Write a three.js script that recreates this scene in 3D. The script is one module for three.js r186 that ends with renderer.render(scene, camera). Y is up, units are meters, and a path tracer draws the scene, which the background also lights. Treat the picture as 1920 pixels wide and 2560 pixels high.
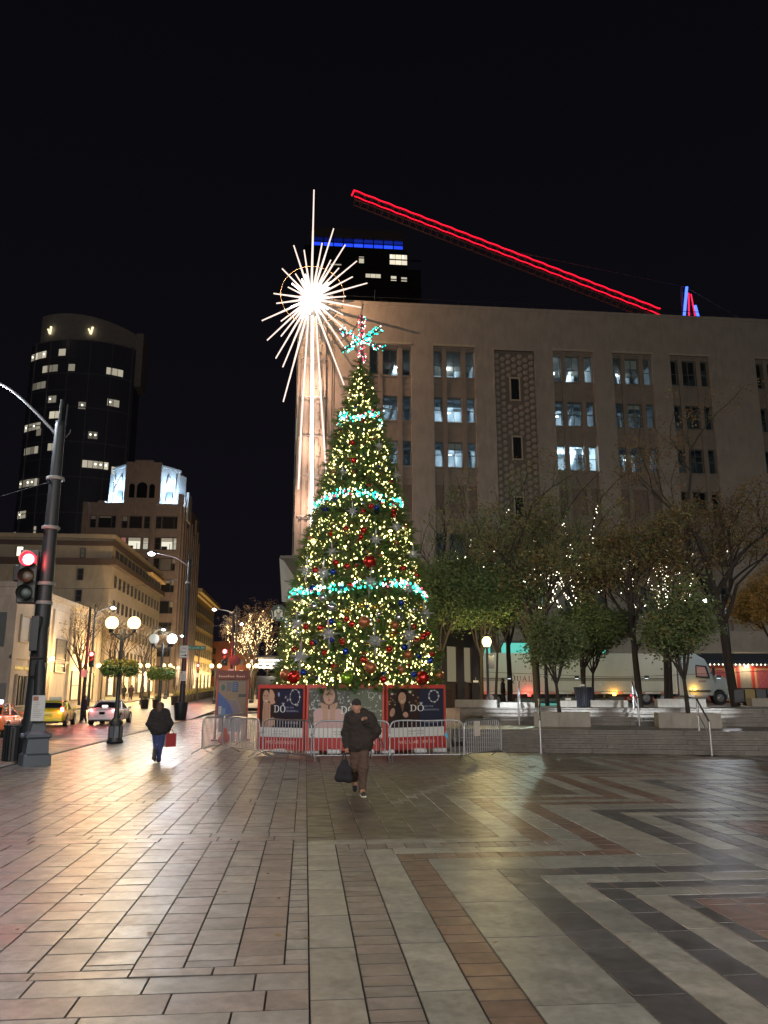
import * as THREE from 'three';
import { mergeGeometries, toCreasedNormals } from 'three/addons/utils/BufferGeometryUtils.js';
import { RoundedBoxGeometry } from 'three/addons/geometries/RoundedBoxGeometry.js';
import { MarchingCubes } from 'three/addons/objects/MarchingCubes.js';
import { ImprovedNoise } from 'three/addons/math/ImprovedNoise.js';
import { RectAreaLightUniformsLib } from 'three/addons/lights/RectAreaLightUniformsLib.js';

// ------------------------------------------------------------------ camera, sky, moon, exposure
// World: x to the right along the department store, y up, -z up the street; the camera looks 5.5 degrees right of the street and 12.6 degrees up.
const scene = new THREE.Scene();
const camera = new THREE.PerspectiveCamera(65.29, 768 / 1024, 0.1, 3000);
camera.position.set(0, 1.95, 0);
camera.rotation.order = 'YXZ';
camera.rotation.set(Math.atan((1725 - 1280) / 1998), THREE.MathUtils.degToRad(-5.5), 0);
scene.add(camera);
const renderer = new THREE.WebGLRenderer();
renderer.toneMapping = THREE.LinearToneMapping;
renderer.toneMappingExposure = 1;
renderer.shadowMap.enabled = true;
RectAreaLightUniformsLib.init();
{
  const W = 128, H = 64, d = new Float32Array(W * H * 4);
  for (let j = 0; j < H; j++) for (let i = 0; i < W; i++) {
    const e = (j + 0.5) / H * 2 - 1, k = Math.exp(-Math.max(e, 0) * 2.6), o = (j * W + i) * 4;
    d[o] = 0.0015 + 0.0044 * k; d[o + 1] = 0.0015 + 0.0037 * k; d[o + 2] = 0.0025 + 0.0054 * k; d[o + 3] = 1;
  }
  const sky = new THREE.DataTexture(d, W, H, THREE.RGBAFormat, THREE.FloatType);
  sky.mapping = THREE.EquirectangularReflectionMapping; sky.magFilter = THREE.LinearFilter; sky.needsUpdate = true;
  scene.background = sky; scene.environment = sky;
}
const moon = new THREE.DirectionalLight(new THREE.Color(0.85, 0.9, 1), 0.012);
moon.position.set(60, 120, 60); moon.castShadow = true; moon.shadow.radius = 3; scene.add(moon);
Object.assign(moon.shadow.camera, { left: -80, right: 80, top: 80, bottom: -80, far: 400 });

// ------------------------------------------------------------------ helpers
let seed = 20181207;
const rnd = () => { seed = (seed + 0x6d2b79f5) | 0; let t = Math.imul(seed ^ (seed >>> 15), 1 | seed); t = (t + Math.imul(t ^ (t >>> 7), 61 | t)) ^ t; return ((t ^ (t >>> 14)) >>> 0) / 4294967296; };
const rr = (a, b) => a + (b - a) * rnd();
const pick = (a) => a[Math.floor(rnd() * a.length)];
const V = (x, y, z) => new THREE.Vector3(x, y, z);
const C = (r, g, b) => new THREE.Color().setRGB(r, g, b);
const noise = new ImprovedNoise();
const fbm = (x, y, z = 0, n = 4) => { let s = 0, a = 0.5; for (let i = 0; i < n; i++) { s += a * noise.noise(x, y, z + i * 7.3); x *= 2.03; y *= 2.03; a *= 0.5; } return s; };

const taken = new Map();
function numbered(name) { const n = taken.get(name) ?? 0; taken.set(name, n + 1); return n ? name + '_' + String(n).padStart(3, '0') : name; }
function tag(o, label, category, group, kind) { if (label) o.userData.label = label; if (category) o.userData.category = category; if (group) o.userData.group = group; if (kind) o.userData.kind = kind; return o; }
function mesh(name, geo, mat, parent, top) {
  const m = new THREE.Mesh(Array.isArray(geo) ? merge(geo) : geo, mat);
  m.name = top ? numbered(name) : name; m.castShadow = m.receiveShadow = true; (parent ?? scene).add(m); return m;
}
function thing(name, label, category, pos = [0, 0, 0], turn = 0, group) {
  const o = new THREE.Group(); o.name = numbered(name); o.position.set(...pos); o.rotation.y = turn; scene.add(o); return tag(o, label, category, group);
}
const solo = (name, geo, mat, label, category, group, kind) => tag(mesh(name, geo, mat, scene, true), label, category, group, kind);
const struct = (name, geo, mat) => tag(mesh(name, geo, mat, scene, true), null, null, null, 'structure');
function copy(root, pos, turn, label, group) { const r = root.clone(); r.name = numbered(root.name.replace(/_\d{3}$/, '')); r.userData = { ...root.userData }; scene.add(r); r.position.set(...pos); r.rotation.y = turn; return tag(r, label, null, group); }
function stuffInst(name, geo, mat, mats, parent, colors, top) {
  const m = new THREE.InstancedMesh(geo, mat, mats.length); mats.forEach((x, i) => m.setMatrixAt(i, x));
  if (colors) colors.forEach((c, i) => m.setColorAt(i, c));
  m.name = top ? numbered(name) : name; m.castShadow = m.receiveShadow = true; m.userData.kind = 'stuff'; (parent ?? scene).add(m); return m;
}
function merge(list) {
  const bare = list.map((g) => { const h = g.index ? g.toNonIndexed() : g.clone(); for (const k of Object.keys(h.attributes)) if (!['position', 'normal', 'uv', ...(list.every((q) => q.attributes.color) ? ['color'] : [])].includes(k)) h.deleteAttribute(k); return h; });
  return mergeGeometries(bare);
}
// a box from its bounds, uv in metres
function bx(x0, x1, y0, y1, z0, z1) {
  const w = x1 - x0, h = y1 - y0, d = z1 - z0, g = new THREE.BoxGeometry(w, h, d), p = g.attributes.position, n = g.attributes.normal, uv = g.attributes.uv;
  g.translate((x0 + x1) / 2, (y0 + y1) / 2, (z0 + z1) / 2);
  for (let i = 0; i < p.count; i++) { const ax = Math.abs(n.getX(i)), ay = Math.abs(n.getY(i)); uv.setXY(i, ax > 0.5 ? p.getZ(i) : p.getX(i), ay > 0.5 ? p.getZ(i) : p.getY(i)); }
  return g;
}
const box = (w, h, d, x = 0, y = 0, z = 0) => bx(x - w / 2, x + w / 2, y - h / 2, y + h / 2, z - d / 2, z + d / 2);
const rbox = (w, h, d, r, x = 0, y = 0, z = 0, s = 2) => new RoundedBoxGeometry(w, h, d, s, r).translate(x, y, z);
function bar(a, b, r0, r1 = r0, seg = 8, open = false) {
  const A = V(...a), B = V(...b), d = B.clone().sub(A), g = new THREE.CylinderGeometry(r1, r0, d.length(), seg, 1, open);
  g.applyQuaternion(new THREE.Quaternion().setFromUnitVectors(V(0, 1, 0), d.clone().normalize())); return g.translate((A.x + B.x) / 2, (A.y + B.y) / 2, (A.z + B.z) / 2);
}
function beam(a, b, w, h = w) {
  const A = V(...a), B = V(...b), d = B.clone().sub(A), g = new THREE.BoxGeometry(w, d.length(), h);
  g.applyQuaternion(new THREE.Quaternion().setFromUnitVectors(V(0, 1, 0), d.clone().normalize())); return g.translate((A.x + B.x) / 2, (A.y + B.y) / 2, (A.z + B.z) / 2);
}
const tube = (pts, r, seg = 20, rad = 6) => new THREE.TubeGeometry(new THREE.CatmullRomCurve3(pts.map((p) => V(...p)), false, 'centripetal'), seg, r, rad);
const cyl = (r0, r1, h, x, y, z, seg = 16) => new THREE.CylinderGeometry(r1, r0, h, seg).translate(x, y + h / 2, z);
const ball = (r, x, y, z, a = 16, b = 12) => new THREE.SphereGeometry(r, a, b).translate(x, y, z);
const lathe = (pts, seg = 20) => new THREE.LatheGeometry(pts.map((p) => new THREE.Vector2(...p)), seg);
// a solid between a planar outline (array of [x, y, z]) and the same outline pushed by a vector
function slab(pts, push) {
  const n = pts.length, pos = [], q = pts.map((p) => [p[0] + push[0], p[1] + push[1], p[2] + push[2]]), t = (a, b, c) => pos.push(...a, ...b, ...c);
  for (let i = 1; i < n - 1; i++) { t(pts[0], pts[i], pts[i + 1]); t(q[0], q[i + 1], q[i]); }
  for (let i = 0; i < n; i++) { const j = (i + 1) % n; t(pts[i], q[i], q[j]); t(pts[i], q[j], pts[j]); }
  const g = new THREE.BufferGeometry(); g.setAttribute('position', new THREE.Float32BufferAttribute(pos, 3)); g.computeVertexNormals();
  const uv = []; for (let i = 0; i < pos.length; i += 3) uv.push(pos[i] + pos[i + 2], pos[i + 1]); g.setAttribute('uv', new THREE.Float32BufferAttribute(uv, 2)); return g;
}
const flat = (g) => { const h = g.toNonIndexed(); h.computeVertexNormals(); return h; };
const place = (g, x, y, z, ry = 0, s = 1) => g.clone().applyMatrix4(new THREE.Matrix4().compose(V(x, y, z), new THREE.Quaternion().setFromEuler(new THREE.Euler(0, ry, 0)), V(s, s, s)));
const lamp = (x, y, z, color, power, parent, radius) => { const l = new THREE.PointLight(color, power, 0, 2); l.position.set(x, y, z); l.castShadow = true; if (radius) l.shadow.radius = radius; (parent ?? scene).add(l); return l; };

// ------------------------------------------------------------------ textures and materials
function tex(n, f, srgb = true) {   // f(u, v) -> grey or [r, g, b], values 0..1
  const d = new Uint8Array(n * n * 4);
  for (let j = 0; j < n; j++) for (let i = 0; i < n; i++) { const c = f(i / n, j / n), o = (j * n + i) * 4; for (let k = 0; k < 3; k++) d[o + k] = 255 * Math.min(1, Math.max(0, Array.isArray(c) ? c[k] : c)); d[o + 3] = 255; }
  const t = new THREE.DataTexture(d, n, n); t.wrapS = t.wrapT = THREE.RepeatWrapping; t.magFilter = THREE.LinearFilter; if (srgb) t.colorSpace = THREE.SRGBColorSpace; t.needsUpdate = true; return t;
}
const wrapN = (u, v, f, n = 4, s = 0) => { const a = u * f, b = v * f, k = fbm(a, b, s, n), l = fbm(a - f, b, s, n), m = fbm(a, b - f, s, n), o = fbm(a - f, b - f, s, n); return (k * (1 - u) + l * u) * (1 - v) + (m * (1 - u) + o * u) * v; };
const T = {
  granite: tex(512, (u, v) => 0.84 + 0.24 * (rnd() - 0.5) + 0.34 * wrapN(u, v, 14, 4) + 0.34 * wrapN(u, v, 3, 4, 9) - (wrapN(u, v, 26, 2, 31) > 0.36 ? 0.22 : 0)),
  polish: tex(256, (u, v) => 0.78 + 0.8 * wrapN(u, v, 6, 5, 3), false),
  asphalt: tex(512, (u, v) => 0.8 + 0.3 * (rnd() - 0.5) + 0.5 * wrapN(u, v, 4, 5, 5)),
  wall: tex(512, (u, v) => 0.88 + 0.12 * (rnd() - 0.5) + 0.13 * wrapN(u, v, 5, 5, 11) + 0.12 * wrapN(u, v * 0.3, 20, 3, 2)),
  bark: tex(128, (u, v) => 0.75 + 0.7 * wrapN(u, v * 0.4, 18, 3, 21)),
  grain: tex(128, () => rnd(), false),
};
const rep = (t, x, y = x) => { const c = t.clone(); c.repeat.set(x, y); c.needsUpdate = true; return c; };
const std = (color, roughness = 0.7, o = {}) => new THREE.MeshStandardMaterial({ color: Array.isArray(color) ? C(...color) : color, roughness, ...o });
const glow = (color, k, o = {}) => new THREE.MeshStandardMaterial({ color: C(0.02, 0.02, 0.02), roughness: 0.6, emissive: C(...color), emissiveIntensity: k, ...o });
const wallTex = rep(T.wall, 0.12), wallFine = rep(T.wall, 0.35);
const stone = (c, r = 0.85) => std(c, r, { map: wallTex });
const M = {
  paver: std([1, 1, 1], 0.5, { vertexColors: true, map: rep(T.granite, 0.9), roughnessMap: rep(T.polish, 0.5), bumpMap: rep(T.granite, 0.9), bumpScale: 0.0012 }),
  joint: std([0.035, 0.032, 0.03], 0.95),
  asphalt: std([0.075, 0.07, 0.068], 0.55, { map: rep(T.asphalt, 0.3), roughnessMap: rep(T.polish, 0.2), bumpMap: rep(T.asphalt, 0.5), bumpScale: 0.004 }),
  curb: std([0.24, 0.23, 0.21], 0.75, { map: wallFine }),
  concrete: std([0.34, 0.31, 0.27], 0.85, { map: wallFine }),
  walk: std([0.22, 0.2, 0.18], 0.7, { map: wallFine }),
  iron: std([0.025, 0.028, 0.032], 0.45, { metalness: 0.35 }),
  pole: std([0.022, 0.026, 0.03], 0.5, { metalness: 0.3 }),
  steel: std([0.55, 0.56, 0.58], 0.32, { metalness: 0.85 }),
  galv: std([0.36, 0.37, 0.4], 0.38, { metalness: 0.8 }),
  black: std([0.012, 0.012, 0.013], 0.6), rubber: std([0.014, 0.014, 0.015], 0.8), white: std([0.72, 0.7, 0.66], 0.6), dark: std([0.03, 0.028, 0.028], 0.7),
  glass: new THREE.MeshPhysicalMaterial({ color: C(0.85, 0.9, 0.92), roughness: 0.04, transmission: 1, thickness: 0, ior: 1.5 }),
  darkglass: std([0.012, 0.014, 0.018], 0.12), bark: std([0.055, 0.042, 0.034], 0.9, { map: rep(T.bark, 1, 0.5) }),
  red: std([0.42, 0.035, 0.03], 0.5),
};
function canvasMat(w, h, draw, rough = 0.6, o = {}) {
  const c = document.createElement('canvas'); c.width = w; c.height = h; draw(c.getContext('2d'), w, h);
  const t = new THREE.CanvasTexture(c); t.colorSpace = THREE.SRGBColorSpace; t.anisotropy = 4; return new THREE.MeshStandardMaterial({ map: t, roughness: rough, ...o });
}
function panel(w, h, d = 0.012) {   // a thin board facing +z, its front printed with the whole texture
  const g = new THREE.BoxGeometry(w, h, d); return g;
}
// ------------------------------------------------------------------ the ground
const gradeY = (z) => Math.max(0, -z - 55) * 0.0155;
function strip(x0, x1, z0, z1, yf, nx = 4, nz = 40) {   // a sheet following yf(x, z), uv in metres
  const g = new THREE.PlaneGeometry(x1 - x0, z1 - z0, nx, nz), p = g.attributes.position, uv = g.attributes.uv;
  for (let i = 0; i < p.count; i++) { const x = p.getX(i) + (x0 + x1) / 2, z = -p.getY(i) + (z0 + z1) / 2; p.setXYZ(i, x, yf(x, z), z); uv.setXY(i, x, z); }
  g.computeVertexNormals(); return g;
}
struct('ground', strip(-900, 900, -1500, 300, (x, z) => -0.45 + (z < -55 ? Math.min(8, gradeY(z)) : 0), 24, 60), std([0.03, 0.03, 0.03], 0.95));
struct('street', strip(-20, -7.95, -420, 40, (x, z) => -0.1 + Math.min(8, gradeY(z)), 4, 80), M.asphalt);
struct('sidewalk', strip(-25, -20.15, -420, -60, (x, z) => 0.03 + Math.min(8, gradeY(z)), 2, 60), M.walk);
struct('plaza_base', bx(-7.8, 40, -0.3, -0.012, -56.4, 30), M.joint);
const crossY = (x) => -0.1 + 0.92 * THREE.MathUtils.smoothstep(x, -7, 11);
struct('cross_street', strip(-7.95, 90, -71.6, -56.6, (x) => crossY(x) + 0.01, 40, 2), M.asphalt);
struct('cross_street_west', strip(-90, -20, -58, -36, (x) => -0.105, 2, 2), M.asphalt);
struct('store_sidewalk', strip(-7.95, 90, -76, -71.6, (x) => crossY(x) + 0.13, 40, 1), M.walk);
struct('north_sidewalk', strip(-7.8, -1.5, -420, -76, (x, z) => 0.03 + Math.min(8, gradeY(z)), 2, 50), M.walk);
{
  const k = []; for (let z = 24; z > -56; z -= 2.4) k.push(bx(-7.95, -7.77, -0.2, 0.012, z - 2.392, z));
  const c = struct('curb', k[0], M.curb); c.geometry = merge(k);
  const l = []; for (let z = -60; z > -300; z -= 6) l.push(bx(-20.15, -20, -0.2, 0.03, z - 5.98, z).translate(0, gradeY(z) + 0.01, 0));
  struct('far_curb', merge(l), M.curb);
  const s = []; for (const [x, z, w] of [[-11.9, -37, 7.6]]) s.push(strip(x - w / 2, x + w / 2, z - 0.16, z + 0.16, () => -0.095, 1, 1));
  struct('stop_line', merge(s), std([0.5, 0.49, 0.46], 0.6, { map: wallFine }));
}
// stairs: their own axes, 16.5 degrees to the store; s along, t away
const SA = THREE.MathUtils.degToRad(16.5), SO = [6.1, -26.4], sc = Math.cos(SA), ss = Math.sin(SA);
const stairXZ = (s, t) => [SO[0] + s * sc + t * ss, SO[1] + s * ss - t * sc];

// paving: granite slabs in strips, a stepped pattern of bands on the right
{
  const G = [0.215, 0.204, 0.184], P = [0.2, 0.162, 0.142], W = [0.27, 0.252, 0.215], B = [0.17, 0.098, 0.07], D = [0.088, 0.08, 0.08], K = [0.105, 0.08, 0.062];
  const tiles = [];
  const inside = (x, z) => { const t = (x - SO[0]) * ss - (z - SO[1]) * sc; return x > -7.77 && !(x > 4.6 && t > -0.03) && z > -56 && z < -4.2; };
  const seen = (x, z) => { const f = -z * Math.cos(0.096) + x * Math.sin(0.096), r = x * Math.cos(0.096) + z * Math.sin(0.096); return Math.abs(r) < f * 0.56 + 1.2; };
  function add(x0, x1, z0, z1, col) {   // z0 far, z1 near
    if (x1 - x0 < 0.03 || z1 - z0 < 0.03) return;
    const cx = (x0 + x1) / 2, cz = (z0 + z1) / 2; if (!inside(cx, cz) || !seen(cx, cz)) return;
    const v = rr(0.8, 1.16), h = rr(-0.03, 0.03); tiles.push([x0, x1, z0, z1, [col[0] * (v + h), col[1] * v, col[2] * (v - h)]]);
  }
  const along = (x0, x1, z0, z1, len, col) => { let z = z1; const f = rr(0.3, 1); let first = true; while (z > z0 + 1e-3) { let l = len * (first ? f : rr(0.85, 1.15)); first = false; if (z - z0 < l * 1.4) l = z - z0; add(x0, x1, z - l, z, col); z -= l; } };
  const across = (x0, x1, z0, z1, len, col) => { let x = x0; let first = true; while (x < x1 - 1e-3) { let l = len * (first ? rr(0.35, 1) : rr(0.9, 1.1)); first = false; if (x1 - x < l * 1.4) l = x1 - x; add(x, x + l, z0, z1, col); x += l; } };
  // bands, w = x of an edge in the nearest run; every run is 2.6 right of and 4.3 beyond the last
  const edges = [0.07, 0.43, 0.78, 1.15, 1.48, 2.17, 2.55, 2.94, 3.23, 3.56, 3.73], cols = [W, P, W, B, W, D, W, D, W, D], lens = [0.95, 0.22, 0.95, 0.24, 1.25, 0.5, 0.9, 0.5, 0.9, 0.5];
  const zc = (w) => -11.35 + 0.93 * (w - 0.07), DX = 2.6, DZ = 4.3;
  for (let n = 0; n < 9; n++) for (let i = 0; i < 10; i++) {
    const w0 = edges[i], w1 = edges[i + 1], zo = -DZ * n, xo = DX * n, col = n && cols[i] === P ? B : cols[i];
    along(w0 + xo, w1 + xo, zc(w1) + zo, n ? zc(w0) + zo + DZ : -4.3, lens[i], col);
    across(w0 + xo, w1 + xo + DX, zc(w0) + zo, zc(w1) + zo, lens[i] * 1.05, col);
  }
  for (let n = 0; n < 6; n++) for (let k = 0; k < 7; k++) { const x = 3.73 + DX * n + k * DX / 7; along(x, x + DX / 7, zc(3.73) - DZ * n, -4.3, 0.4, B); }
  // brown field inside the bands, with a thin toothed line of light stone
  for (let n = 0; n < 8; n++) for (let k = 0; k < 7; k++) {
    const x = 0.07 + DX * n + k * DX / 7, top = zc(0.07) - DZ * n, far = -56, zt = -14.9 - (x - 1.6) / 0.53;
    if (x > 1.3 && x < 9) { along(x, x + DX / 7, zt + 0.1, top, 0.5, K); add(x, x + DX / 14, zt - 0.25, zt + 0.1, W); add(x + DX / 14, x + DX / 7, zt - 0.6, zt - 0.25, W); add(x, x + DX / 14, zt - 0.6, zt - 0.25, K); add(x + DX / 14, x + DX / 7, zt - 0.25, zt + 0.1, K); along(x, x + DX / 7, far, zt - 0.6, 0.5, K); }
    else along(x, x + DX / 7, far, top, 0.5, K);
  }
  // grey field on the left
  across(-8, 0.07, -6.43, -6.26, 0.62, P); across(-8, 0.07, -6.26, -5.93, 0.75, G); across(-8, 0.07, -5.93, -5.58, 0.6, P); across(-8, 0.07, -5.58, -5.2, 0.95, G); across(-8, 0.07, -5.2, -4.3, 0.75, G);
  const xs = [0.07, -0.11]; for (let x = -0.47; x > -8; x -= 0.36) xs.push(x);
  for (let i = 0; i + 1 < xs.length; i++) {
    const x1 = xs[i], x0 = xs[i + 1], d = -11.4 + 1.85 * (-0.29 - (x0 + x1) / 2), len = i === 0 ? 0.24 : rr(0.3, 0.42), tint = () => (rnd() < 0.22 ? P : G);
    if (d < -11 || d > -7.2) { along(x0, x1, -11.4, -6.43, len, tint()); }
    else { along(x0, x1, d, -6.43, len, tint()); add(x0, x1, d - 0.3, d, P); add(x0, x1, d - 0.62, d - 0.3, G); along(x0, x1, -11.4, d - 0.62, len, tint()); }
    along(x0, x1, -15.2, -12, rr(0.34, 0.5), tint()); along(x0, x1, -21.4, -15.5, rr(0.4, 0.6), tint()); along(x0, x1, -56, -21.8, rr(0.45, 0.7), tint());
  }
  across(-8, 0.07, -11.7, -11.4, 0.8, P); across(-8, 0.07, -12, -11.7, 0.8, G); across(-8, 0.07, -15.5, -15.2, 0.9, G); across(-8, 0.07, -21.8, -21.4, 0.9, P);
  function tileGeo(list) {
    const pos = [], col = [], uv = [];
    for (const [x0, x1, z0, z1, c] of list) {
      const j = 0.005, b = 0.003, y = rr(-0.0015, 0.0015), ou = rr(0, 9), ov = rr(0, 9), sx = rr(-0.0012, 0.0012), sz = rr(-0.0012, 0.0012);
      const q = (dx, yy) => [[x0 + j + dx, yy - sx - sz, z0 + j + dx], [x1 - j - dx, yy + sx - sz, z0 + j + dx], [x1 - j - dx, yy + sx + sz, z1 - j - dx], [x0 + j + dx, yy - sx + sz, z1 - j - dx]], t = q(b, y), e = q(0, y - 0.006), s = q(0, y - 0.014);
      const grime = c.map((v) => v * 0.35 + 0.012), quad = (a, b2, c2, d2, cc) => { for (const p of [a, c2, b2, a, d2, c2]) { pos.push(...p); col.push(...cc); uv.push(p[0] + ou, p[2] + ov); } };
      quad(...t, c); for (let k = 0; k < 4; k++) { const n = (k + 1) % 4; quad(t[n], t[k], e[k], e[n], grime); quad(e[n], e[k], s[k], s[n], grime); }
    }
    const g = new THREE.BufferGeometry(); g.setAttribute('position', new THREE.Float32BufferAttribute(pos, 3)); g.setAttribute('color', new THREE.Float32BufferAttribute(col, 3)); g.setAttribute('uv', new THREE.Float32BufferAttribute(uv, 2)); g.computeVertexNormals(); return g;
  }
  const size = (t) => (t[1] - t[0]) * (t[3] - t[2]) / Math.pow(Math.hypot((t[0] + t[1]) / 2, (t[2] + t[3]) / 2), 3);
  const inFrame = (t) => { const x = (t[0] + t[1]) / 2, z = (t[2] + t[3]) / 2, f = -z * Math.cos(0.096) + x * Math.sin(0.096), r = x * Math.cos(0.096) + z * Math.sin(0.096); return z < -4.75 && Math.abs(r) < f * 0.47; };
  tiles.sort((a, b) => (inFrame(b) ? size(b) : 0) - (inFrame(a) ? size(a) : 0));
  const root = tag(new THREE.Group(), null, null, null, 'structure'); root.name = numbered('plaza_paving'); scene.add(root);
  for (const t of tiles.slice(0, 300)) mesh('paver', tileGeo([t]), M.paver, root);
  mesh('far_pavers', tileGeo(tiles.slice(300)), M.paver, root).userData.kind = 'stuff';
  console.log('pavers', tiles.length);
}
// stairs and terrace
{
  const root = thing('plaza_steps', 'long flights of granite steps climbing to the terrace at the right of the tree', 'steps', [SO[0], 0, SO[1]], -SA);
  const stepMat = std([0.135, 0.115, 0.095], 0.6, { map: rep(T.granite, 0.7), roughnessMap: rep(T.polish, 0.4) });
  const tread = std([0.135, 0.115, 0.095], 0.5, { map: rep(T.granite, 0.7), roughnessMap: rep(T.polish, 0.4) });
  const flight = (y0, t0, n, rise, run, s0, s1) => {
    for (let k = 0; k < n; k++) {
      const t = t0 + k * run, y = y0 + k * rise, b = [], e = [];
      for (let s = s0 + (k % 2) * 0.5; s < s1; s += 1.5) { const q = Math.min(s + 1.49, s1); b.push(bx(s, q, y, y + rise - 0.045, -t - run, -t - 0.012)); e.push(bx(s, q, y + rise - 0.043, y + rise, -t - run - 0.1, -t + 0.035)); }
      mesh('step_riser', b, stepMat, root); mesh('step_nosing', e, tread, root);
    }
  };
  flight(0, 0, 5, 0.13, 0.34, -1.4, 30);
  flight(0.65, 5, 4, 0.15, 0.45, -1.2, 30);
  mesh('landing', bx(-1.6, 30, -0.3, 0.647, -5.2, -1.46), tread, root);
  mesh('side_wall', bx(-1.75, -1.45, -0.3, 0.66, -6.6, -0.4), M.concrete, root);
  const pts = [stairXZ(-1.75, 6.8), stairXZ(32, 6.8), [44, -52], [6.2, -52]];
  const ter = new THREE.Shape(pts.map(([x, z]) => new THREE.Vector2(x, -z)));
  const g = new THREE.ExtrudeGeometry(ter, { depth: 1.5, bevelEnabled: false }).rotateX(-Math.PI / 2).translate(0, -0.255, 0);
  const pp = g.attributes.position; for (let i = 0; i < pp.count; i++) if (pp.getZ(i) < -51) pp.setY(i, pp.getY(i) - 0.55); g.computeVertexNormals();
  struct('terrace', g, std([0.2, 0.175, 0.15], 0.6, { map: rep(T.granite, 0.5) }));
  struct('terrace_kerb', bx(6, 90, -0.3, 0.86, -56.6, -52), M.walk);
}
// ------------------------------------------------------------------ the department store
const storeStone = stone([0.33, 0.293, 0.246]), storeSpandrel = stone([0.25, 0.21, 0.17]), frameMat = std([0.1, 0.11, 0.1], 0.5);
{
  const S = thing('department_store', 'wide tan stone department store with tall window bays behind the plaza trees', 'building', [0, 0, 0]);
  const F = -75, top = 40.8, bays = [5.75, 12.27, 24.72, 31.08, 37.3, 46.7], BW = 4.25, panel0 = 18.55, panel1 = 22.75;
  const rows = [[32.95, 35.8], [28.2, 30.8], [23.5, 26.1], [18.85, 21.6], [13.9, 16.8], [9.2, 11.9]];
  // body behind the front rooms, roof, parapet, corner
  mesh('wall', [bx(-1.5, 54, -0.5, top - 1, -140, -82), bx(-1.5, 2.2, -0.5, top - 1, -82, -75.9), bx(2.2, 54, top - 5, top - 1, -82, -75.9), bx(51.2, 54, -0.5, top - 1, -82, -75.9), bx(2.2, 54, -0.5, 8.6, -82, -75.9)], storeStone, S);
  mesh('parapet', [bx(2.2, 54, 36.2, top - 0.35, F - 0.9, F), bx(2.2, 54, top - 0.35, top, F - 1.0, F + 0.06), bx(-1.5, 54, top - 1, top - 0.6, -140, F - 0.9)], storeStone, S);
  for (let k = 0; k < 13; k++) mesh('roof_rail', [bx(3 + k * 4, 6.98 + k * 4, top + 0.75, top + 0.8, F - 0.55, F - 0.5), bx(3 + k * 4, 3.05 + k * 4, top, top + 0.75, F - 0.55, F - 0.5)], M.pole, S);
  mesh('roof_box', [bx(16.5, 18.6, top - 0.6, top + 0.9, -82, -79), bx(16.8, 18.3, top + 0.9, top + 1.2, -81.6, -79.4)], M.dark, S);
  mesh('roof_mast', [bar([6.3, top, F - 0.4], [6.3, top + 1.5, F - 0.4], 0.05)], M.pole, S);
  const xs = [2.2]; for (const b of [...bays, panel0]) xs.push(b, b === panel0 ? panel1 : b + BW); xs.push(54); xs.sort((a, b) => a - b);
  for (let i = 0; i < xs.length; i += 2) mesh('pier', bx(xs[i], xs[i + 1], 7.6, 36.2, F - 0.9, F), storeStone, S);
  // masonry joints on the parapet: courses as shallow proud blocks are too fine to see; one string course is
  mesh('string_course', bx(2.2, 54, 8.6, 9.0, F, F + 0.18), storeStone, S);
  // corner pylon with flutes, narrow window slot on its street side
  const flute = []; for (let k = 0; k < 6; k++) flute.push(bx(-1.35 + k * 0.6, -1.35 + k * 0.6 + 0.34, 13.6, top + 0.4, F - 0.3, F + (k % 2 ? 0.22 : 0.4)));
  mesh('corner_pylon', [bx(-1.5, 2.2, -0.5, top + 0.1, F - 0.9, F + 0.1), ...flute], storeStone, S);
  for (const [y0, y1] of [[14.5, 16.6], [18, 20.2], [21.8, 24.2], [25.6, 28], [29.2, 31.6]]) { const w = mesh('window', bx(-1.47, -1.03, y0, y1, F + 0.11, F + 0.16), frameMat, S); mesh('pane', bx(-1.42, -1.08, y0 + 0.06, y1 - 0.06, F + 0.165, F + 0.18), rnd() < 0.4 ? glow([0.75, 0.75, 0.55], 0.35) : M.darkglass, w); }
  const scroll = []; for (let k = 0; k < 9; k++) scroll.push(new THREE.TorusGeometry(0.16, 0.05, 5, 10).translate(0.55 + (k % 2) * 0.28, 15 + k * 2.7, F + 0.26), bx(0.5, 0.92, 16 + k * 2.7, 16.9 + k * 2.7, F + 0.24, F + 0.3));
  mesh('carved_ornament', scroll, storeStone, S);
  // window parts, shared shapes
  const glassMat = M.glass;
  const win = (w, h, cols) => { const l = [bx(0, 0.07, 0, h, -0.06, 0.06), bx(w - 0.07, w, 0, h, -0.06, 0.06), bx(0.07, w - 0.07, 0, 0.07, -0.06, 0.06), bx(0.07, w - 0.07, h - 0.07, h, -0.06, 0.06), bx(0.07, w - 0.07, h * 0.47, h * 0.47 + 0.06, -0.05, 0.05)]; if (cols > 1) l.push(bx(w / 2 - 0.025, w / 2 + 0.025, 0.07, h * 0.47, -0.045, 0.045), bx(w / 2 - 0.025, w / 2 + 0.025, h * 0.47 + 0.06, h - 0.07, -0.045, 0.045)); return merge(l); };
  const shared = new Map();
  const winGeo = (w, h, c) => { const k = [w, h.toFixed(2), c].join(); if (!shared.has(k)) shared.set(k, [win(w, h, c), bx(0.07, w - 0.07, 0.07, h - 0.07, -0.012, -0.004)]); return shared.get(k); };
  const plaster = std([0.5, 0.57, 0.62], 0.9, { map: wallFine }), light = glow([0.85, 0.95, 1], 7), blind = std([0.55, 0.52, 0.45], 0.9);
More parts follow.
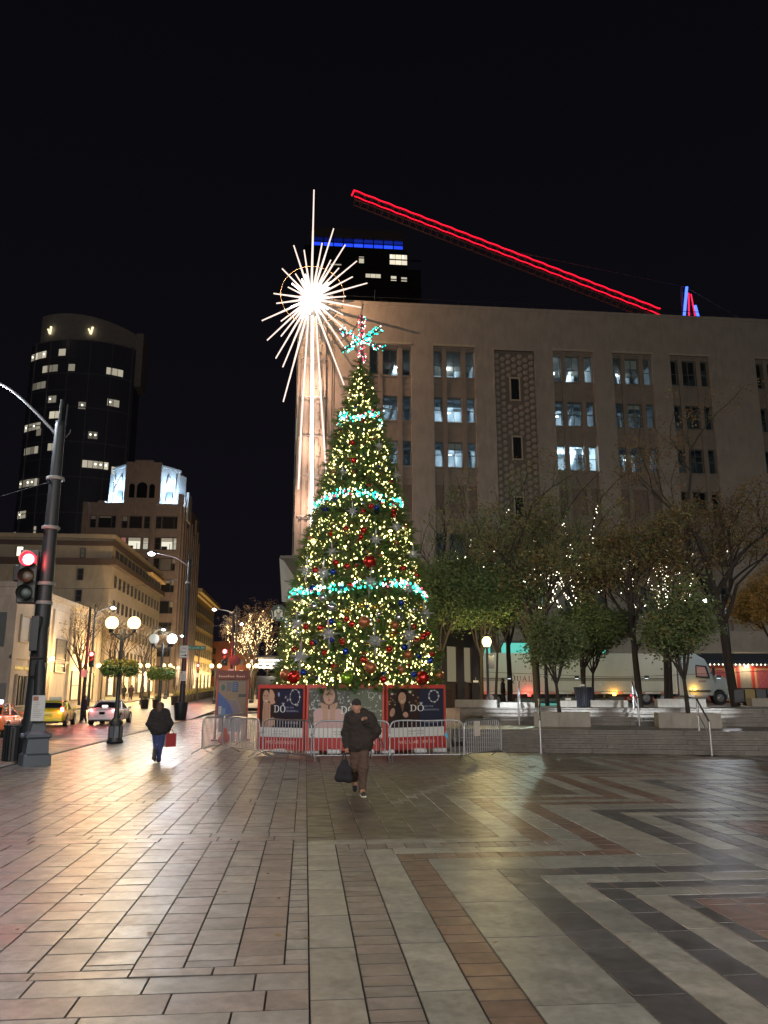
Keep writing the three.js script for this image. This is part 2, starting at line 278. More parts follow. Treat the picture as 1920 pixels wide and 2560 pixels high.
  // brightness of each room: rows x bays, 0 = dark; the shop in construction on the upper floors
  const lit = [[2.2, 6, 0, 6.5, 3.6, 0, 0], [4, 8.5, 0, 5.5, 2.2, 0, 0], [3.4, 6.5, 0, 26, 2.2, 0, 0]];
  bays.forEach((x0, b) => {
    // recess and mullions
    mesh('mullion', bx(x0 + 0.9, x0 + 1.35, 7.6, 36.2, F - 0.55, F - 0.2), storeSpandrel, S); mesh('mullion', bx(x0 + 2.9, x0 + 3.35, 7.6, 36.2, F - 0.55, F - 0.2), storeSpandrel, S);
    const cuts = [36.2, ...rows.flatMap(([a, c]) => [c, a]), 7.6];
    for (let i = 0; i < cuts.length; i += 2) {
      const y1 = cuts[i], y0 = cuts[i + 1];
      if (y1 - y0 < 0.05) continue;
      const pieces = [bx(x0, x0 + 0.9, y0, y1, F - 0.9, F - 0.34), bx(x0 + 1.35, x0 + 2.9, y0, y1, F - 0.9, F - 0.34), bx(x0 + 3.35, x0 + BW, y0, y1, F - 0.9, F - 0.34), bx(x0, x0 + 0.9, y1 - 0.14, y1, F - 0.34, F - 0.24), bx(x0 + 1.35, x0 + 2.9, y1 - 0.14, y1, F - 0.34, F - 0.24), bx(x0 + 3.35, x0 + BW, y1 - 0.14, y1, F - 0.34, F - 0.24)];
      if (y1 - y0 > 1.2) for (const yy of [0.34, 0.62]) pieces.push(bx(x0 + 0.04, x0 + 0.86, y0 + (y1 - y0) * yy, y0 + (y1 - y0) * yy + 0.12, F - 0.34, F - 0.29), bx(x0 + 3.39, x0 + BW - 0.04, y0 + (y1 - y0) * yy, y0 + (y1 - y0) * yy + 0.12, F - 0.34, F - 0.29));
      mesh('spandrel', pieces, storeSpandrel, S);
    }
    rows.forEach(([y0, y1], r) => {
      const h = y1 - y0, col = b < 2 ? b : b + 1, power = r < 3 ? lit[r][col] : 0;
      if (r === 3 && b < 4) { mesh('blind_panel', [bx(x0, x0 + 0.9, y0, y1, F - 0.8, F - 0.5), bx(x0 + 1.35, x0 + 2.9, y0, y1, F - 0.8, F - 0.5), bx(x0 + 3.35, x0 + BW, y0, y1, F - 0.8, F - 0.5)], std([0.2, 0.15, 0.125], 0.9, { map: wallTex }), S); return; }
      for (const [xx, w, c] of [[x0 + 0.06, 0.8, 1], [x0 + 1.37, 1.51, 2], [x0 + 3.39, 0.8, 1]]) {
        const [fg, pg] = winGeo(w, h, c), f = mesh('window', fg, frameMat, S); f.position.set(xx, y0, F - 0.6);
        mesh('pane', pg, glassMat, f);
      }
      if (power || r < 3) {
        const rx0 = x0 - 0.6, rx1 = x0 + BW + 0.6, ry0 = y0 - 0.7, ry1 = y1 + 0.65, z1 = F - 0.95, z0 = -81.9;
        const room = mesh('room', [bx(rx0, rx1, ry0 - 0.1, ry0, z0, z1), bx(rx0, rx1, ry1, ry1 + 0.1, z0, z1), bx(rx0, rx1, ry0, ry1, z0 - 0.1, z0), bx(rx0 - 0.1, rx0, ry0, ry1, z0, z1), bx(rx1, rx1 + 0.1, ry0, ry1, z0, z1)], plaster, S);
        mesh('ceiling_beam', [bx(rx0, rx1, ry1 - 0.45, ry1 - 0.002, -79.2, -78.8), bx(rx0, rx1, ry1 - 0.35, ry1 - 0.002, -77.2, -76.95), bx(x0 + 0.5, x0 + 0.72, ry1 - 0.3, ry1 - 0.003, z0, z1)], plaster, room);
        if (power) {
          const m = b % 2 ? 1 : -1; mesh('brace', beam([x0 + 2.1 + m * 0.4, ry0, -79.8], [x0 + 2.1 - m * 0.9, ry1 - 0.1, -78.4], 0.34, 0.3), plaster, room);
          mesh('column', bx(x0 + rr(2.6, 3.6), x0 + 4.0, ry0, ry1 - 0.003, -80.9, -80.4), plaster, room);
          const lx = x0 + (b === 2 && r === 2 ? 2.0 : rr(1, 3.4)), ly = ry1 - 0.62, lz = b === 2 && r === 2 ? -77.9 : -80;
          mesh('ceiling_lamp', rbox(0.42, 0.08, 0.2, 0.03, lx, ly, lz), light, room); lamp(lx, ly - 0.12, lz, C(0.82, 0.94, 1), power * 2.6, S);
          if (r === 0 && b === 2) { mesh('work_lamp', ball(0.18, x0 + 0.35, y0 + 1.25, F - 1.25, 10, 8), light, room); lamp(x0 + 0.35, y0 + 1.25, F - 1.25, C(0.8, 0.93, 1), 2.5, S); }
          if (rnd() < 0.5) mesh('blind', bx(x0 + 1.42, x0 + 2.84, y1 - h * rr(0.15, 0.4), y1 - 0.07, F - 0.78, F - 0.76), blind, room);
        }
      }
    });
    mesh('sill', [bx(x0 - 0.06, x0 + BW + 0.06, 36.2, 36.42, F, F + 0.12)], stone([0.4, 0.36, 0.28]), S);
  });
  // back of the dark floors
  mesh('inner_wall', bx(2.2, 51.2, 8.6, 18.2, -82, -79.5), plaster, S);
  // the pierced panel: hexagon blocks with a raised ring round each boss, three slit windows
  mesh('panel_back', bx(panel0, panel1, 7.6, 36.2, F - 0.9, F - 0.3), stone([0.17, 0.14, 0.115]), S);
  {
    const hex = merge([new THREE.CylinderGeometry(0.26, 0.315, 0.16, 6).rotateX(Math.PI / 2).rotateZ(Math.PI / 2), new THREE.CylinderGeometry(0.19, 0.27, 0.16, 14).rotateX(Math.PI / 2).translate(0, 0, 0.12)]);
    const slits = [33.0, 26.75, 20.5], dx = 0.6, dy = 0.69; let n = 0;
    for (let c = 0; c < 7; c++) for (let r = 0; r < 33; r++) {
      const x = panel0 + 0.3 + c * dx, y = 13.4 + r * dy + (c % 2) * dy / 2; if (y > 35.8 || (x > 19.95 && x < 21.4 && slits.some((s) => y > s - 2.75 && y < s + 0.4))) continue;
      const m = mesh('hexagon_block', hex, storeStone, S); m.position.set(x, y, F - 0.24); n++;
    }
    for (const y of slits) { const w = mesh('window', [bx(20.1, 21.2, y - 2.4, y - 2.25, F - 0.3, F - 0.05), bx(20.1, 21.2, y, y + 0.15, F - 0.3, F - 0.05), bx(20.1, 20.22, y - 2.25, y, F - 0.3, F - 0.05), bx(21.08, 21.2, y - 2.25, y, F - 0.3, F - 0.05)], stone([0.4, 0.36, 0.28]), S); const bars = []; for (let k = 1; k < 6; k++) bars.push(bx(20.22 + k * 0.143, 20.24 + k * 0.143, y - 2.25, y, F - 0.24, F - 0.2)); for (let k = 1; k < 11; k++) bars.push(bx(20.22, 21.08, y - 2.25 + k * 0.2, y - 2.23 + k * 0.2, F - 0.23, F - 0.21)); mesh('grille', bars, M.black, w); mesh('pane', bx(20.22, 21.08, y - 2.25, y, F - 0.29, F - 0.27), M.darkglass, w); }
  }
  mesh('moulding', [bx(panel0 - 0.1, panel1 + 0.1, 36.0, 36.25, F, F + 0.1), bx(panel0 - 0.12, panel0, 9, 36, F, F + 0.07), bx(panel1, panel1 + 0.12, 9, 36, F, F + 0.07)], storeStone, S);
  // street level: stone base, glazed shopfronts, dark awning with bulbs
  mesh('base_wall', [bx(2.2, 54, -0.3, 7.6, F - 0.9, F - 0.12)], stone([0.4, 0.35, 0.29]), S);
  const aw = mesh('awning', [slab([[34.5, 5.3, F], [54, 5.3, F], [54, 4.55, F + 1.6], [34.5, 4.55, F + 1.6]], [0, 0.12, 0]), bx(34.5, 54, 4.35, 4.55, F + 1.5, F + 1.62)], std([0.03, 0.04, 0.06], 0.8), S);
  const bulbs = []; for (let x = 34.6; x < 54; x += 0.42) bulbs.push(new THREE.Matrix4().makeTranslation(x, 4.3, F + 1.62));
  stuffInst('awning_light', ball(0.055, 0, 0, 0, 6, 5), glow([1, 0.9, 0.7], 8), bulbs, aw);
  const poster = (seedk) => canvasMat(256, 256, (g, w, h) => {
    g.fillStyle = '#b8403c'; g.fillRect(0, 0, w, h); g.fillStyle = '#d8a276'; g.fillRect(16, 16, w - 32, h - 32); g.fillStyle = '#bb5a60'; g.fillRect(28, 28, w - 56, h - 56);
    if (seedk) { g.fillStyle = '#cdbb98'; g.beginPath(); g.ellipse(128, 190, 72, 92, 0, 0, 7); g.fill(); g.fillStyle = '#b65a60'; g.beginPath(); g.ellipse(128, 200, 54, 66, 0, 0, 7); g.fill(); g.fillStyle = '#c05a34'; g.beginPath(); g.arc(128, 118, 27, 0, 7); g.fill(); g.fillStyle = '#a8322f'; g.fillRect(28, 200, 200, 30); }
    for (let k = 0; k < 70; k++) { g.fillStyle = rnd() < 0.5 ? '#f0b0a0' : '#f6ded0'; g.fillRect(30 + rnd() * 195, 30 + rnd() * 190, 3, 3); }
  }, 0.5);
  for (const [x0, x1, k] of [[36.2, 41.7, 1], [42.9, 47.5, 0], [30, 35, 0]]) { const m = mesh('shop_window', panel(x1 - x0, 3.4, 0.1), poster(k), S); m.position.set((x0 + x1) / 2, 2.5, F - 0.05); }
  for (const x of [35.6, 42.35, 48.3]) { mesh('wall_lamp', rbox(0.3, 0.2, 0.24, 0.05, x, 4.15, F + 0.2), glow([1, 0.85, 0.55], 9), S); lamp(x, 3.95, F + 0.55, C(1, 0.8, 0.5), 7, S); }
  // teal lit shop windows behind the trailer
  for (const [x0, x1] of [[13, 17.4], [18.2, 24], [25.2, 28.6]]) { const f = mesh('shop_window', [bx(x0, x1, 6.3, 6.5, F - 0.12, F + 0.1), bx(x0, x0 + 0.12, 1.2, 6.3, F - 0.12, F + 0.1), bx(x1 - 0.12, x1, 1.2, 6.3, F - 0.12, F + 0.1), bx((x0 + x1) / 2 - 0.05, (x0 + x1) / 2 + 0.05, 1.2, 6.3, F - 0.12, F + 0.08)], frameMat, S); mesh('lower_panel', bx(x0 + 0.12, x1 - 0.12, 1.2, 3.9, F - 0.1, F - 0.04), M.dark, f); mesh('lit_pane', bx(x0 + 0.12, x1 - 0.12, 3.9, 6.3, F - 0.1, F - 0.04), glow([0.12, 0.62, 0.5], 1.0), f); const l = new THREE.RectAreaLight(C(0.18, 0.85, 0.66), 7, x1 - x0 - 0.3, 2.3); l.position.set((x0 + x1) / 2, 5.1, F + 0.15); l.rotation.y = Math.PI; S.add(l); }
}
// wing-shaped canopy at the store's corner, disc sign and blade sign
{
  const c = thing('corner_canopy', 'upswept pale canopy jutting from the store corner under the star', 'canopy', [0, 0, 0]);
  mesh('fin', slab([[-2.5, 13.3, -70.2], [-1.0, 11.3, -72], [-1.05, 9.6, -72], [-2.2, 9.55, -71]], [0.25, 0, -0.3]), std([0.62, 0.55, 0.5], 0.6), c);
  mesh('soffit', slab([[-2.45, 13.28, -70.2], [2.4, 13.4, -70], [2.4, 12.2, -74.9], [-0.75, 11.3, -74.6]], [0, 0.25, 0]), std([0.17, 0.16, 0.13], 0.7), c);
  const st = thing('coffee_shop_sign', 'round green and white coffee shop disc sign hung beside the canopy', 'sign', [-2.3, 8.1, -66], 0);
  mesh('disc', new THREE.CylinderGeometry(0.66, 0.66, 0.16, 32).rotateX(Math.PI / 2), std([0.02, 0.07, 0.045], 0.5), st);
  mesh('emblem', new THREE.CircleGeometry(0.62, 32).translate(0, 0, 0.086), canvasMat(256, 256, (g) => {
    g.fillStyle = '#12382a'; g.fillRect(0, 0, 256, 256); g.fillStyle = g.strokeStyle = '#eceed8'; g.lineWidth = 9; g.lineCap = 'round';
    g.beginPath(); g.moveTo(128, 14); g.lineTo(136, 32); g.lineTo(154, 34); g.lineTo(140, 46); g.lineTo(144, 62); g.lineTo(128, 52); g.lineTo(112, 62); g.lineTo(116, 46); g.lineTo(102, 34); g.lineTo(120, 32); g.fill();
    g.beginPath(); g.ellipse(128, 96, 27, 36, 0, 0, 7); g.fill();
    for (const s of [-1, 1]) { for (let k = 0; k < 4; k++) { g.beginPath(); g.moveTo(128 + s * (34 + k * 9), 76 + k * 6); g.bezierCurveTo(128 + s * (52 + k * 10), 120, 128 + s * (26 + k * 9), 150, 128 + s * (42 + k * 9), 196); g.stroke(); } g.beginPath(); g.moveTo(128 + s * 70, 236); g.bezierCurveTo(128 + s * 112, 190, 128 + s * 90, 130, 128 + s * 118, 92); g.stroke(); }
    for (let k = 0; k < 5; k++) g.fillRect(98 + k * 13, 140, 6, 96);
    g.fillStyle = '#12382a'; g.fillRect(112, 90, 10, 4); g.fillRect(134, 90, 10, 4); g.fillRect(120, 116, 16, 3);
  }, 0.45), st);
  mesh('bracket', [tube([[0.1, 0.62, 0], [0.45, 0.75, 0], [0.72, 0.35, 0], [0.72, -0.2, 0]], 0.035, 14), bar([0.6, 0.55, 0], [1.3, 0.55, -0.4], 0.03), bar([0.66, -0.1, 0], [1.3, -0.1, -0.4], 0.03)], M.black, st);
  const bl = thing('blade_sign', 'white lit vertical blade sign below the coffee shop disc', 'sign', [-1.62, 7.4, -66.3]);
  mesh('lit_face', rbox(0.3, 1.9, 0.16, 0.03, 0, -0.1, 0), glow([0.8, 0.93, 1], 2.2), bl); mesh('lower_box', rbox(0.36, 1.0, 0.2, 0.03, 0.02, -1.6, 0), std([0.03, 0.05, 0.12], 0.5), bl); mesh('post', bar([0.1, -2.1, 0], [0.1, -6.6, 0], 0.09), std([0.03, 0.06, 0.12], 0.4), bl); lamp(0, -0.1, 0.3, C(0.8, 0.93, 1), 6, bl);
  // lit entrance under the canopy corner, street side
  const e = thing('lit_kiosk', 'small bright street kiosk with white louvres seen left of the tree base', 'kiosk', [-3.4, 1.0, -88]);
  mesh('stall_body', rbox(3.4, 2.4, 2, 0.05, 0, 1.2, 0), M.dark, e); for (let k = 0; k < 3; k++) mesh('lit_slat', bx(-1.6, 1.6, 3.2 + k * 0.36, 3.42 + k * 0.36, 0.9, 1), glow([1, 0.97, 0.9], 2.5), e); mesh('roof', bx(-1.9, 1.9, 4.3, 4.5, -1, 1.2), M.dark, e); lamp(0, 3, 1.8, C(1, 0.9, 0.75), 25, e);
}
// ------------------------------------------------------------------ the star on the store's corner
{
  const s = thing('holiday_star', 'huge blazing white star of light rods on the store corner', 'star', [0, 0, 0]);
  const rod = glow([1, 0.93, 0.86], 6), tip = glow([1, 0.79, 0.7], 1.35), c = [-0.2, 40.07, -73.6];
  const tips = [[-0.17,52.65,-74.1],[1.91,47.92,-73.5],[0.77,46.4,-73.8],[3.11,46.1,-73.4],[1.67,44.33,-73.4],[2.53,44.04,-74.4],[4.36,44.98,-74.5],[3.88,42.37,-73.0],[5.41,42.29,-74.0],[3.26,40.76,-74.1],[4.7,38.92,-72.7],[2.97,38.53,-73.7],[3.42,36.41,-73.0],[3.06,35.13,-73.6],[3.15,30.95,-73.3],[-1.04,45.75,-74.2],[-2.08,45.73,-73.4],[-3.15,42.83,-72.9],[-1.84,42.72,-73.6],[-2.54,41.01,-73.2],[-3.94,40.3,-73.3],[-3.68,39.81,-74.4],[-4.97,37.24,-73.1],[-3.13,37.41,-73.4],[-4.45,35.6,-74.0],[-3.13,36.27,-74.4],[-3.5,33.27,-72.9],[-2.83,32.69,-73.6],[-2.67,28.97,-73.2]];
  for (const t of tips) { const d = t.map((v, i) => c[i] + (v - c[i]) * 0.62), f = t[1] > 51; mesh('star_ray_light', [bar(c, d, 0.13, 0.085), bar(d, t, 0.075, 0.062)], tip, s); }
  for (let k = 0; k < 34; k++) { const a = rnd() * 6.283, u = rr(0.05, 1), q = Math.sqrt(1 - u * u), L = rr(1.5, 2.7); mesh('star_core_light', bar(c, [c[0] + Math.cos(a) * q * L, c[1] + Math.sin(a) * q * L, c[2] + u * L * 0.8], 0.12, 0.07, 6), rod, s); }
  mesh('star_core_light', ball(0.95, ...c, 24, 16), rod, s);
  mesh('hoop', new THREE.TorusGeometry(3.15, 0.03, 6, 60).translate(c[0] + 0.1, c[1] + 0.3, c[2] + 0.2), std([0.5, 0.35, 0.22], 0.4), s);
  for (const [p, r] of [[[[-0.46, 38.49, -74.2], [-0.82, 29.58, -74.2], [-1.04, 20.6, -74.2]], 0.085], [[[-0.06, 38.51, -74.2], [0.11, 29.62, -74.2], [0.29, 14.91, -74.2]], 0.13], [[[0.3, 38.52, -74.2], [0.97, 29.65, -74.2], [1.65, 21.42, -74.2]], 0.085]]) mesh('star_tail_light', tube(p, r, 12, 8), r > 0.1 ? rod : tip, s);
  for (const y of [18, 22, 26, 30, 34]) mesh('tail_bracket', bx(-1.1, 1.4, y, y + 0.06, -74.6, -74.35), M.steel, s);
  lamp(-0.2, 40.07, -70.8, C(1, 0.54, 0.28), 330, s); for (const y of [19, 25, 31]) lamp(0.1, y, -72.9, C(1, 0.58, 0.42), 60, s);
}
// tower crane outlined with red and blue lights, standing behind the store
{
  const k = thing('tower_crane', 'tower crane with its jib outlined in red lights and a short blue lit mast', 'crane', [0, 0, 0]);
  const a = [8.1, 103.6, -150], b = [73.3, 79.6, -150], steel = std([0.2, 0.12, 0.1], 0.6), N = 44, L = [];
  const P = (t, dy, dz) => [a[0] + (b[0] - a[0]) * t, a[1] + (b[1] - a[1]) * t + dy, a[2] + dz];
  for (const [dy, dz] of [[1.1, 0], [-1.4, 1], [-1.4, -1]]) L.push(bar(P(0, dy, dz), P(1, dy, dz), 0.13, 0.13, 6));
  for (let i = 0; i < N; i++) { const t = i / N, u = (i + 1) / N, m = (i + 0.5) / N; for (const z of [1, -1]) L.push(bar(P(t, -1.4, z), P(m, 1.1, 0), 0.06, 0.06, 5), bar(P(m, 1.1, 0), P(u, -1.4, z), 0.06, 0.06, 5)); L.push(bar(P(t, -1.4, 1), P(t, -1.4, -1), 0.06, 0.06, 5)); }
  mesh('jib', L, steel, k);
  const wav = (o, z) => { const p = []; for (let i = 0; i <= 60; i++) p.push(P(i / 60, o + 0.07 * Math.sin(i * 2.1), z)); return p; };
  const redL = glow([1, 0.006, 0.03], 2.2);
  mesh('jib_red_light', tube(wav(1.25, 0.3), 0.12, 200, 6), redL, k); mesh('jib_red_light', tube(wav(-0.75, 1.15), 0.1, 200, 6), redL, k); mesh('jib_tip_light', bar(P(0, 1.25, 0.3), P(-0.008, -0.75, 1.1), 0.17), redL, k);
  const m = []; for (const [x, z] of [[77.4, 0.7], [80.6, 0.7], [77.4, -0.7], [80.6, -0.7]]) m.push(bar([x, 40, -150 + z], [79 + (x - 79) * 0.35, 86.4, -150 + z * 0.4], 0.12, 0.12, 6)); for (let y = 60; y < 86; y += 2) m.push(bar([77.9, y, -149.4], [80.1, y + 2, -149.4], 0.07, 0.07, 5));
  mesh('mast', m, steel, k);
  const blue = glow([0.05, 0.12, 1], 3.5), red2 = glow([1, 0.02, 0.08], 1.6);
  mesh('mast_blue_light', bar([78.0, 78.7, -149], [79.2, 85.8, -149], 0.3), blue, k); mesh('mast_blue_light', bar([81.2, 78.7, -149], [80.7, 81.6, -149], 0.28), blue, k); mesh('mast_red_light', bar([79.1, 78.7, -149], [79.5, 84.4, -149], 0.16), red2, k); mesh('mast_red_light', bar([80.5, 78.7, -149], [80.0, 84.2, -149], 0.14), red2, k);
  mesh('pendant_cable', [bar([79.2, 86.4, -150], [40, 93, -150], 0.04, 0.04, 4), bar([79.4, 86.4, -150], [92, 79, -150], 0.05, 0.05, 4)], M.steel, k);
}
// ------------------------------------------------------------------ buildings up the street, on its left
const framedWindow = (w, h, d = 0.14, t = 0.1, bars = 1) => { const l = [bx(-w / 2, -w / 2 + t, 0, h, 0, d), bx(w / 2 - t, w / 2, 0, h, 0, d), bx(-w / 2 + t, w / 2 - t, 0, t, 0, d), bx(-w / 2 + t, w / 2 - t, h - t, h, 0, d)]; for (let k = 1; k <= bars; k++) l.push(bx(-w / 2 + t, w / 2 - t, h * k / (bars + 1) - t / 3, h * k / (bars + 1) + t / 3, 0, d * 0.7)); return [merge(l), bx(-w / 2 + t, w / 2 - t, t, h - t, 0.004, 0.03)]; };
function addWindow(parent, geos, x, y, z, turn, frame, pane, name = 'window') { const f = mesh(name, geos[0], frame, parent); f.position.set(x, y, z); f.rotation.y = turn; mesh('pane', geos[1], pane, f); return f; }
const EAST = Math.PI / 2;   // a window on a wall that faces +x
const darkFrame = std([0.05, 0.05, 0.05], 0.5), warmPane = () => glow([1, 0.85, 0.6].map((c) => c * rr(0.8, 1)), rr(0.5, 1.3)), dimPane = () => std([0.03, 0.03, 0.035], 0.15);
{ // two-storey pale shop building
  const b = thing('shop_building', 'low cream two storey shop building along the far pavement at the left', 'building', [0, 0, 0]), m = stone([0.52, 0.46, 0.38]);
  mesh('wall', [bx(-60, -24, -0.5, 10.3, -98, -68.6)], m, b);
  mesh('cornice', [bx(-60, -23.75, 10.3, 10.75, -98, -68.4), bx(-60, -23.9, 9.5, 9.62, -98, -68.5)], m, b);
  for (const z of [-68.9, -74.1, -79.2, -85.2, -90.8, -96.4]) mesh('pilaster', bx(-24, -23.78, 0, 9.5, z - 0.6, z + 0.3), m, b);
  mesh('belt_course', bx(-24, -23.85, 4.5, 4.75, -98, -68.6), m, b);
  const up = framedWindow(2.6, 2.3, 0.16, 0.12, 0), bay = framedWindow(3.4, 3.2, 0.16, 0.1, 4);
  addWindow(b, up, -24, 5.9, -71.6, EAST, m, std([0.2, 0.2, 0.2], 0.6)); addWindow(b, up, -24, 5.9, -76.6, EAST, m, std([0.2, 0.2, 0.2], 0.6)); addWindow(b, bay, -24, 3.6, -82.2, EAST, darkFrame, glow([0.7, 0.5, 0.25], 0.12)); addWindow(b, up, -24, 5.5, -88, EAST, m, std([0.22, 0.2, 0.17], 0.6)); addWindow(b, up, -24, 5.5, -93.6, EAST, m, std([0.22, 0.2, 0.17], 0.6));
  const shop = framedWindow(3.2, 3.0, 0.2, 0.1, 1); for (const z of [-88, -93.6]) addWindow(b, shop, -24, 0.9, z, EAST, darkFrame, glow([1, 0.72, 0.3], 1.4), 'shop_window');
  const door = framedWindow(2.6, 2.7, 0.2, 0.14, 0); for (const z of [-71.7, -76.6]) { const f = addWindow(b, door, -24, 0.55, z, EAST, m, M.dark, 'doorway'); mesh('door_post', [bx(-0.45, -0.37, 0.1, 2.6, 0.03, 0.1), bx(0.35, 0.43, 0.1, 2.6, 0.03, 0.1)], M.iron, f); }
  const glyph = []; for (let k = 0; k < 12; k++) { if (k === 7) continue; const z = -70 - k * 0.3; glyph.push(bx(-24, -23.92, 3.62, 3.66 + rr(0.22, 0.36), z - 0.06, z), bx(-24, -23.92, 3.62, 3.62 + rr(0.16, 0.3), z - 0.2, z - 0.15), bx(-24, -23.92, 3.74, 3.79, z - 0.15, z - 0.06)); }
  mesh('gold_lettering', glyph, glow([0.9, 0.6, 0.15], 0.5), b);
  mesh('front_window', bx(-30, -24.5, 5.4, 8.2, -68.7, -68.5), std([0.1, 0.12, 0.12], 0.4), b); mesh('dark_base', bx(-60, -24.0, 0, 2.5, -68.62, -68.45), std([0.18, 0.18, 0.18], 0.7), b);
  lamp(-22.4, 4.4, -90, C(1, 0.58, 0.2), 170, b); lamp(-22.4, 4.6, -78, C(1, 0.58, 0.22), 110, b); mesh('wall_lamp', rbox(0.3, 0.4, 0.3, 0.08, -23.4, 4.8, -78), glow([1, 0.75, 0.35], 4), b); mesh('wall_lamp', rbox(0.3, 0.4, 0.3, 0.08, -23.4, 4.6, -90.8), glow([1, 0.75, 0.35], 5), b);
}
{ // cream six-storey block with two dark cornice bands
  const b = thing('cornice_building', 'cream block with two dark bands under its roof, behind the low shop building', 'building', [0, 0, 0]), m = stone([0.4, 0.345, 0.26]), band = std([0.07, 0.05, 0.045], 0.8);
  mesh('wall', bx(-60, -24, -0.5, 20.2, -134, -100), m, b); mesh('roof_edge', bx(-60, -23.7, 20.2, 20.7, -134.2, -99.7), m, b);
  mesh('cornice_band', bx(-60, -23.6, 19.3, 19.85, -134.2, -99.6), band, b); mesh('cornice_band', bx(-60, -23.3, 16.9, 17.65, -134.2, -99.3), band, b);
  const w = framedWindow(0.75, 1.45, 0.14, 0.08, 1), ws = framedWindow(0.62, 1.2, 0.14, 0.08, 1);
  for (const [x, y] of [[-27.6, 15], [-27.6, 12.4], [-27.6, 9.8]]) addWindow(b, w, x, y, -100, 0, darkFrame, dimPane()); addWindow(b, ws, -27.5, 17.75, -100, 0, darkFrame, std([0.2, 0.2, 0.16], 0.7)); addWindow(b, framedWindow(0.9, 1.3, 0.14, 0.08, 0), -34.95, 17.8, -100, 0, darkFrame, glow([1, 0.93, 0.7], 1.6));
  for (let k = 0; k < 13; k++) { const z = -102 - k * 2.45; for (const dz of [0, 0.85]) addWindow(b, ws, -24, 17.85, z - dz, EAST, darkFrame, k > 10 ? glow([1, 0.8, 0.5], 0.4) : dimPane()); for (let r = 0; r < 4; r++) addWindow(b, w, -24, 14.4 - r * 3, z - 0.4, EAST, darkFrame, dimPane()); }
  mesh('orange_panel', bx(-24, -23.2, 18.9, 19.25, -134, -122), std([0.8, 0.55, 0.25], 0.7), b);  // flat orange strip under the roof edge
  const shop = framedWindow(3.4, 3.2, 0.25, 0.12, 1); for (let k = 0; k < 7; k++) { const z = -103.5 - k * 4.4; const f = addWindow(b, shop, -24, 1.0 + gradeY(z) - 0.5, z, EAST, darkFrame, glow([1, 0.74, 0.36], rr(0.9, 2.2)), 'shop_window'); if (k % 2) mesh('awning', slab([[-1.7, 3.1, 0.2], [1.7, 3.1, 0.2], [1.7, 2.7, 1.1], [-1.7, 2.7, 1.1]], [0, 0.06, 0]), std([0.04, 0.03, 0.05], 0.8), f); }
  for (const z of [-104, -113, -122, -131]) { lamp(-22.4, 3.6, z, C(1, 0.57, 0.2), 120, b); mesh('wall_lamp', rbox(0.24, 0.36, 0.24, 0.06, -23.5, 4.2, z), glow([1, 0.75, 0.4], 5), b); }
}
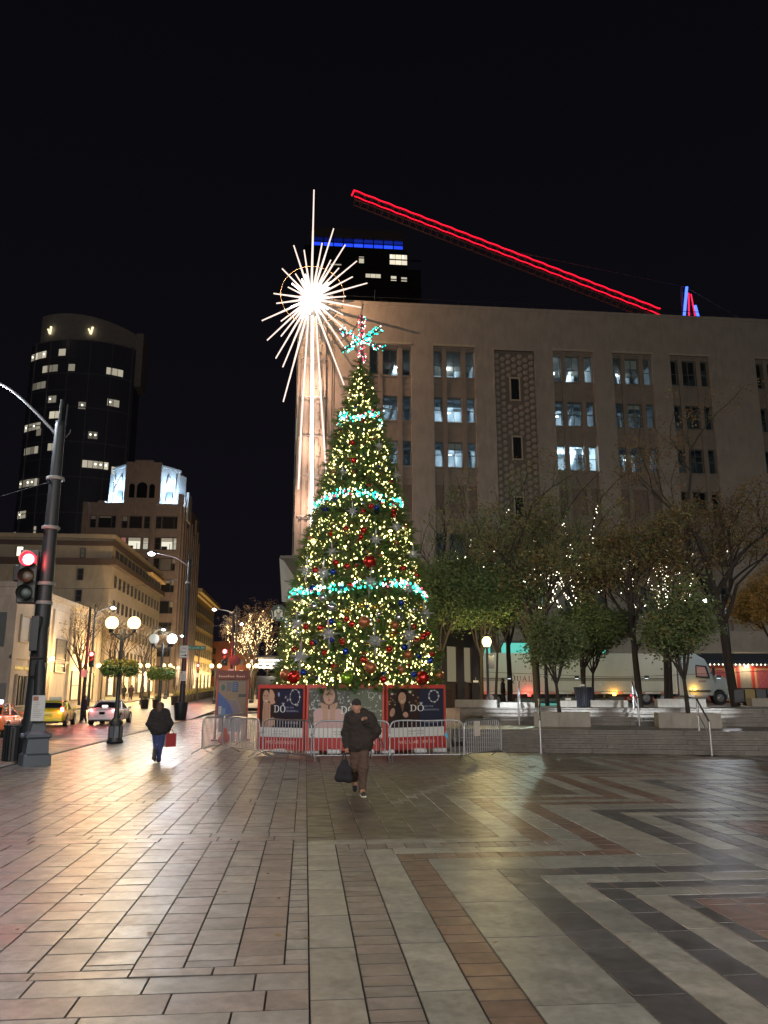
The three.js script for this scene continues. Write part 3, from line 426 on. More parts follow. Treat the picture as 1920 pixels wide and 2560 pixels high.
{ // art deco tower with a lit crown
  const b = thing('crown_tower', 'brown stepped office tower with a pale blue floodlit crown', 'building', [0, 0, 0]), m = stone([0.36, 0.28, 0.25]), pale = stone([0.55, 0.56, 0.56]);
  const fz = -150; // front
  mesh('wall', [bx(-42, -23.9, -0.5, 36.2, -176, fz)], m, b);
  mesh('center_bay', [bx(-34.6, -28.0, 36.2, 44.2, -168, fz + 0.3), bx(-33, -29.6, 44.2, 44.6, -160, fz + 0.2)], m, b);
  mesh('side_wall', [bx(-31, -23.9, 36.2, 38, -176, -153)], m, b);
  // crown faces turned back at the corners
  mesh('crown_face', [slab([[-34.4, 36.2, fz - 0.3], [-34.4, 43.4, fz - 0.3], [-37.3, 43.0, fz - 2.2], [-37.3, 36.2, fz - 2.2]], [0.3, 0, -3]), slab([[-38.3, 36.2, fz - 3], [-38.1, 42.6, fz - 3], [-36.9, 42.6, fz - 2.3], [-36.9, 36.2, fz - 2.3]], [0.4, 0, -3]), slab([[-28.2, 36.2, fz - 0.3], [-28.2, 43.4, fz - 0.3], [-24.9, 43.0, fz - 2.4], [-24.9, 36.2, fz - 2.4]].reverse(), [0, 0, -3]), slab([[-25.2, 36.2, fz - 2.1], [-25.2, 42.6, fz - 2.1], [-23.9, 42.4, fz - 3.6], [-23.9, 34, fz - 3.6]].reverse(), [-0.4, 0, -3]), bx(-37.5, -24.6, 36.2, 41, -168, -155.5), bx(-24.3, -23.3, 34, 39.5, -158, -154)], pale, b);
  mesh('crown_cap', [slab([[-34.6, 43.4, fz], [-34.6, 43.8, fz], [-37.6, 43.4, fz - 2], [-37.6, 43.0, fz - 2]], [0.1, 0, -3.4]), slab([[-28, 43.4, fz], [-28, 43.8, fz], [-24.7, 43.4, fz - 2.2], [-24.7, 43.0, fz - 2.2]].reverse(), [0, 0, -3.4])], pale, b);
  const gable = []; for (const [x, z, s] of [[-35.9, fz - 1.0, 1], [-26.5, fz - 1.05, 1]]) gable.push(beam([x - 0.9, 40.0, z + 0.1], [x, 41.6, z + 0.35], 0.14), beam([x + 0.9, 40.0, z + 0.1], [x, 41.6, z + 0.35], 0.14), beam([x - 0.9, 38.4, z + 0.1], [x - 0.9, 41.4, z + 0.1], 0.12), beam([x + 0.9, 38.4, z + 0.1], [x + 0.9, 41.4, z + 0.1], 0.12));
  mesh('crown_tracery', gable, m, b);
  const arch = (w, h) => { const s = new THREE.Shape(); s.moveTo(-w / 2, 0); s.lineTo(w / 2, 0); s.lineTo(w / 2, h - w / 2); s.absarc(0, h - w / 2, w / 2, 0, Math.PI, false); return new THREE.ExtrudeGeometry(s, { depth: 0.12, bevelEnabled: false, curveSegments: 10 }); };
  for (const [x, w, h, z] of [[-33.2, 1, 2.7, fz + 0.3], [-31.35, 1.9, 3.0, fz + 0.3], [-29.5, 1, 2.7, fz + 0.3]]) mesh('arched_window', arch(w, h).translate(x, 37.2, z - 0.03), M.darkglass, b);
  for (const [x, z, ry] of [[-35.7, fz - 1.1, -0.55], [-26.5, fz - 1.32, 0.57]]) mesh('arched_window', place(arch(1.5, 2.6), x, 36.3, z - 0.05, ry), std([0.12, 0.14, 0.17], 0.3), b);
  mesh('unseen_flood_lamp', [rbox(0.3, 0.3, 0.3, 0.05, -36.7, 36.5, fz - 0.3), rbox(0.3, 0.3, 0.3, 0.05, -25.7, 36.5, fz - 0.3)], glow([0.6, 0.8, 1], 4), b);
  for (const x of [-36.7, -25.7]) { lamp(x, 37.1, fz - 0.35, C(0.5, 0.74, 1), 75, b); lamp(x + (x < -30 ? -1.4 : 1.3), 37.6, fz - 0.8, C(0.5, 0.74, 1), 50, b); lamp(x, 40.3, fz + 0.1, C(0.5, 0.74, 1), 60, b); mesh('added_flood_mast', [bar([x, 36.2, fz + 0.1], [x, 40.1, fz + 0.1], 0.05), rbox(0.3, 0.16, 0.2, 0.03, x, 40.05, fz + 0.1)], M.dark, b); }  // masts and upper lamps added to spread the wash up the crown
  mesh('shoulder', [bx(-39.3, -38, 36.2, 36.6, -160, fz), bx(-24.6, -23.7, 36.2, 38.2, fz - 0.8, fz + 0.1)], m, b);
  const rows = [[31.3, 33.9], [27.3, 30.2], [23.4, 25.6], [19.4, 22.4], [15.5, 18.2], [11.6, 14.2], [7.7, 10.3], [3.8, 6.4]].map(([a, c]) => [a - 0.0, c]);
  const ww = framedWindow(2.35, 2.3, 0.12, 0.1, 0), wn = framedWindow(1.05, 2.3, 0.12, 0.09, 1);
  for (const x of [-41.4, -35.35, -28.85, -24.1]) mesh('pier', bx(x - 0.4, x + 0.4, 0, 36.2, fz, fz + 0.3), m, b);
  const cols = [[-39.9, wn, 0], [-37.75, ww, 1], [-36.05, wn, 2], [-34.15, wn, 0], [-32.15, ww, 1], [-30.1, wn, 2], [-27.95, wn, 0], [-26.15, ww, 1], [-24.75, wn, 2]];
  rows.forEach(([y0], r) => cols.forEach(([x, g, k], i) => { const lit = r === 1 && ![2, 3, 6].includes(i); const fw = addWindow(b, g, x, y0 + 0.1, fz, 0, darkFrame, lit ? glow([1, 0.94, 0.75], g === ww ? 0.9 : 0.45) : r === 1 && i === 3 ? glow([0.9, 0.35, 0.25], 0.3) : r === 2 && k === 1 ? std([0.2, 0.18, 0.17], 0.6) : dimPane()); if (lit || rnd() < 0.3) { const hw = g === ww ? 1.05 : 0.42, d = rr(0.3, 1.1); mesh('blind', bx(-hw, hw, 2.2 - d, 2.2, 0.032, 0.05), std([0.42, 0.4, 0.36], 0.9, lit ? { emissive: C(1, 0.9, 0.7), emissiveIntensity: 0.22 } : {}), fw); if (lit && g === ww) mesh('desk', [bx(-hw, hw * rr(-0.4, 0.2), 0.1, rr(0.4, 0.8), 0.032, 0.05), bx(hw * 0.4, hw * 0.5, 0.1, 1.2, 0.032, 0.05)], M.dark, fw); } }));
  for (let k = 0; k < 9; k++) mesh('pier', bx(-23.9, -23.5, 0, 37 - (k % 3) * 2, -152.6 - k * 2.8, -151.6 - k * 2.8), m, b);
  for (let k = 0; k < 8; k++) for (let r = 0; r < 8; r++) addWindow(b, wn, -23.88, rows[r][0] + 0.1, -153.6 - k * 2.8, EAST, darkFrame, dimPane());
  for (const z of [-154, -164, -174]) { const f = addWindow(b, framedWindow(6, 3.4, 0.25, 0.14, 1), -23.85, 1 + gradeY(z), z, EAST, darkFrame, glow([1, 0.8, 0.5], 1.5), 'shop_window'); lamp(-22.4, 3.8 + gradeY(z), z, C(1, 0.75, 0.42), 70, b); }
  lamp(-21, 22, -146, C(1, 0.78, 0.6), 0.01, b);
}
{ // long cream block with a big overhanging cornice
  const b = thing('overhang_building', 'yellow lit block with small windows and wide overhanging cornice, far up the street', 'building', [0, 0, 0]), m = stone([0.5, 0.38, 0.2]);
  mesh('wall', bx(-60, -24.1, -0.5, 22.2, -213, -177), m, b); mesh('cornice', [bx(-60, -22.6, 22.7, 23.5, -214, -175.6), bx(-60, -23.4, 22.2, 22.7, -213.4, -176.4)], m, b);
  const w = framedWindow(1.9, 2.0, 0.14, 0.1, 1); for (let k = 0; k < 9; k++) for (let r = 0; r < 5; r++) addWindow(b, w, -24.1, 18.9 - r * 3.2, -179.6 - k * 3.9, EAST, darkFrame, std([0.02, 0.018, 0.016], 0.5));
  for (let k = 0; k < 5; k++) { const z = -180.5 - k * 7; addWindow(b, framedWindow(5, 3.4, 0.2, 0.14, 1), -24.1, 2.2, z, EAST, darkFrame, glow([1, 0.7, 0.3], 2), 'shop_window'); lamp(-21.8, 6.2, z, C(1, 0.66, 0.25), 150, b); }
}
{ // brick block closing the street
  const b = thing('brick_building', 'reddish brick block at the far end of the street beside the twinkling tree', 'building', [0, 0, 0]), m = stone([0.2, 0.075, 0.05]);
  mesh('wall', bx(-27.2, -14, -1, 14.6, -246, -230), m, b); mesh('parapet', bx(-27.5, -13.7, 14.6, 15.2, -246, -229.7), m, b);
  const w = framedWindow(1.2, 1.8, 0.14, 0.1, 1); for (let k = 0; k < 5; k++) for (let r = 0; r < 3; r++) addWindow(b, w, -25.6 + k * 2.6, 5.6 + r * 3, -230, 0, m, rnd() < 0.3 ? warmPane() : dimPane());
  lamp(-20, 7, -226, C(1, 0.6, 0.3), 130, b); mesh('wall_lamp', rbox(0.4, 0.4, 0.4, 0.1, -20, 7, -229.4), glow([1, 0.7, 0.4], 5), b);
  const t = thing('side_street_block', 'dark block beyond the left shops closing the left side street', 'building', [0, 0, 0]); mesh('wall', bx(-100, -62, -1, 18, -120, -70), stone([0.25, 0.2, 0.16]), t); mesh('roof_edge', bx(-101, -61.8, 18, 18.5, -120, -69.7), M.dark, t);
}
{ // curved dark glass tower at the far left
  const b = thing('round_tower', 'dark curved glass apartment tower rising at the far left with scattered lit rooms', 'building', [-73.5, 0, -268]), dg = std([0.1, 0.1, 0.13], 0.35), slabM = std([0.22, 0.21, 0.23], 0.7), wl = stone([0.5, 0.46, 0.43]);
  const R = 24, H = 110.5, a0 = -0.78, a1 = 0.74, arc = (r, y0, y1, s, e, n = 18) => { const g = new THREE.CylinderGeometry(r, r, y1 - y0, n, 1, true, s, e - s); return g.translate(0, (y0 + y1) / 2, 0); };
  const prism = (r, y0, y1, s, e, n = 20) => { const sh = new THREE.Shape(); for (let i = 0; i <= n; i++) { const a = s + (e - s) * i / n; i ? sh.lineTo(Math.sin(a) * r, -Math.cos(a) * r) : sh.moveTo(Math.sin(a) * r, -Math.cos(a) * r); } sh.lineTo(Math.sin(e) * r, -9); sh.lineTo(Math.sin(s) * r, -9); return new THREE.ExtrudeGeometry(sh, { depth: y1 - y0, bevelEnabled: false }).rotateX(-Math.PI / 2).translate(0, y0, 0); };
  mesh('curtain_wall', prism(R, -1, H, a0, a1), dg, b);
  const cap = prism(R - 0.4, H, 121, -0.62, a1 + 0.01), cp = cap.attributes.position; for (let i = 0; i < cp.count; i++) if (cp.getY(i) > H + 1) cp.setY(i, H + 9.6 - Math.pow((cp.getX(i) + 12) / 13, 2) * 0.9); cap.computeVertexNormals(); mesh('roof_wall', cap, wl, b);
  mesh('end_wall', bx(15.9, 18.2, 98, H + 6, 9, 17.4), wl, b);
  for (let k = 0; k < 20; k++) { const y = H - k * 5.6; mesh('floor_slab', arc(R + 0.12, y - 0.22, y + 0.1, a0 + (k % 3 === 1 ? 0 : 0.02), k % 2 ? a0 + 0.72 : a1, 18), slabM, b); }
  for (let k = 0; k < 6; k++) { const a = a0 + 0.12 + k * 0.27; mesh('fin', bx(-0.12, 0.12, 0, H + 0.4, R - 0.02, R + 0.35).rotateY(a), slabM, b); }
  const rooms = [[-0.76, 0.3, 0, 1], [-0.27, 0.1, 0, 1.4], [-0.5, 0.24, 1, 0.5], [-0.13, 0.1, 1, 0.5], [0.36, 0.22, 1, 0.7], [-0.66, 0.24, 2, 0.25], [0.4, 0.16, 3, 0.4], [-0.36, 0.12, 3, 0.3], [-0.32, 0.16, 4, 0.7], [-0.75, 0.08, 4.6, 0.5], [-0.66, 0.22, 4.6, 0.5], [-0.3, 0.12, 6, 0.9], [-0.7, 0.26, 6.1, 0.4], [-0.2, 0.12, 7, 0.5], [0.16, 0.32, 7, 0.8], [0.52, 0.14, 7.2, 0.9], [-0.74, 0.36, 8.1, 0.5], [-0.7, 0.16, 10, 0.8], [-0.4, 0.05, 11, 0.4], [-0.76, 0.06, 11.2, 0.4], [-0.36, 0.3, 12.4, 0.15], [-0.62, 0.1, 14, 0.3], [-0.5, 0.08, 5, 0.3], [0.05, 0.1, 3.4, 0.25], [0.2, 0.12, 5.2, 0.15]];
  for (const [a, w, f, k] of rooms) { const y = H - 5.2 * f - 5.4, n = Math.max(1, Math.round(w / 0.07)); for (let i = 0; i < n; i++) { const fr = mesh('window', arc(R + 0.14, y - 0.1, y, a + i * w / n, a + (i + 1) * w / n, 3), slabM, b); mesh('pane', arc(R + 0.1, y, y + 2.3, a + i * w / n + 0.003, a + (i + 1) * w / n - 0.003, 3), glow([1, 0.9, 0.68], k * rr(0.25, 0.9)), fr); if (rnd() < 0.4) mesh('room_lamp', ball(0.3, Math.sin(a + (i + 0.5) * w / n) * (R + 0.1), y + 1.3, Math.cos(a + (i + 0.5) * w / n) * (R + 0.1), 8, 6), glow([1, 0.95, 0.7], 3), fr); } }
  for (const [a, y] of [[-0.43, 113], [0.13, 112.6]]) mesh('roof_lamp', [beam([Math.sin(a) * 24.2, y, Math.cos(a) * 24.2], [Math.sin(a + 0.02) * 24.4, y + 2.4, Math.cos(a + 0.02) * 24.4], 0.5), beam([Math.sin(a) * 24.2, y, Math.cos(a) * 24.2], [Math.sin(a - 0.03) * 24.4, y + 1.7, Math.cos(a - 0.03) * 24.4], 0.4)], glow([1, 0.85, 0.5], 1.6), b);
  lamp(-12, 117, 36, C(1, 0.85, 0.7), 12, b);
}
{ // dark tower with blue lit top floor behind the store
  const b = thing('blue_top_tower', 'dark high-rise behind the star with a blue lit top floor', 'building', [0, 0, 0]), dk = std([0.03, 0.028, 0.03], 0.6);
  mesh('wall', [bx(-4, 36, -1, 169.6, -330, -280), bx(36, 41.5, -1, 161, -325, -281)], dk, b); mesh('top_wall', bx(-1, 34.6, 173.6, 177.6, -320, -280.2), stone([0.17, 0.16, 0.17]), b); mesh('top_core', bx(0, 33.5, 169.6, 173.6, -318, -284), M.dark, b);
  const blue = (k) => glow([0.02, 0.07, 1], k);
  for (let k = 0; k < 9; k++) { const x = -0.6 + k * 3.9; const f = mesh('window', [bx(x, x + 0.24, 169.6, 173.6, -280.5, -280), bx(x + 0.24, x + 3.9, 171.5, 171.66, -280.4, -280.1)], M.black, b); mesh('blue_lit_pane', bx(x + 0.3, x + 3.8, 169.7, 171.5, -281, -280.9), blue(k % 3 === 1 ? 1.6 : 1.1), f); mesh('blue_lit_pane', bx(x + 0.3, x + 3.8, 171.66, 173.5, -281, -280.9), blue(k > 3 ? 0.25 : 0.1), f); }
  for (const [x0, x1, y0, y1, k] of [[29.15, 36.0, 162.9, 167.2, 0.9], [17.2, 19.2, 162.8, 165.6, 0.6], [19.8, 25.7, 156.4, 158.5, 0.6], [29.6, 31.8, 156, 158, 0.7], [33.6, 35.9, 155.9, 157.7, 0.5], [6.2, 10.5, 161.4, 162, 0.35]]) { const f = mesh('window', [bx(x0 - 0.2, x1 + 0.2, y0 - 0.2, y0, -280.1, -279.8), bx(x0 - 0.2, x1 + 0.2, y1, y1 + 0.2, -280.1, -279.8)], M.black, b); const n = Math.max(1, Math.round((x1 - x0) / 2)); for (let i = 0; i < n; i++) { const a = x0 + (x1 - x0) * i / n, c = x0 + (x1 - x0) * (i + 1) / n; mesh('pane', bx(a + 0.06, c - 0.06, y0, y1, -280, -279.9), glow([1, 0.9, 0.68], k * rr(0.8, 1.2)), f); if (y1 - y0 > 4) mesh('glazing_bar', bx(a, c, (y0 + y1) / 2 - 0.08, (y0 + y1) / 2 + 0.08, -279.88, -279.8), M.black, f); if (k > 0.8 && i % 2 === 0) mesh('room_lamp', bx(a + 0.5, a + 0.8, y1 - 1.4, y1 - 0.3, -279.88, -279.8), glow([1, 1, 0.95], 3), f); } }
  for (let k = 0; k < 5; k++) mesh('ledge', bx(-4, 41.6, 148 + k * 4.2, 148.3 + k * 4.2, -280.2, -279.5), dk, b);
}
{ // shopping arcade across the plaza, behind the photographer: its lit front is what lights the store and the posters
  const b = thing('shopping_arcade', 'lit shopping arcade front across the plaza, behind the photographer', 'building', [0, 0, 0]), m = stone([0.4, 0.36, 0.3]);
  mesh('wall', [bx(-32, 36, 0, 30, 56, 70)], m, b);
  for (let k = 0; k < 9; k++) for (let r = 0; r < 3; r++) { const x = -28 + k * 7, y = 5 + r * 8, f = mesh('window', [bx(x - 3, x + 3, y - 0.2, y, 55.8, 56), bx(x - 3, x + 3, y + 6, y + 6.2, 55.8, 56)], darkFrame, b); mesh('lit_pane', bx(x - 2.9, x + 2.9, y, y + 6, 55.9, 55.97), glow([1, 0.88, 0.72], 1.1), f); }
  const l = new THREE.RectAreaLight(C(1, 0.94, 0.87), 4.6, 62, 22); l.position.set(0, 16, 55.6); b.add(l);
}
// ------------------------------------------------------------------ the big tree
const TREE = [1.83, 0, -28.4];
const prof = [[2.0, 2.72], [3.6, 2.58], [5.3, 2.28], [6.9, 1.92], [8.55, 1.49], [10.2, 1.07], [11.8, 0.69], [13.0, 0.42], [14.25, 0.1]];
const rad = (y) => { for (let i = 1; i < prof.length; i++) if (y <= prof[i][0]) { const [y0, r0] = prof[i - 1], [y1, r1] = prof[i]; return r0 + (r1 - r0) * (y - y0) / (y1 - y0); } return 0.08; };
{
  const t = thing('christmas_tree', 'tall conical Christmas tree covered in yellow lights in the middle of the plaza', 'Christmas tree', TREE);
  mesh('tree_core', lathe([[0.001, 2.05], ...prof.map(([y, r]) => [Math.max(0.03, r - 0.42), y + 0.04]), [0.001, 14.2]], 36), std([0.012, 0.02, 0.01], 0.95), t);
  mesh('trunk', cyl(0.25, 0.2, 2.1, 0, 0, 0, 12), M.bark, t);
  // a fir sprig: stem and flat needles
  const sprig = (() => { const g = [], q = new THREE.BufferGeometry(), pos = []; const needle = (y, a, l) => { const c = Math.cos(a), s = Math.sin(a), w = 0.011; pos.push(-s * w, y, c * w, s * w, y, -c * w, c * l, y + l * 0.75, s * l); }; for (let k = 0; k < 46; k++) needle(k / 46 * 0.42, k * 2.4, 0.115 - 0.05 * k / 46); q.setAttribute('position', new THREE.Float32BufferAttribute(pos, 3)); q.computeVertexNormals(); return q; })();
  const mats = [], cols = [];
  for (let i = 0; i < 9500; i++) {
    const y = 2.0 + 12.2 * (1 - Math.sqrt(rnd())) ** 0.92, a = rnd() * 6.2832, lump = 0.2 * noise.noise(Math.cos(a) * 4, y * 1.9, Math.sin(a) * 4) - 0.12 * (((y + 0.1 * Math.sin(a * 5)) / 0.62) % 1) * Math.min(1, rad(y)), r = Math.max(0.02, rad(y) - rr(0.06, 0.4) + lump);
    const out = V(Math.cos(a), rr(-0.55, 0.45), Math.sin(a)).normalize().add(V(rr(-0.5, 0.5), rr(-0.3, 0.3), rr(-0.5, 0.5))).normalize();
    mats.push(new THREE.Matrix4().compose(V(Math.cos(a) * r, y, Math.sin(a) * r), new THREE.Quaternion().setFromUnitVectors(V(0, 1, 0), out), V(1, 1, 1).multiplyScalar(rr(0.75, 1.25)))); cols.push(C(rr(0.5, 1.15), rr(0.7, 1.2), rr(0.5, 0.95)));
  }
  stuffInst('fir_sprigs', sprig, std([0.085, 0.115, 0.03], 0.7, { side: THREE.DoubleSide }), mats, t, cols);
  // strings of lights
  const onTree = (y, a, d = 0) => V(TREE[0] + Math.cos(a) * (rad(y) + d), y, TREE[2] + Math.sin(a) * (rad(y) + d));
  const bulb = new THREE.SphereGeometry(0.0265, 7, 5).scale(0.85, 1.35, 0.85), lm = [];
  for (let i = 0; i < 6000; i++) { const y = 2.1 + 11.9 * (1 - Math.sqrt(rnd())), a = rnd() * 6.2832; const thin = (y > 7.9 && y < 8.2) || (y > 5 && y < 5.25); if (thin) continue; if (noise.noise(Math.cos(a) * 5 + 9, y * 2.2, Math.sin(a) * 5) > 0.42) continue; const d = rr(-0.2, 0.06) + 0.2 * noise.noise(Math.cos(a) * 4, y * 1.9, Math.sin(a) * 4) - 0.08 * (((y + 0.1 * Math.sin(a * 5)) / 0.62) % 1), p = onTree(y, a, d); lm.push(new THREE.Matrix4().compose(p, new THREE.Quaternion().setFromEuler(new THREE.Euler(rr(-0.6, 0.6), 0, rr(-0.6, 0.6))), V(1, 1, 1).multiplyScalar(rr(0.65, 1.15)))); }
  const strings = thing('string_lights', 'hundreds of warm yellow bulbs strung all over the big tree', 'string lights'); [[3, 0], [7, 1], [14, 2]].forEach(([k, r]) => stuffInst('yellow_bulb_lights', bulb, glow([1, 0.88, 0.32], k), lm.filter((_, i) => i % 3 === r), strings));
  // three bands of teal and pink bulbs
  const bandMat = glow([1, 1, 1], 1);
  for (const [y0, words, n] of [[11.75, 'topmost narrow band of teal and pink bulbs round the big tree', 150], [8.55, 'middle band of teal and pink bulbs round the big tree', 300], [5.25, 'lowest and widest band of teal and pink bulbs round the big tree', 520]]) {
    const g = thing('light_band', words, 'string lights'); const groups = [[[0.02, 0.8, 0.56], 0.56, 4.5], [[0.72, 1, 0.9], 0.3, 6], [[1, 0.06, 0.16], 0.14, 4]];
    for (const [c, share, k] of groups) { const ms = []; for (let i = 0; i < n * share; i++) { const a = rnd() * 6.2832, y = y0 + 0.13 * Math.sin(a * 3 + y0) + rr(-0.14, 0.14) - 0.12 * (y0 < 6 ? Math.cos(a * 2) : 0); ms.push(new THREE.Matrix4().makeTranslation(...onTree(y, a, rr(0.02, 0.16)).toArray()).scale(V(1, 1, 1).multiplyScalar(rr(1.0, 1.45)))); } stuffInst(share > 0.5 ? 'teal_bulb_lights' : share > 0.2 ? 'white_bulb_lights' : 'pink_bulb_lights', bulb, glow(c, k), ms, g); }
  }
  // ornaments: balls and star bursts, each its own object
  const ballMat = { red: std([0.4, 0.022, 0.016], 0.2, { metalness: 0.7 }), blue: std([0.015, 0.045, 0.3], 0.2, { metalness: 0.7 }), green: std([0.2, 0.36, 0.03], 0.24, { metalness: 0.6 }), silver: std([0.55, 0.57, 0.6], 0.16, { metalness: 0.9 }), copper: std([0.3, 0.1, 0.04], 0.35, { metalness: 0.5 }), gold: std([0.7, 0.5, 0.1], 0.18, { metalness: 0.9 }) };
  const protos = {};
  const addBall = (x, y, size0, color) => { const size = size0 * 0.68;   // x = offset from the axis as seen from the front
    const r = rad(y) + 0.06, cx = Math.max(-0.98, Math.min(0.98, x / r)), a = Math.PI / 2 - Math.asin(cx) - 0.05, p = onTree(y, a, 0.04 + size * 0.4);
    const tier = y < 5.05 ? 'below the lowest teal band' : y < 8.3 ? 'between lowest and middle teal bands' : y < 11.6 ? 'between middle and topmost teal bands' : 'above the topmost teal band';
    const side = cx < -0.55 ? 'left edge' : cx < -0.18 ? 'left half' : cx < 0.18 ? 'middle' : cx < 0.55 ? 'right half' : 'right edge', big = size > 0.16 ? 'very large' : size > 0.11 ? 'large' : size > 0.07 ? 'medium' : 'small';
    const label = `${big} ${color} ball ornament, ${side} of the tree, ${tier}`, key = color + big;
    let o;
    if (!protos[key]) { o = protos[key] = thing('ball_ornament', label, 'ornament', p.toArray(), 0, label); mesh('ball', new THREE.SphereGeometry(size, 18, 12), ballMat[color], o); mesh('cap', cyl(size * 0.2, size * 0.17, size * 0.18, 0, size * 0.95, 0, 8), M.steel, o); }
    else o = copy(protos[key], p.toArray(), 0, label, label);
    o.userData.group = label;
  };
  for (const [u, v, s, c] of [[1035, 1697, 0.33, 'red'], [855, 1699, 0.3, 'green'], [908, 1676, 0.29, 'copper'], [740, 1695, 0.25, 'red'], [722, 1690, 0.25, 'copper'], [895, 1573, 0.24, 'copper'], [980, 1680, 0.22, 'copper'], [1092, 1690, 0.3, 'copper'], [823, 1537, 0.25, 'silver'], [783, 1533, 0.23, 'silver'], [802, 1514, 0.18, 'silver'], [752, 1510, 0.2, 'silver'], [978, 1559, 0.19, 'silver'], [1042, 1530, 0.18, 'gold'], [910, 1432, 0.24, 'red'], [858, 1443, 0.17, 'red'], [786, 1447, 0.22, 'red'], [1035, 1452, 0.2, 'red'], [996, 1441, 0.18, 'red'], [898, 1355, 0.19, 'red'], [1045, 1597, 0.2, 'red'], [1072, 1638, 0.17, 'red'], [765, 1580, 0.2, 'red'], [797, 1585, 0.2, 'red'], [780, 1620, 0.22, 'red'], [846, 1617, 0.19, 'red'], [893, 1658, 0.2, 'red'], [953, 1633, 0.16, 'red'], [840, 1578, 0.18, 'green'], [990, 1628, 0.17, 'blue'], [1064, 1656, 0.17, 'blue'], [820, 1571, 0.17, 'blue'], [745, 1657, 0.16, 'blue'], [1040, 1380, 0.15, 'blue'], [1098, 1668, 0.16, 'blue'], [1060, 1590, 0.17, 'red'], [1017, 1580, 0.18, 'red'], [968, 1578, 0.18, 'copper'], [938, 1702, 0.22, 'red'], [1000, 1645, 0.17, 'copper'], [920, 1538, 0.16, 'gold'], [890, 1532, 0.15, 'gold']]) { const k = (2212 / 2560) * 0 + 1; addBall((u - 903) / 72.5 * k, 1.95 + (1725 - v) / 71.5 * 1.0 + (1725 - v > 200 ? (1725 - v - 200) * 0.0006 : 0), s, c); }
  for (let i = 0; i < 105; i++) { const y = 2.3 + 11.2 * (1 - Math.sqrt(rnd())), r = rad(y), x = rr(-0.97, 0.97) * r; addBall(x, y, y > 9 ? rr(0.07, 0.11) : rr(0.075, 0.15), pick(y > 3.2 && y < 5 ? ['silver', 'gold', 'silver', 'red', 'blue'] : ['red', 'red', 'blue', 'red', 'copper', 'blue', 'green'])); }
  // crystal star bursts
  const clear = std([0.36, 0.37, 0.36], 0.28, { metalness: 0.5 });
  const burst = (x, y, s0, words, tilt = 0) => { const s = s0 * 1.0;
    const r = rad(y) + 0.14, cx = Math.max(-1.02, Math.min(1.02, x / r)), a = Math.PI / 2 - Math.asin(Math.max(-1, Math.min(1, cx))) - 0.05, p = onTree(y, a, 0.2), o = thing('star_ornament', words, 'ornament', p.toArray(), 0), spike = (ang, L, w) => { const g = new THREE.OctahedronGeometry(1, 0); g.scale(w, L / 2, w * 0.7); g.translate(0, L / 2, 0); g.rotateZ(ang); return g; };
    for (let k = 0; k < 8; k++) mesh('ray', spike(k * Math.PI / 4 + tilt, s * (k % 4 === 0 ? 1.25 : k % 2 === 0 ? 0.85 : 0.62), s * 0.085), clear, o);
    for (let k = 0; k < 8; k++) mesh('small_ray', spike(k * Math.PI / 4 + Math.PI / 8 + tilt, s * 0.45, s * 0.05), clear, o);
    mesh('center', new THREE.IcosahedronGeometry(s * 0.16, 0), clear, o);
  };
  const py = (v) => 1.95 + (1725 - v) / 71.5 + Math.max(0, 1525 - v) * 0.0006, px = (u) => (u - 903) / 72.5;
  for (const [u, v, s, w] of [[918, 1616, 0.5, 'silver starburst ornament low in the very middle of the tree'], [815, 1600, 0.46, 'silver starburst ornament low on the left half of the tree'], [1002, 1600, 0.48, 'silver starburst ornament low on the right half of the tree'], [754, 1649, 0.5, 'lowest silver starburst ornament near the tree\'s left foot'], [745, 1572, 0.42, 'silver starburst ornament on the left edge, under the lowest teal band'], [803, 1458, 0.46, 'silver starburst ornament on the left, just above the lowest teal band'], [766, 1445, 0.42, 'silver starburst ornament sticking out of the left edge above the lowest teal band'], [1050, 1545, 0.42, 'silver starburst ornament on the right edge under the lowest teal band'], [910, 1480, 0.42, 'silver starburst ornament in the middle on the lowest teal band'], [1005, 1490, 0.36, 'silver starburst ornament on the right of the lowest teal band'], [1025, 1402, 0.38, 'silver starburst ornament on the right edge above the lowest teal band'], [926, 1378, 0.36, 'silver starburst ornament in the middle between the two lower teal bands'], [824, 1407, 0.32, 'silver starburst ornament on the left between the two lower teal bands'], [980, 1340, 0.34, 'silver starburst ornament on the right below the middle teal band'], [872, 1308, 0.3, 'silver starburst ornament left of centre below the middle teal band'], [990, 1197, 0.27, 'silver starburst ornament on the right edge above the middle teal band'], [943, 1130, 0.25, 'silver starburst ornament high on the right of the tree'], [850, 1205, 0.24, 'silver starburst ornament high on the left above the middle teal band']]) burst(px(u), py(v), s, w, rr(-0.12, 0.12));
  // six-armed topper wrapped in bulbs
  const top = thing('tree_topper', 'six-armed star of teal and red bulbs on the tip of the tree', 'star', [TREE[0] + 0.05, 15.05, TREE[2]]);
  const arms = [[Math.PI / 2, 'red'], [-Math.PI / 2, 'red'], [0.58, 'teal'], [Math.PI + 0.58, 'teal'], [Math.PI - 0.42, 'mix'], [-0.42, 'mix']];
  const wire = std([0.05, 0.06, 0.05], 0.6), mt = { teal: glow([0, 0.85, 0.66], 4), white: glow([1, 0.95, 0.88], 6), red: glow([1, 0.04, 0.1], 4) };
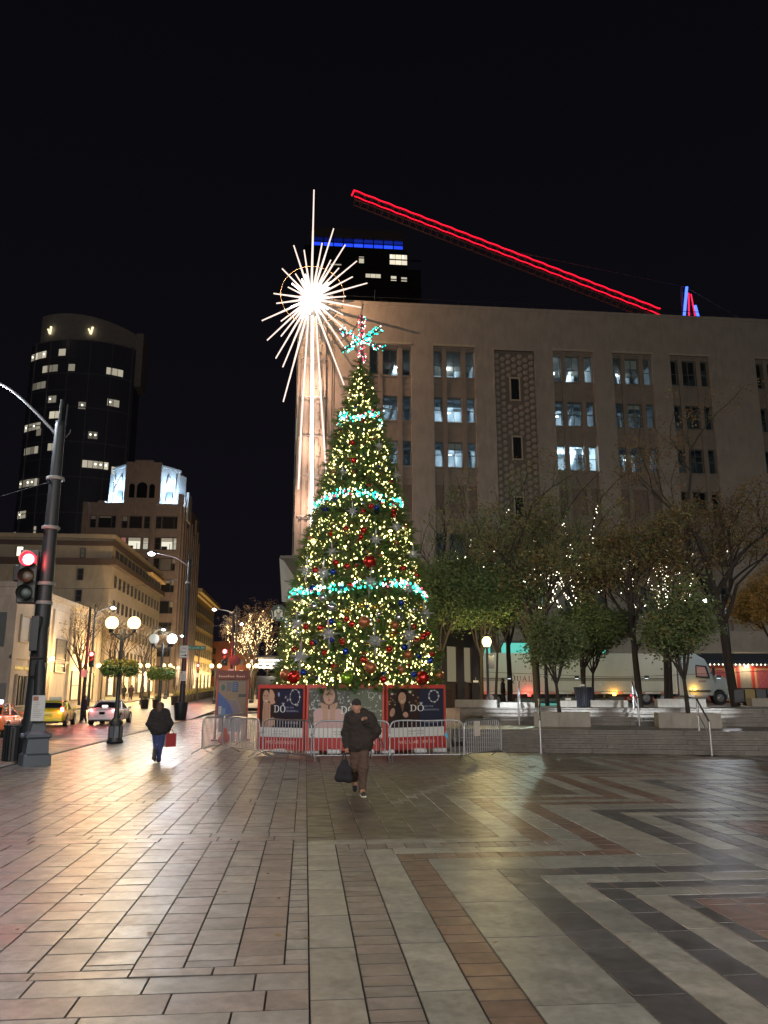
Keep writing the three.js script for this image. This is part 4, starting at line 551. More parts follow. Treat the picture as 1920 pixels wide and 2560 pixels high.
  for (const [a, c] of arms) {
    const L = c === 'red' ? 0.98 : 0.92, arm = mesh('arm', [bar([0, 0, 0], [Math.cos(a) * L, Math.sin(a) * L, 0], 0.03, 0.05), ...[-1, 1].map((s) => bar([0, 0, 0], [Math.cos(a + s * 0.13) * L, Math.sin(a + s * 0.13) * L, s * 0.07], 0.015))], wire, top), lists = { teal: [], white: [], red: [] };
    for (let i = 0; i < 52; i++) { const q = rr(0.06, 1) * L, w = rr(-0.12, 0.12) * (0.6 + q), kind = rnd() < 0.22 ? 'white' : c === 'mix' ? (rnd() < 0.6 ? 'teal' : 'red') : rnd() < 0.82 ? c : 'teal'; lists[kind].push(new THREE.Matrix4().makeTranslation(Math.cos(a) * q - Math.sin(a) * w, Math.sin(a) * q + Math.cos(a) * w, rr(-0.1, 0.1)).scale(V(1, 1, 1).multiplyScalar(rr(0.6, 1)))); }
    for (const k of Object.keys(lists)) if (lists[k].length) stuffInst(k + '_bulb_lights', bulb, mt[k], lists[k], arm);
  }
}
// ------------------------------------------------------------------ boards round the tree's foot
{
  const plinth = thing('tree_plinth', 'red drum under the tree, closed in by the poster boards', 'plinth', TREE); mesh('drum', cyl(2.2, 2.2, 1.95, 0, 0, 0, 8), M.red, plinth); mesh('ballast_bag', [0, 1, 2, 3, 4, 5, 6].map((k) => rbox(0.42, 0.14, 0.3, 0.06, -2.6 + k * 0.85 + (k % 2) * 0.2, 0.07, 2.5 - Math.abs(k - 3) * 0.16)), std([0.55, 0.55, 0.56], 0.8), plinth);
  const crown = (g, x, y, s) => { g.beginPath(); for (let k = -2; k <= 2; k++) { g.moveTo(x, y + s); g.lineTo(x + k * s * 0.42, y - s * (0.4 - Math.abs(k) * 0.12)); } g.stroke(); };
  const skin = '#a5826c', deep = '#7d5a48', hair = '#251712';
  const ring = (g, x, y, rx, ry) => { g.strokeStyle = '#9a9a98'; g.lineWidth = 5; g.beginPath(); g.ellipse(x, y, rx, ry, 0, 0, 7); g.stroke(); g.fillStyle = '#b4b4ae'; for (let k = 0; k < 9; k++) { g.beginPath(); g.arc(x + Math.cos(k * 0.7) * rx, y + Math.sin(k * 0.7) * ry, k % 2 ? 6 : 9, 0, 7); g.fill(); } };
  const face = (g, x, y, w, h, smile) => { g.fillStyle = skin; g.beginPath(); g.ellipse(x, y, w, h, 0, 0, 7); g.fill(); g.fillStyle = deep; g.beginPath(); g.ellipse(x - w * 0.42, y - h * 0.14, w * 0.2, h * 0.06, 0, 0, 7); g.ellipse(x + w * 0.42, y - h * 0.14, w * 0.2, h * 0.06, 0, 0, 7); g.fill(); g.fillStyle = '#3a2620'; g.fillRect(x - w * 0.62, y - h * 0.26, w * 0.4, h * 0.04); g.fillRect(x + w * 0.22, y - h * 0.26, w * 0.4, h * 0.04); g.fillStyle = deep; g.beginPath(); g.ellipse(x, y + h * 0.14, w * 0.14, h * 0.07, 0, 0, 7); g.fill(); g.fillStyle = smile ? '#d9cfc6' : '#7c3a34'; g.beginPath(); g.ellipse(x, y + h * 0.45, w * (smile ? 0.42 : 0.2), h * (smile ? 0.09 : 0.1), 0, 0, smile ? Math.PI : 7); g.fill(); };
  const words = (g, x, y, big) => { g.fillStyle = '#c9cac6'; g.strokeStyle = '#c9cac6'; g.font = `${big}px serif`; g.fillText('DO', x, y); g.lineWidth = 3; crown(g, x + big * 1.14, y - big * 0.95, big * 0.22); };
  const soft = (g, w, h, k = 5) => { const c = document.createElement('canvas'); c.width = Math.ceil(w / k); c.height = Math.ceil(h / k); const q = c.getContext('2d'); q.drawImage(g.canvas, 0, 0, c.width, c.height); g.imageSmoothingEnabled = true; g.drawImage(c, 0, 0, w, h); };
  const dots = (g, n, x0, x1, y0, y1, cols) => { for (let k = 0; k < n; k++) { g.fillStyle = pick(cols); g.beginPath(); g.ellipse(x0 + rnd() * (x1 - x0), y0 + rnd() * (y1 - y0), 3 + rnd() * 12, 3 + rnd() * 9, rnd() * 3, 0, 7); g.fill(); } };
  const art = [
    canvasMat(512, 400, (g) => { g.fillStyle = '#171a33'; g.fillRect(0, 0, 512, 400); g.fillStyle = '#1b1420'; g.fillRect(200, 250, 312, 150); g.fillStyle = hair; g.fillRect(0, 0, 200, 400); g.fillStyle = '#2a1a16'; g.beginPath(); g.ellipse(150, 90, 80, 110, 0.3, 0, 7); g.fill(); face(g, 72, 92, 40, 76, true); g.fillStyle = '#b08c76'; g.beginPath(); g.moveTo(112, 0); g.lineTo(150, 20); g.lineTo(176, 70); g.lineTo(170, 110); g.lineTo(185, 150); g.lineTo(140, 170); g.lineTo(110, 130); g.fill(); g.fillStyle = skin; g.beginPath(); g.moveTo(40, 150); g.lineTo(128, 150); g.lineTo(135, 400); g.lineTo(30, 400); g.fill(); g.strokeStyle = deep; g.lineWidth = 5; for (const x of [58, 80, 104]) { g.beginPath(); g.moveTo(x, 165); g.lineTo(x - 6, 400); g.stroke(); } g.fillStyle = skin; g.beginPath(); g.ellipse(150, 345, 34, 50, 0.3, 0, 7); g.fill(); g.fillStyle = '#7f93c9'; g.beginPath(); g.ellipse(222, 62, 11, 24, 0, 0, 7); g.fill(); ring(g, 410, 88, 56, 78); g.fillStyle = '#8d8a88'; for (const [x, y] of [[305, 90], [328, 118], [440, 170]]) { g.beginPath(); g.ellipse(x, y, 10, 17, 0.3, 0, 7); g.fill(); } soft(g, 512, 400); ring(g, 410, 88, 56, 78); words(g, 165, 245, 98); g.font = '25px sans-serif'; g.fillStyle = '#9a9dae'; g.fillText('SEE THE', 310, 205); g.fillText('WONDERFUL', 310, 240); g.font = '30px serif'; g.fillText('PANDORA', 310, 360); }, 0.5),
    canvasMat(768, 400, (g) => { g.fillStyle = '#3c4038'; g.fillRect(0, 0, 768, 400); dots(g, 420, 0, 420, 0, 400, ['#6f7670', '#2a2d29', '#a4a9a6', '#1f211f', '#585d58', '#858b8a']); g.fillStyle = '#4b5340'; g.fillRect(430, 0, 338, 400); dots(g, 60, 430, 768, 0, 400, ['#50583f', '#464e3c', '#545c48']); g.fillStyle = hair; g.beginPath(); g.ellipse(212, 110, 92, 150, 0, 0, 7); g.fill(); g.fillStyle = '#b08f8c'; g.beginPath(); g.moveTo(50, 250); g.quadraticCurveTo(80, 180, 150, 210); g.lineTo(280, 210); g.quadraticCurveTo(360, 190, 370, 270); g.lineTo(360, 400); g.lineTo(60, 400); g.fill(); face(g, 212, 78, 62, 86, false); g.fillStyle = skin; for (const s of [-1, 1]) { g.beginPath(); g.moveTo(212 + s * 8, 170); g.lineTo(212 + s * 86, 140); g.lineTo(212 + s * 92, 160); g.lineTo(212 + s * 66, 215); g.lineTo(212 + s * 62, 330); g.lineTo(212 + s * 14, 330); g.fill(); } g.strokeStyle = deep; g.lineWidth = 4; for (const x of [150, 165, 180, 245, 260, 275]) { g.beginPath(); g.moveTo(x, 152); g.lineTo(x + (x < 212 ? 12 : -12), 200); g.stroke(); } g.fillStyle = '#9a7a78'; g.fillRect(70, 330, 290, 6); soft(g, 768, 400); words(g, 330, 255, 104); g.strokeStyle = g.fillStyle = '#a4a79a'; g.lineWidth = 6; g.beginPath(); g.arc(655, 70, 30, 0, 7); g.stroke(); g.font = '26px sans-serif'; g.fillText('SEE THE', 560, 205); g.fillText('WONDERFUL', 560, 240); dots(g, 26, 450, 760, 10, 330, ['#8f9284', '#a6a897']); g.font = '30px serif'; g.fillText('PANDORA', 560, 360); }, 0.5),
    canvasMat(512, 400, (g) => { g.fillStyle = '#181622'; g.fillRect(0, 0, 512, 400); g.fillStyle = '#1e2236'; g.fillRect(290, 0, 222, 400); g.fillStyle = '#2a1915'; g.fillRect(0, 0, 280, 400); dots(g, 30, 10, 280, 10, 200, ['#7d5c34', '#c8b48a', '#58402a']); g.fillStyle = '#d8d2c0'; for (const [x, y, s] of [[40, 58, 18], [200, 36, 22], [48, 120, 9], [230, 70, 8]]) { g.beginPath(); for (let k = 0; k < 10; k++) { const r = k % 2 ? s * 0.4 : s, a = k * 0.628; g.lineTo(x + Math.cos(a) * r, y + Math.sin(a) * r); } g.fill(); } g.fillStyle = '#160e0c'; g.beginPath(); g.ellipse(130, 190, 62, 190, 0, 0, 7); g.fill(); face(g, 130, 100, 36, 62, true); g.fillStyle = '#6a4a3a'; g.beginPath(); g.moveTo(112, 160); g.lineTo(150, 160); g.lineTo(134, 250); g.fill(); g.fillStyle = skin; g.beginPath(); g.ellipse(42, 245, 22, 44, 0.2, 0, 7); g.ellipse(160, 270, 24, 30, -0.3, 0, 7); g.fill(); g.strokeStyle = deep; g.lineWidth = 3; for (const y of [225, 240, 255]) { g.beginPath(); g.moveTo(28, y); g.lineTo(58, y + 4); g.stroke(); } ring(g, 420, 80, 46, 62); soft(g, 512, 400); ring(g, 420, 80, 46, 62); words(g, 196, 235, 92); g.font = '25px sans-serif'; g.fillStyle = '#9a9dae'; g.fillText('SEE THE', 325, 195); g.fillText('WONDERFUL', 325, 230); g.font = '30px serif'; g.fillText('PANDORA', 325, 358); }, 0.5)];
  const whiteBand = (w) => canvasMat(w, 96, (g) => { g.fillStyle = '#c4c4c0'; g.fillRect(0, 0, w, 96); g.fillStyle = '#8a8a88'; for (const y of [32, 58]) for (let x = w * 0.34; x < w * 0.66; x += 11) if (rnd() < 0.86) g.fillRect(x, y, 7, 12); }, 0.6);
  const redBand = (w, x) => canvasMat(w, 112, (g) => { g.fillStyle = '#a52f2c'; g.fillRect(0, 0, w, 112); g.fillStyle = '#d8b9ac'; g.font = '40px sans-serif'; g.fillText('WESTLAKE CENTER', x, 66); }, 0.6);
  const names = ['poster board with two laughing women, left panel under the tree', 'widest poster board, woman in pink blowing a kiss, middle panel under the tree', 'poster board with a smiling dark-haired woman, right panel under the tree'];
  [[-1.5, -27.0, 0.02, -26.12], [0.06, -26.1, 2.5, -25.9], [2.55, -25.92, 4.62, -26.95]].forEach(([x0, z0, x1, z1], i) => {
    const w = Math.hypot(x1 - x0, z1 - z0), b = thing('poster_board', names[i], 'poster board', [(x0 + x1) / 2, 0.1, (z0 + z1) / 2], -Math.atan2(z1 - z0, x1 - x0));
    mesh('frame', [bx(-w / 2, w / 2, 1.9, 2.02, -0.06, 0.05), bx(-w / 2, -w / 2 + 0.06, 0, 1.9, -0.06, 0.05), bx(w / 2 - 0.06, w / 2, 0, 1.9, -0.06, 0.05), bx(-w / 2 + 0.06, w / 2 - 0.06, 0.0, 0.04, -0.06, 0.04)], std([0.42, 0.05, 0.035], 0.5), b);
    mesh('backing', bx(-w / 2 + 0.06, w / 2 - 0.06, 0.04, 1.9, -0.06, -0.02), M.red, b);
    const p = mesh('poster', panel(w - 0.12, 1.22, 0.03), art[i], b); p.position.set(0, 1.29, 0); const q = mesh('white_band', panel(w - 0.12, 0.29, 0.03), whiteBand(i === 1 ? 768 : 512), b); q.position.set(0, 0.535, 0.003); const r = mesh('red_band', panel(w - 0.12, 0.345, 0.03), redBand(i === 1 ? 768 : 512, i === 1 ? 360 : 90), b); r.position.set(0, 0.215, 0);
  });
}
// ------------------------------------------------------------------ people
// bones: [x0, y0, z0, r0, x1, y1, z1, r1]; one smooth surface through all of them
function blob(bones, lo, half, N, k = 0.03) {
  const mc = new MarchingCubes(N, new THREE.MeshBasicMaterial(), false, false, 60000), h = N / 2, cell = 2 * half / N; mc.isolation = 0;
  const bb = bones.map(([a, b, c, r0, d, e, f, r1]) => { const R = Math.max(r0, r1) + 0.09; return [Math.min(a, d) - R, Math.max(a, d) + R, Math.min(b, e) - R, Math.max(b, e) + R, Math.min(c, f) - R, Math.max(c, f) + R]; });
  mc.field.fill(-0.09);
  for (let z = 0; z < N; z++) for (let y = 0; y < N; y++) for (let x = 0; x < N; x++) {
    const px = lo[0] + (x - h) * cell, py = lo[1] + (y - h) * cell, pz = lo[2] + (z - h) * cell; let s = 0, any = false;
    for (let i = 0; i < bones.length; i++) {
      const B = bb[i]; if (px < B[0] || px > B[1] || py < B[2] || py > B[3] || pz < B[4] || pz > B[5]) continue;
      const [a, b, c, r0, d, e, f, r1] = bones[i], ux = d - a, uy = e - b, uz = f - c, L = ux * ux + uy * uy + uz * uz || 1e-9, t = Math.min(1, Math.max(0, ((px - a) * ux + (py - b) * uy + (pz - c) * uz) / L));
      const q = Math.hypot(px - a - ux * t, py - b - uy * t, pz - c - uz * t) - (r0 + (r1 - r0) * t); s += Math.exp(-q / k); any = true;
    }
    if (any) mc.field[z * N * N + y * N + x] = Math.max(-0.09, k * Math.log(s));
  }
  mc.update(); const n = mc.count, g = new THREE.BufferGeometry(), p = new Float32Array(n * 3), q = new Float32Array(n * 3);
  for (let i = 0; i < n * 3; i += 3) { for (let c = 0; c < 3; c++) p[i + c] = lo[c] + mc.positionArray[i + c] * half; const l = Math.hypot(mc.normalArray[i], mc.normalArray[i + 1], mc.normalArray[i + 2]) || 1; for (let c = 0; c < 3; c++) q[i + c] = mc.normalArray[i + c] / l; }
  g.setAttribute('position', new THREE.BufferAttribute(p, 3)); g.setAttribute('normal', new THREE.BufferAttribute(q, 3)); g.setAttribute('uv', new THREE.BufferAttribute(new Float32Array(n * 2).map((_, i) => p[(i >> 1) * 3 + (i & 1)] * 3), 2)); return g;
}
function crease(g, amp, f) { const p = g.attributes.position, n = g.attributes.normal; for (let i = 0; i < p.count; i++) { const x = p.getX(i), y = p.getY(i), z = p.getZ(i), d = amp * (1.2 * noise.noise(x * f, y * f * 1.7 + x * 6, z * f) + 0.7 * noise.noise(x * f * 2.3 + 5, y * f * 3.1, z * f * 2.3)); p.setXYZ(i, x + n.getX(i) * d, y + n.getY(i) * d, z + n.getZ(i) * d); } g.deleteAttribute('normal'); const h = toCreasedNormals(g, 1.2); return h; }
const skinM = std([0.36, 0.19, 0.125], 0.6), cloth = (c) => std(c, 0.9, { bumpMap: rep(T.grain, 6), bumpScale: 0.002 });
// head with eye sockets, nose, mouth, ears; facing +z, chin near the origin's height + 0
function headGeo(x, y, z, turn = 0) {
  const B = [[0, 0.13, -0.015, 0.088, 0, 0.1, 0.01, 0.082], [0, 0.06, 0.03, 0.062, 0, 0.015, 0.045, 0.042], [0, 0.1, 0.085, 0.012, 0, 0.06, 0.105, 0.017], [-0.04, 0.125, 0.066, 0.014, 0.04, 0.125, 0.066, 0.014], [-0.022, 0.028, 0.082, 0.008, 0.022, 0.028, 0.082, 0.008], [-0.086, 0.075, 0, 0.012, -0.09, 0.115, -0.01, 0.016], [0.086, 0.075, 0, 0.012, 0.09, 0.115, -0.01, 0.016], [0, 0.02, -0.01, 0.052, 0, -0.09, -0.03, 0.058]];
  return place(blob(B, [0, 0.07, 0], 0.19, 44, 0.012), x, y, z, turn);
}
function handGeo(p, dir, side, curl, s = 1) {   // dir: where the knuckles point, side: thumb side
  const D = V(...dir).normalize(), S = V(...side).addScaledVector(D, -V(...side).dot(D)).normalize(), Nn = new THREE.Vector3().crossVectors(S, D), P = V(...p), at = (a, b, c) => P.clone().addScaledVector(D, a * s).addScaledVector(S, b * s).addScaledVector(Nn, c * s).toArray(), B = [];
  for (const o of [-0.028, -0.01, 0.01, 0.028]) B.push([...at(0, o * 0.8, 0), 0.014 * s, ...at(0.085, o, 0), 0.012 * s]);
  [[0.028, 0.036], [0.01, 0.044], [-0.01, 0.041], [-0.028, 0.032]].forEach(([o, l]) => { const a = at(0.085, o, 0), b = at(0.085 + l * Math.cos(curl), o * 1.1, l * Math.sin(curl)), c = at(0.085 + l * Math.cos(curl) + l * 0.75 * Math.cos(curl * 2.1), o * 1.1, l * Math.sin(curl) + l * 0.75 * Math.sin(curl * 2.1)); B.push([...a, 0.0095 * s, ...b, 0.0085 * s], [...b, 0.0085 * s, ...c, 0.0075 * s]); });
  B.push([...at(0.02, 0.03, 0.005), 0.013 * s, ...at(0.055, 0.058, 0.02), 0.011 * s], [...at(0.055, 0.058, 0.02), 0.011 * s, ...at(0.085, 0.055, 0.035), 0.009 * s]);
  return blob(B, at(0.06, 0, 0.01), 0.13 * s, 46, 0.005);
}
{ // man walking towards the camera
  const m = thing('person', 'man in dark cap, dark jacket and brown trousers striding past the tree with a bag', 'person', [1.06, 0, -15.95], 0.06);
  const limb = [[-0.1, 0.93, 0, 0.085, -0.07, 0.52, -0.02, 0.058], [-0.07, 0.52, -0.02, 0.056, -0.05, 0.24, -0.34, 0.04], [0.09, 0.93, 0, 0.085, 0.06, 0.5, 0.12, 0.058], [0.06, 0.5, 0.12, 0.056, 0.05, 0.1, 0.12, 0.04]];
  const torso = [[-0.07, 0.95, 0, 0.12, -0.08, 1.36, 0, 0.125], [0.07, 0.95, 0, 0.12, 0.08, 1.36, 0, 0.125], [-0.16, 1.44, 0, 0.065, 0.17, 1.43, 0, 0.065], [-0.02, 1.42, 0, 0.075, -0.05, 1.56, 0.04, 0.056]];
  const armL = [[-0.2, 1.42, 0, 0.06, -0.27, 1.15, -0.03, 0.047], [-0.27, 1.15, -0.03, 0.045, -0.27, 0.9, 0.05, 0.032]], armR = [[0.21, 1.42, 0, 0.06, 0.32, 1.18, 0.06, 0.047], [0.32, 1.18, 0.06, 0.045, 0.11, 1.36, 0.2, 0.032]];
  const hl = [-0.27, 0.9, 0.05], hr = [0.11, 1.36, 0.2];
  const body = mesh('body', [blob([...limb, ...torso, ...armL, ...armR, [-0.05, 0.24, -0.34, 0.04, -0.05, 0.14, -0.3, 0.045], [0.05, 0.09, 0.12, 0.045, 0.05, 0.05, 0.24, 0.04]], [0, 0.86, 0], 0.95, 88, 0.03), headGeo(-0.07, 1.53, 0.06, -0.05), handGeo(hl, [0, -1, 0.1], [0.2, 0, 1], 0.9), handGeo(hr, [-0.75, 0.6, 0.15], [0.2, 1, 0.2], 0.9)], skinM, m);
  mesh('jacket', crease(blob([...torso.slice(0, 3).map((b) => b.map((v, i) => (i % 4 === 3 ? v + 0.045 : v))), ...armL.map((b) => b.map((v, i) => (i % 4 === 3 ? v + 0.028 : v))), ...armR.map((b) => b.map((v, i) => (i % 4 === 3 ? v + 0.034 : v))), [0.12, 1.0, 0.03, 0.13, 0.2, 1.3, 0.02, 0.12], [0.28, 1.12, 0.03, 0.1, 0.2, 1.34, 0.04, 0.1], [-0.1, 0.9, 0, 0.13, 0.12, 0.9, 0, 0.13], [-0.09, 1.5, 0.03, 0.05, 0.06, 1.52, -0.02, 0.07], [0.06, 1.54, -0.02, 0.07, 0.1, 1.46, 0.03, 0.06]], [0, 1.2, 0.03], 0.68, 76, 0.025), 0.016, 9), cloth([0.022, 0.015, 0.013]), body);
  mesh('trousers', crease(blob(limb.map((b) => b.map((v, i) => (i % 4 === 3 ? v + 0.03 : v))).concat([[-0.06, 0.93, 0, 0.13, 0.06, 0.93, 0, 0.13]]), [0, 0.55, -0.06], 0.6, 66, 0.025), 0.012, 10), cloth([0.075, 0.043, 0.03]), body);
  mesh('shoe', blob([[0.05, 0.06, 0.09, 0.05, 0.05, 0.045, 0.3, 0.042]], [0.05, 0.06, 0.2], 0.2, 30, 0.02), M.black, body); mesh('shoe', blob([[-0.05, 0.2, -0.37, 0.05, -0.05, 0.07, -0.24, 0.042]], [-0.05, 0.13, -0.3], 0.2, 30, 0.02), M.black, body);
  mesh('shoe_sole', rbox(0.1, 0.022, 0.3, 0.01, 0.05, 0.012, 0.2), std([0.6, 0.55, 0.42], 0.7), body);
  mesh('cap', [blob([[0, 0.17, -0.02, 0.09, 0, 0.155, 0.0, 0.088]], [0, 0.18, 0], 0.16, 30, 0.02).translate(-0.07, 1.53, 0.06), slab([[-0.075, 0, 0], [0.075, 0, 0], [0.06, -0.015, 0.085], [0, -0.012, 0.1], [-0.06, -0.015, 0.085]], [0, 0.014, 0]).translate(-0.07, 1.695, 0.13)], cloth([0.018, 0.015, 0.015]), body);
  mesh('strap', [tube([[0.36, 1.1, 0.02], [0.4, 0.92, 0.03], [0.37, 0.75, 0.02]], 0.012, 12), tube([[0.36, 1.06, 0.03], [0.45, 0.95, 0.02], [0.46, 0.86, 0.02]], 0.01, 12), tube([[0.2, 0.95, 0.05], [0.22, 0.8, 0.05], [0.2, 0.66, 0.05]], 0.012, 12)], M.black, body);
  const bag = thing('hand_bag', 'dark soft bag hanging from the walking man\'s hand', 'bag', [0.765, 0.27, -15.86], 0.1);
  mesh('bag_body', blob([[-0.1, 0.06, 0, 0.06, 0.1, 0.04, 0, 0.06], [-0.1, 0.06, 0, 0.06, -0.02, 0.34, 0, 0.035], [0.1, 0.04, 0, 0.06, 0.04, 0.34, 0, 0.035], [-0.05, 0.2, 0, 0.07, 0.06, 0.2, 0, 0.07]], [0, 0.2, 0], 0.32, 48, 0.03), cloth([0.012, 0.01, 0.014]), bag); mesh('handle', [tube([[-0.04, 0.36, 0.03], [0.0, 0.52, 0.03], [0.05, 0.36, 0.03]], 0.01, 16), tube([[-0.04, 0.36, -0.03], [0.0, 0.52, -0.02], [0.05, 0.36, -0.03]], 0.01, 16)], M.black, bag);
}
{ // woman walking away
  const m = thing('person', 'woman in black jacket and blue jeans walking away along the kerb', 'person', [-4.04, 0, -23.6], 0);
  const limb = [[-0.085, 0.86, 0, 0.1, -0.06, 0.46, -0.05, 0.062], [-0.06, 0.46, -0.05, 0.06, -0.045, 0.18, 0.22, 0.04], [0.085, 0.86, 0, 0.1, 0.055, 0.46, -0.03, 0.062], [0.055, 0.46, -0.03, 0.06, 0.04, 0.09, 0.0, 0.04]];
  const torso = [[-0.06, 0.9, 0, 0.12, -0.065, 1.25, 0, 0.11], [0.06, 0.9, 0, 0.12, 0.065, 1.25, 0, 0.11], [-0.13, 1.33, 0, 0.06, 0.14, 1.33, 0, 0.06], [0, 1.32, 0, 0.06, 0, 1.44, -0.02, 0.05]];
  const armL = [[-0.18, 1.3, 0, 0.055, -0.27, 1.02, 0.04, 0.045], [-0.27, 1.02, 0.04, 0.044, -0.2, 0.84, -0.14, 0.03]], armR = [[0.18, 1.3, 0, 0.055, 0.3, 1.03, 0.02, 0.045], [0.3, 1.03, 0.02, 0.044, 0.24, 0.87, -0.1, 0.03]];
  const body = mesh('body', [blob([...limb, ...torso, ...armL, ...armR], [0, 0.8, 0], 0.86, 80, 0.03), headGeo(0, 1.4, -0.02, Math.PI), handGeo([-0.2, 0.84, -0.14], [0.1, -1, -0.3], [1, 0, 0], 0.7, 0.9), handGeo([0.24, 0.87, -0.1], [0.1, -1, 0], [-1, 0, -0.3], 1, 0.9)], skinM, m);
  const fat = (l, d) => l.map((b) => b.map((v, i) => (i % 4 === 3 ? v + d : v)));
  mesh('jacket', crease(blob([...fat(torso.slice(0, 3), 0.05), ...fat(armL, 0.036), ...fat(armR, 0.036), [-0.08, 0.86, 0, 0.15, 0.08, 0.86, 0, 0.15], [0, 1.36, 0.02, 0.09, 0, 1.44, 0.03, 0.08]], [0, 1.12, 0], 0.6, 70, 0.025), 0.014, 9), cloth([0.017, 0.014, 0.016]), body);
  mesh('jeans', crease(blob(fat(limb, 0.018), [0, 0.5, 0.05], 0.55, 62, 0.02), 0.008, 11), cloth([0.03, 0.045, 0.13]), body);
  for (const [x, y, z, w] of [[0.04, 0.05, -0.04, 0], [-0.045, 0.13, 0.24, 0.1]]) mesh('boot', blob([[x, y + 0.22, z + (w ? -0.02 : 0.04), 0.055, x, y, z + 0.02, 0.048], [x, y, z + 0.02, 0.048, x, y - 0.01 - w * 0.6, z - 0.13, 0.038]], [x, y + 0.12, z], 0.26, 34, 0.02), M.dark, body);
  mesh('hair', blob([[0, 1.53, 0.01, 0.1, 0, 1.42, 0.05, 0.085], [0, 1.42, 0.05, 0.085, 0, 1.3, 0.07, 0.06]], [0, 1.45, 0.02], 0.26, 40, 0.03), std([0.06, 0.035, 0.022], 0.6), body);
  const b = thing('shopping_bag', 'red and grey paper shopping bag held by the woman in blue jeans', 'bag', [-3.74, 0.4, -23.72], 0.7);
  mesh('red_side', bx(-0.16, 0.16, 0, 0.36, 0.052, 0.06), std([0.3, 0.03, 0.03], 0.6), b); mesh('grey_sides', [bx(-0.16, 0.16, 0, 0.36, -0.06, -0.052), bx(-0.16, -0.152, 0, 0.36, -0.052, 0.052), bx(0.152, 0.16, 0, 0.36, -0.052, 0.052), bx(-0.15, 0.15, 0, 0.01, -0.05, 0.05)], std([0.3, 0.26, 0.27], 0.6), b); mesh('handle', tube([[-0.08, 0.36, 0.05], [0, 0.48, 0.04], [0.08, 0.36, 0.05]], 0.008, 12), M.dark, b);
}
{ // people farther away, a simpler figure
  const fig = (coat, legs) => { const L = [[-0.08, 0.85, 0, 0.09, -0.08, 0.46, 0.06, 0.065], [-0.08, 0.46, 0.06, 0.06, -0.07, 0.07, 0.16, 0.045], [0.08, 0.85, 0, 0.09, 0.07, 0.46, -0.04, 0.065], [0.07, 0.46, -0.04, 0.06, 0.07, 0.09, -0.18, 0.045], [-0.07, 0.06, 0.14, 0.045, -0.07, 0.045, 0.04, 0.04], [0.07, 0.1, -0.2, 0.045, 0.07, 0.045, -0.28, 0.04]], Tt = [[-0.06, 0.88, 0, 0.15, -0.07, 1.36, 0, 0.13], [0.06, 0.88, 0, 0.15, 0.07, 1.36, 0, 0.13], [-0.2, 1.38, 0, 0.07, -0.25, 1.1, 0.03, 0.06], [-0.25, 1.1, 0.03, 0.058, -0.22, 0.86, -0.08, 0.045], [0.2, 1.38, 0, 0.07, 0.25, 1.1, 0.0, 0.06], [0.25, 1.1, 0, 0.058, 0.22, 0.86, -0.1, 0.045]]; return { body: merge([blob([...L, ...Tt.map((b) => b.map((v, i) => (i % 4 === 3 ? v - 0.03 : v))), [0, 1.4, 0, 0.06, 0, 1.52, -0.02, 0.055]], [0, 0.85, 0], 0.92, 54, 0.03), headGeo(0, 1.5, -0.02, Math.PI)]), coat: blob(Tt, [0, 1.12, 0], 0.5, 40, 0.03), legs: blob(L.slice(0, 4).map((b) => b.map((v, i) => (i % 4 === 3 ? v + 0.012 : v))), [0, 0.5, 0], 0.5, 40, 0.03), hair: blob([[0, 1.63, 0, 0.105, 0, 1.57, 0.03, 0.09]], [0, 1.6, 0], 0.2, 24, 0.03) }; };
  const f = fig();
  const person = (label, pos, turn, coat, legs, extra) => { const p = thing('person', label, 'person', pos, turn), b = mesh('body', f.body, skinM, p); mesh('coat', f.coat, std(coat, 0.9), b); mesh('trousers', f.legs, std(legs, 0.9), b); mesh('hair', f.hair, std([0.02, 0.014, 0.012], 0.7), b); for (const [x, z] of [[-0.07, 0.09], [0.07, -0.24]]) mesh('shoe', rbox(0.1, 0.09, 0.28, 0.035, x, 0.045, z), std(extra ?? [0.03, 0.03, 0.03], 0.7), b); return p; };
  person('pedestrian in a dark purple coat and white shoes crossing left of the silver sedan', [-14.1, -0.1, -54.4], -0.9, [0.03, 0.018, 0.035], [0.03, 0.03, 0.04], [0.6, 0.55, 0.48]);
  const names = ['pedestrian in black at the left of the four on the far pavement', 'pedestrian in purple, second from left of the four on the far pavement', 'pedestrian in brown, third from left of the four on the far pavement', 'pedestrian in grey, rightmost of the four on the far pavement'], tones = [[0.02, 0.02, 0.025], [0.04, 0.025, 0.06], [0.04, 0.02, 0.018], [0.06, 0.05, 0.045]];
  [[-22.3, -104, 0.1], [-21.8, -106, 0.4], [-21.2, -102.5, -0.2], [-20.9, -108, 0]].forEach(([x, z, t], i) => person(names[i], [x, 0.05 + gradeY(z), z], t, tones[i], [0.02, 0.02, 0.025]));
  person('pedestrian as a black silhouette in front of the white trailer', [12.3, 0.95, -50.2], 1.4, [0.012, 0.012, 0.014], [0.012, 0.012, 0.014]);
}
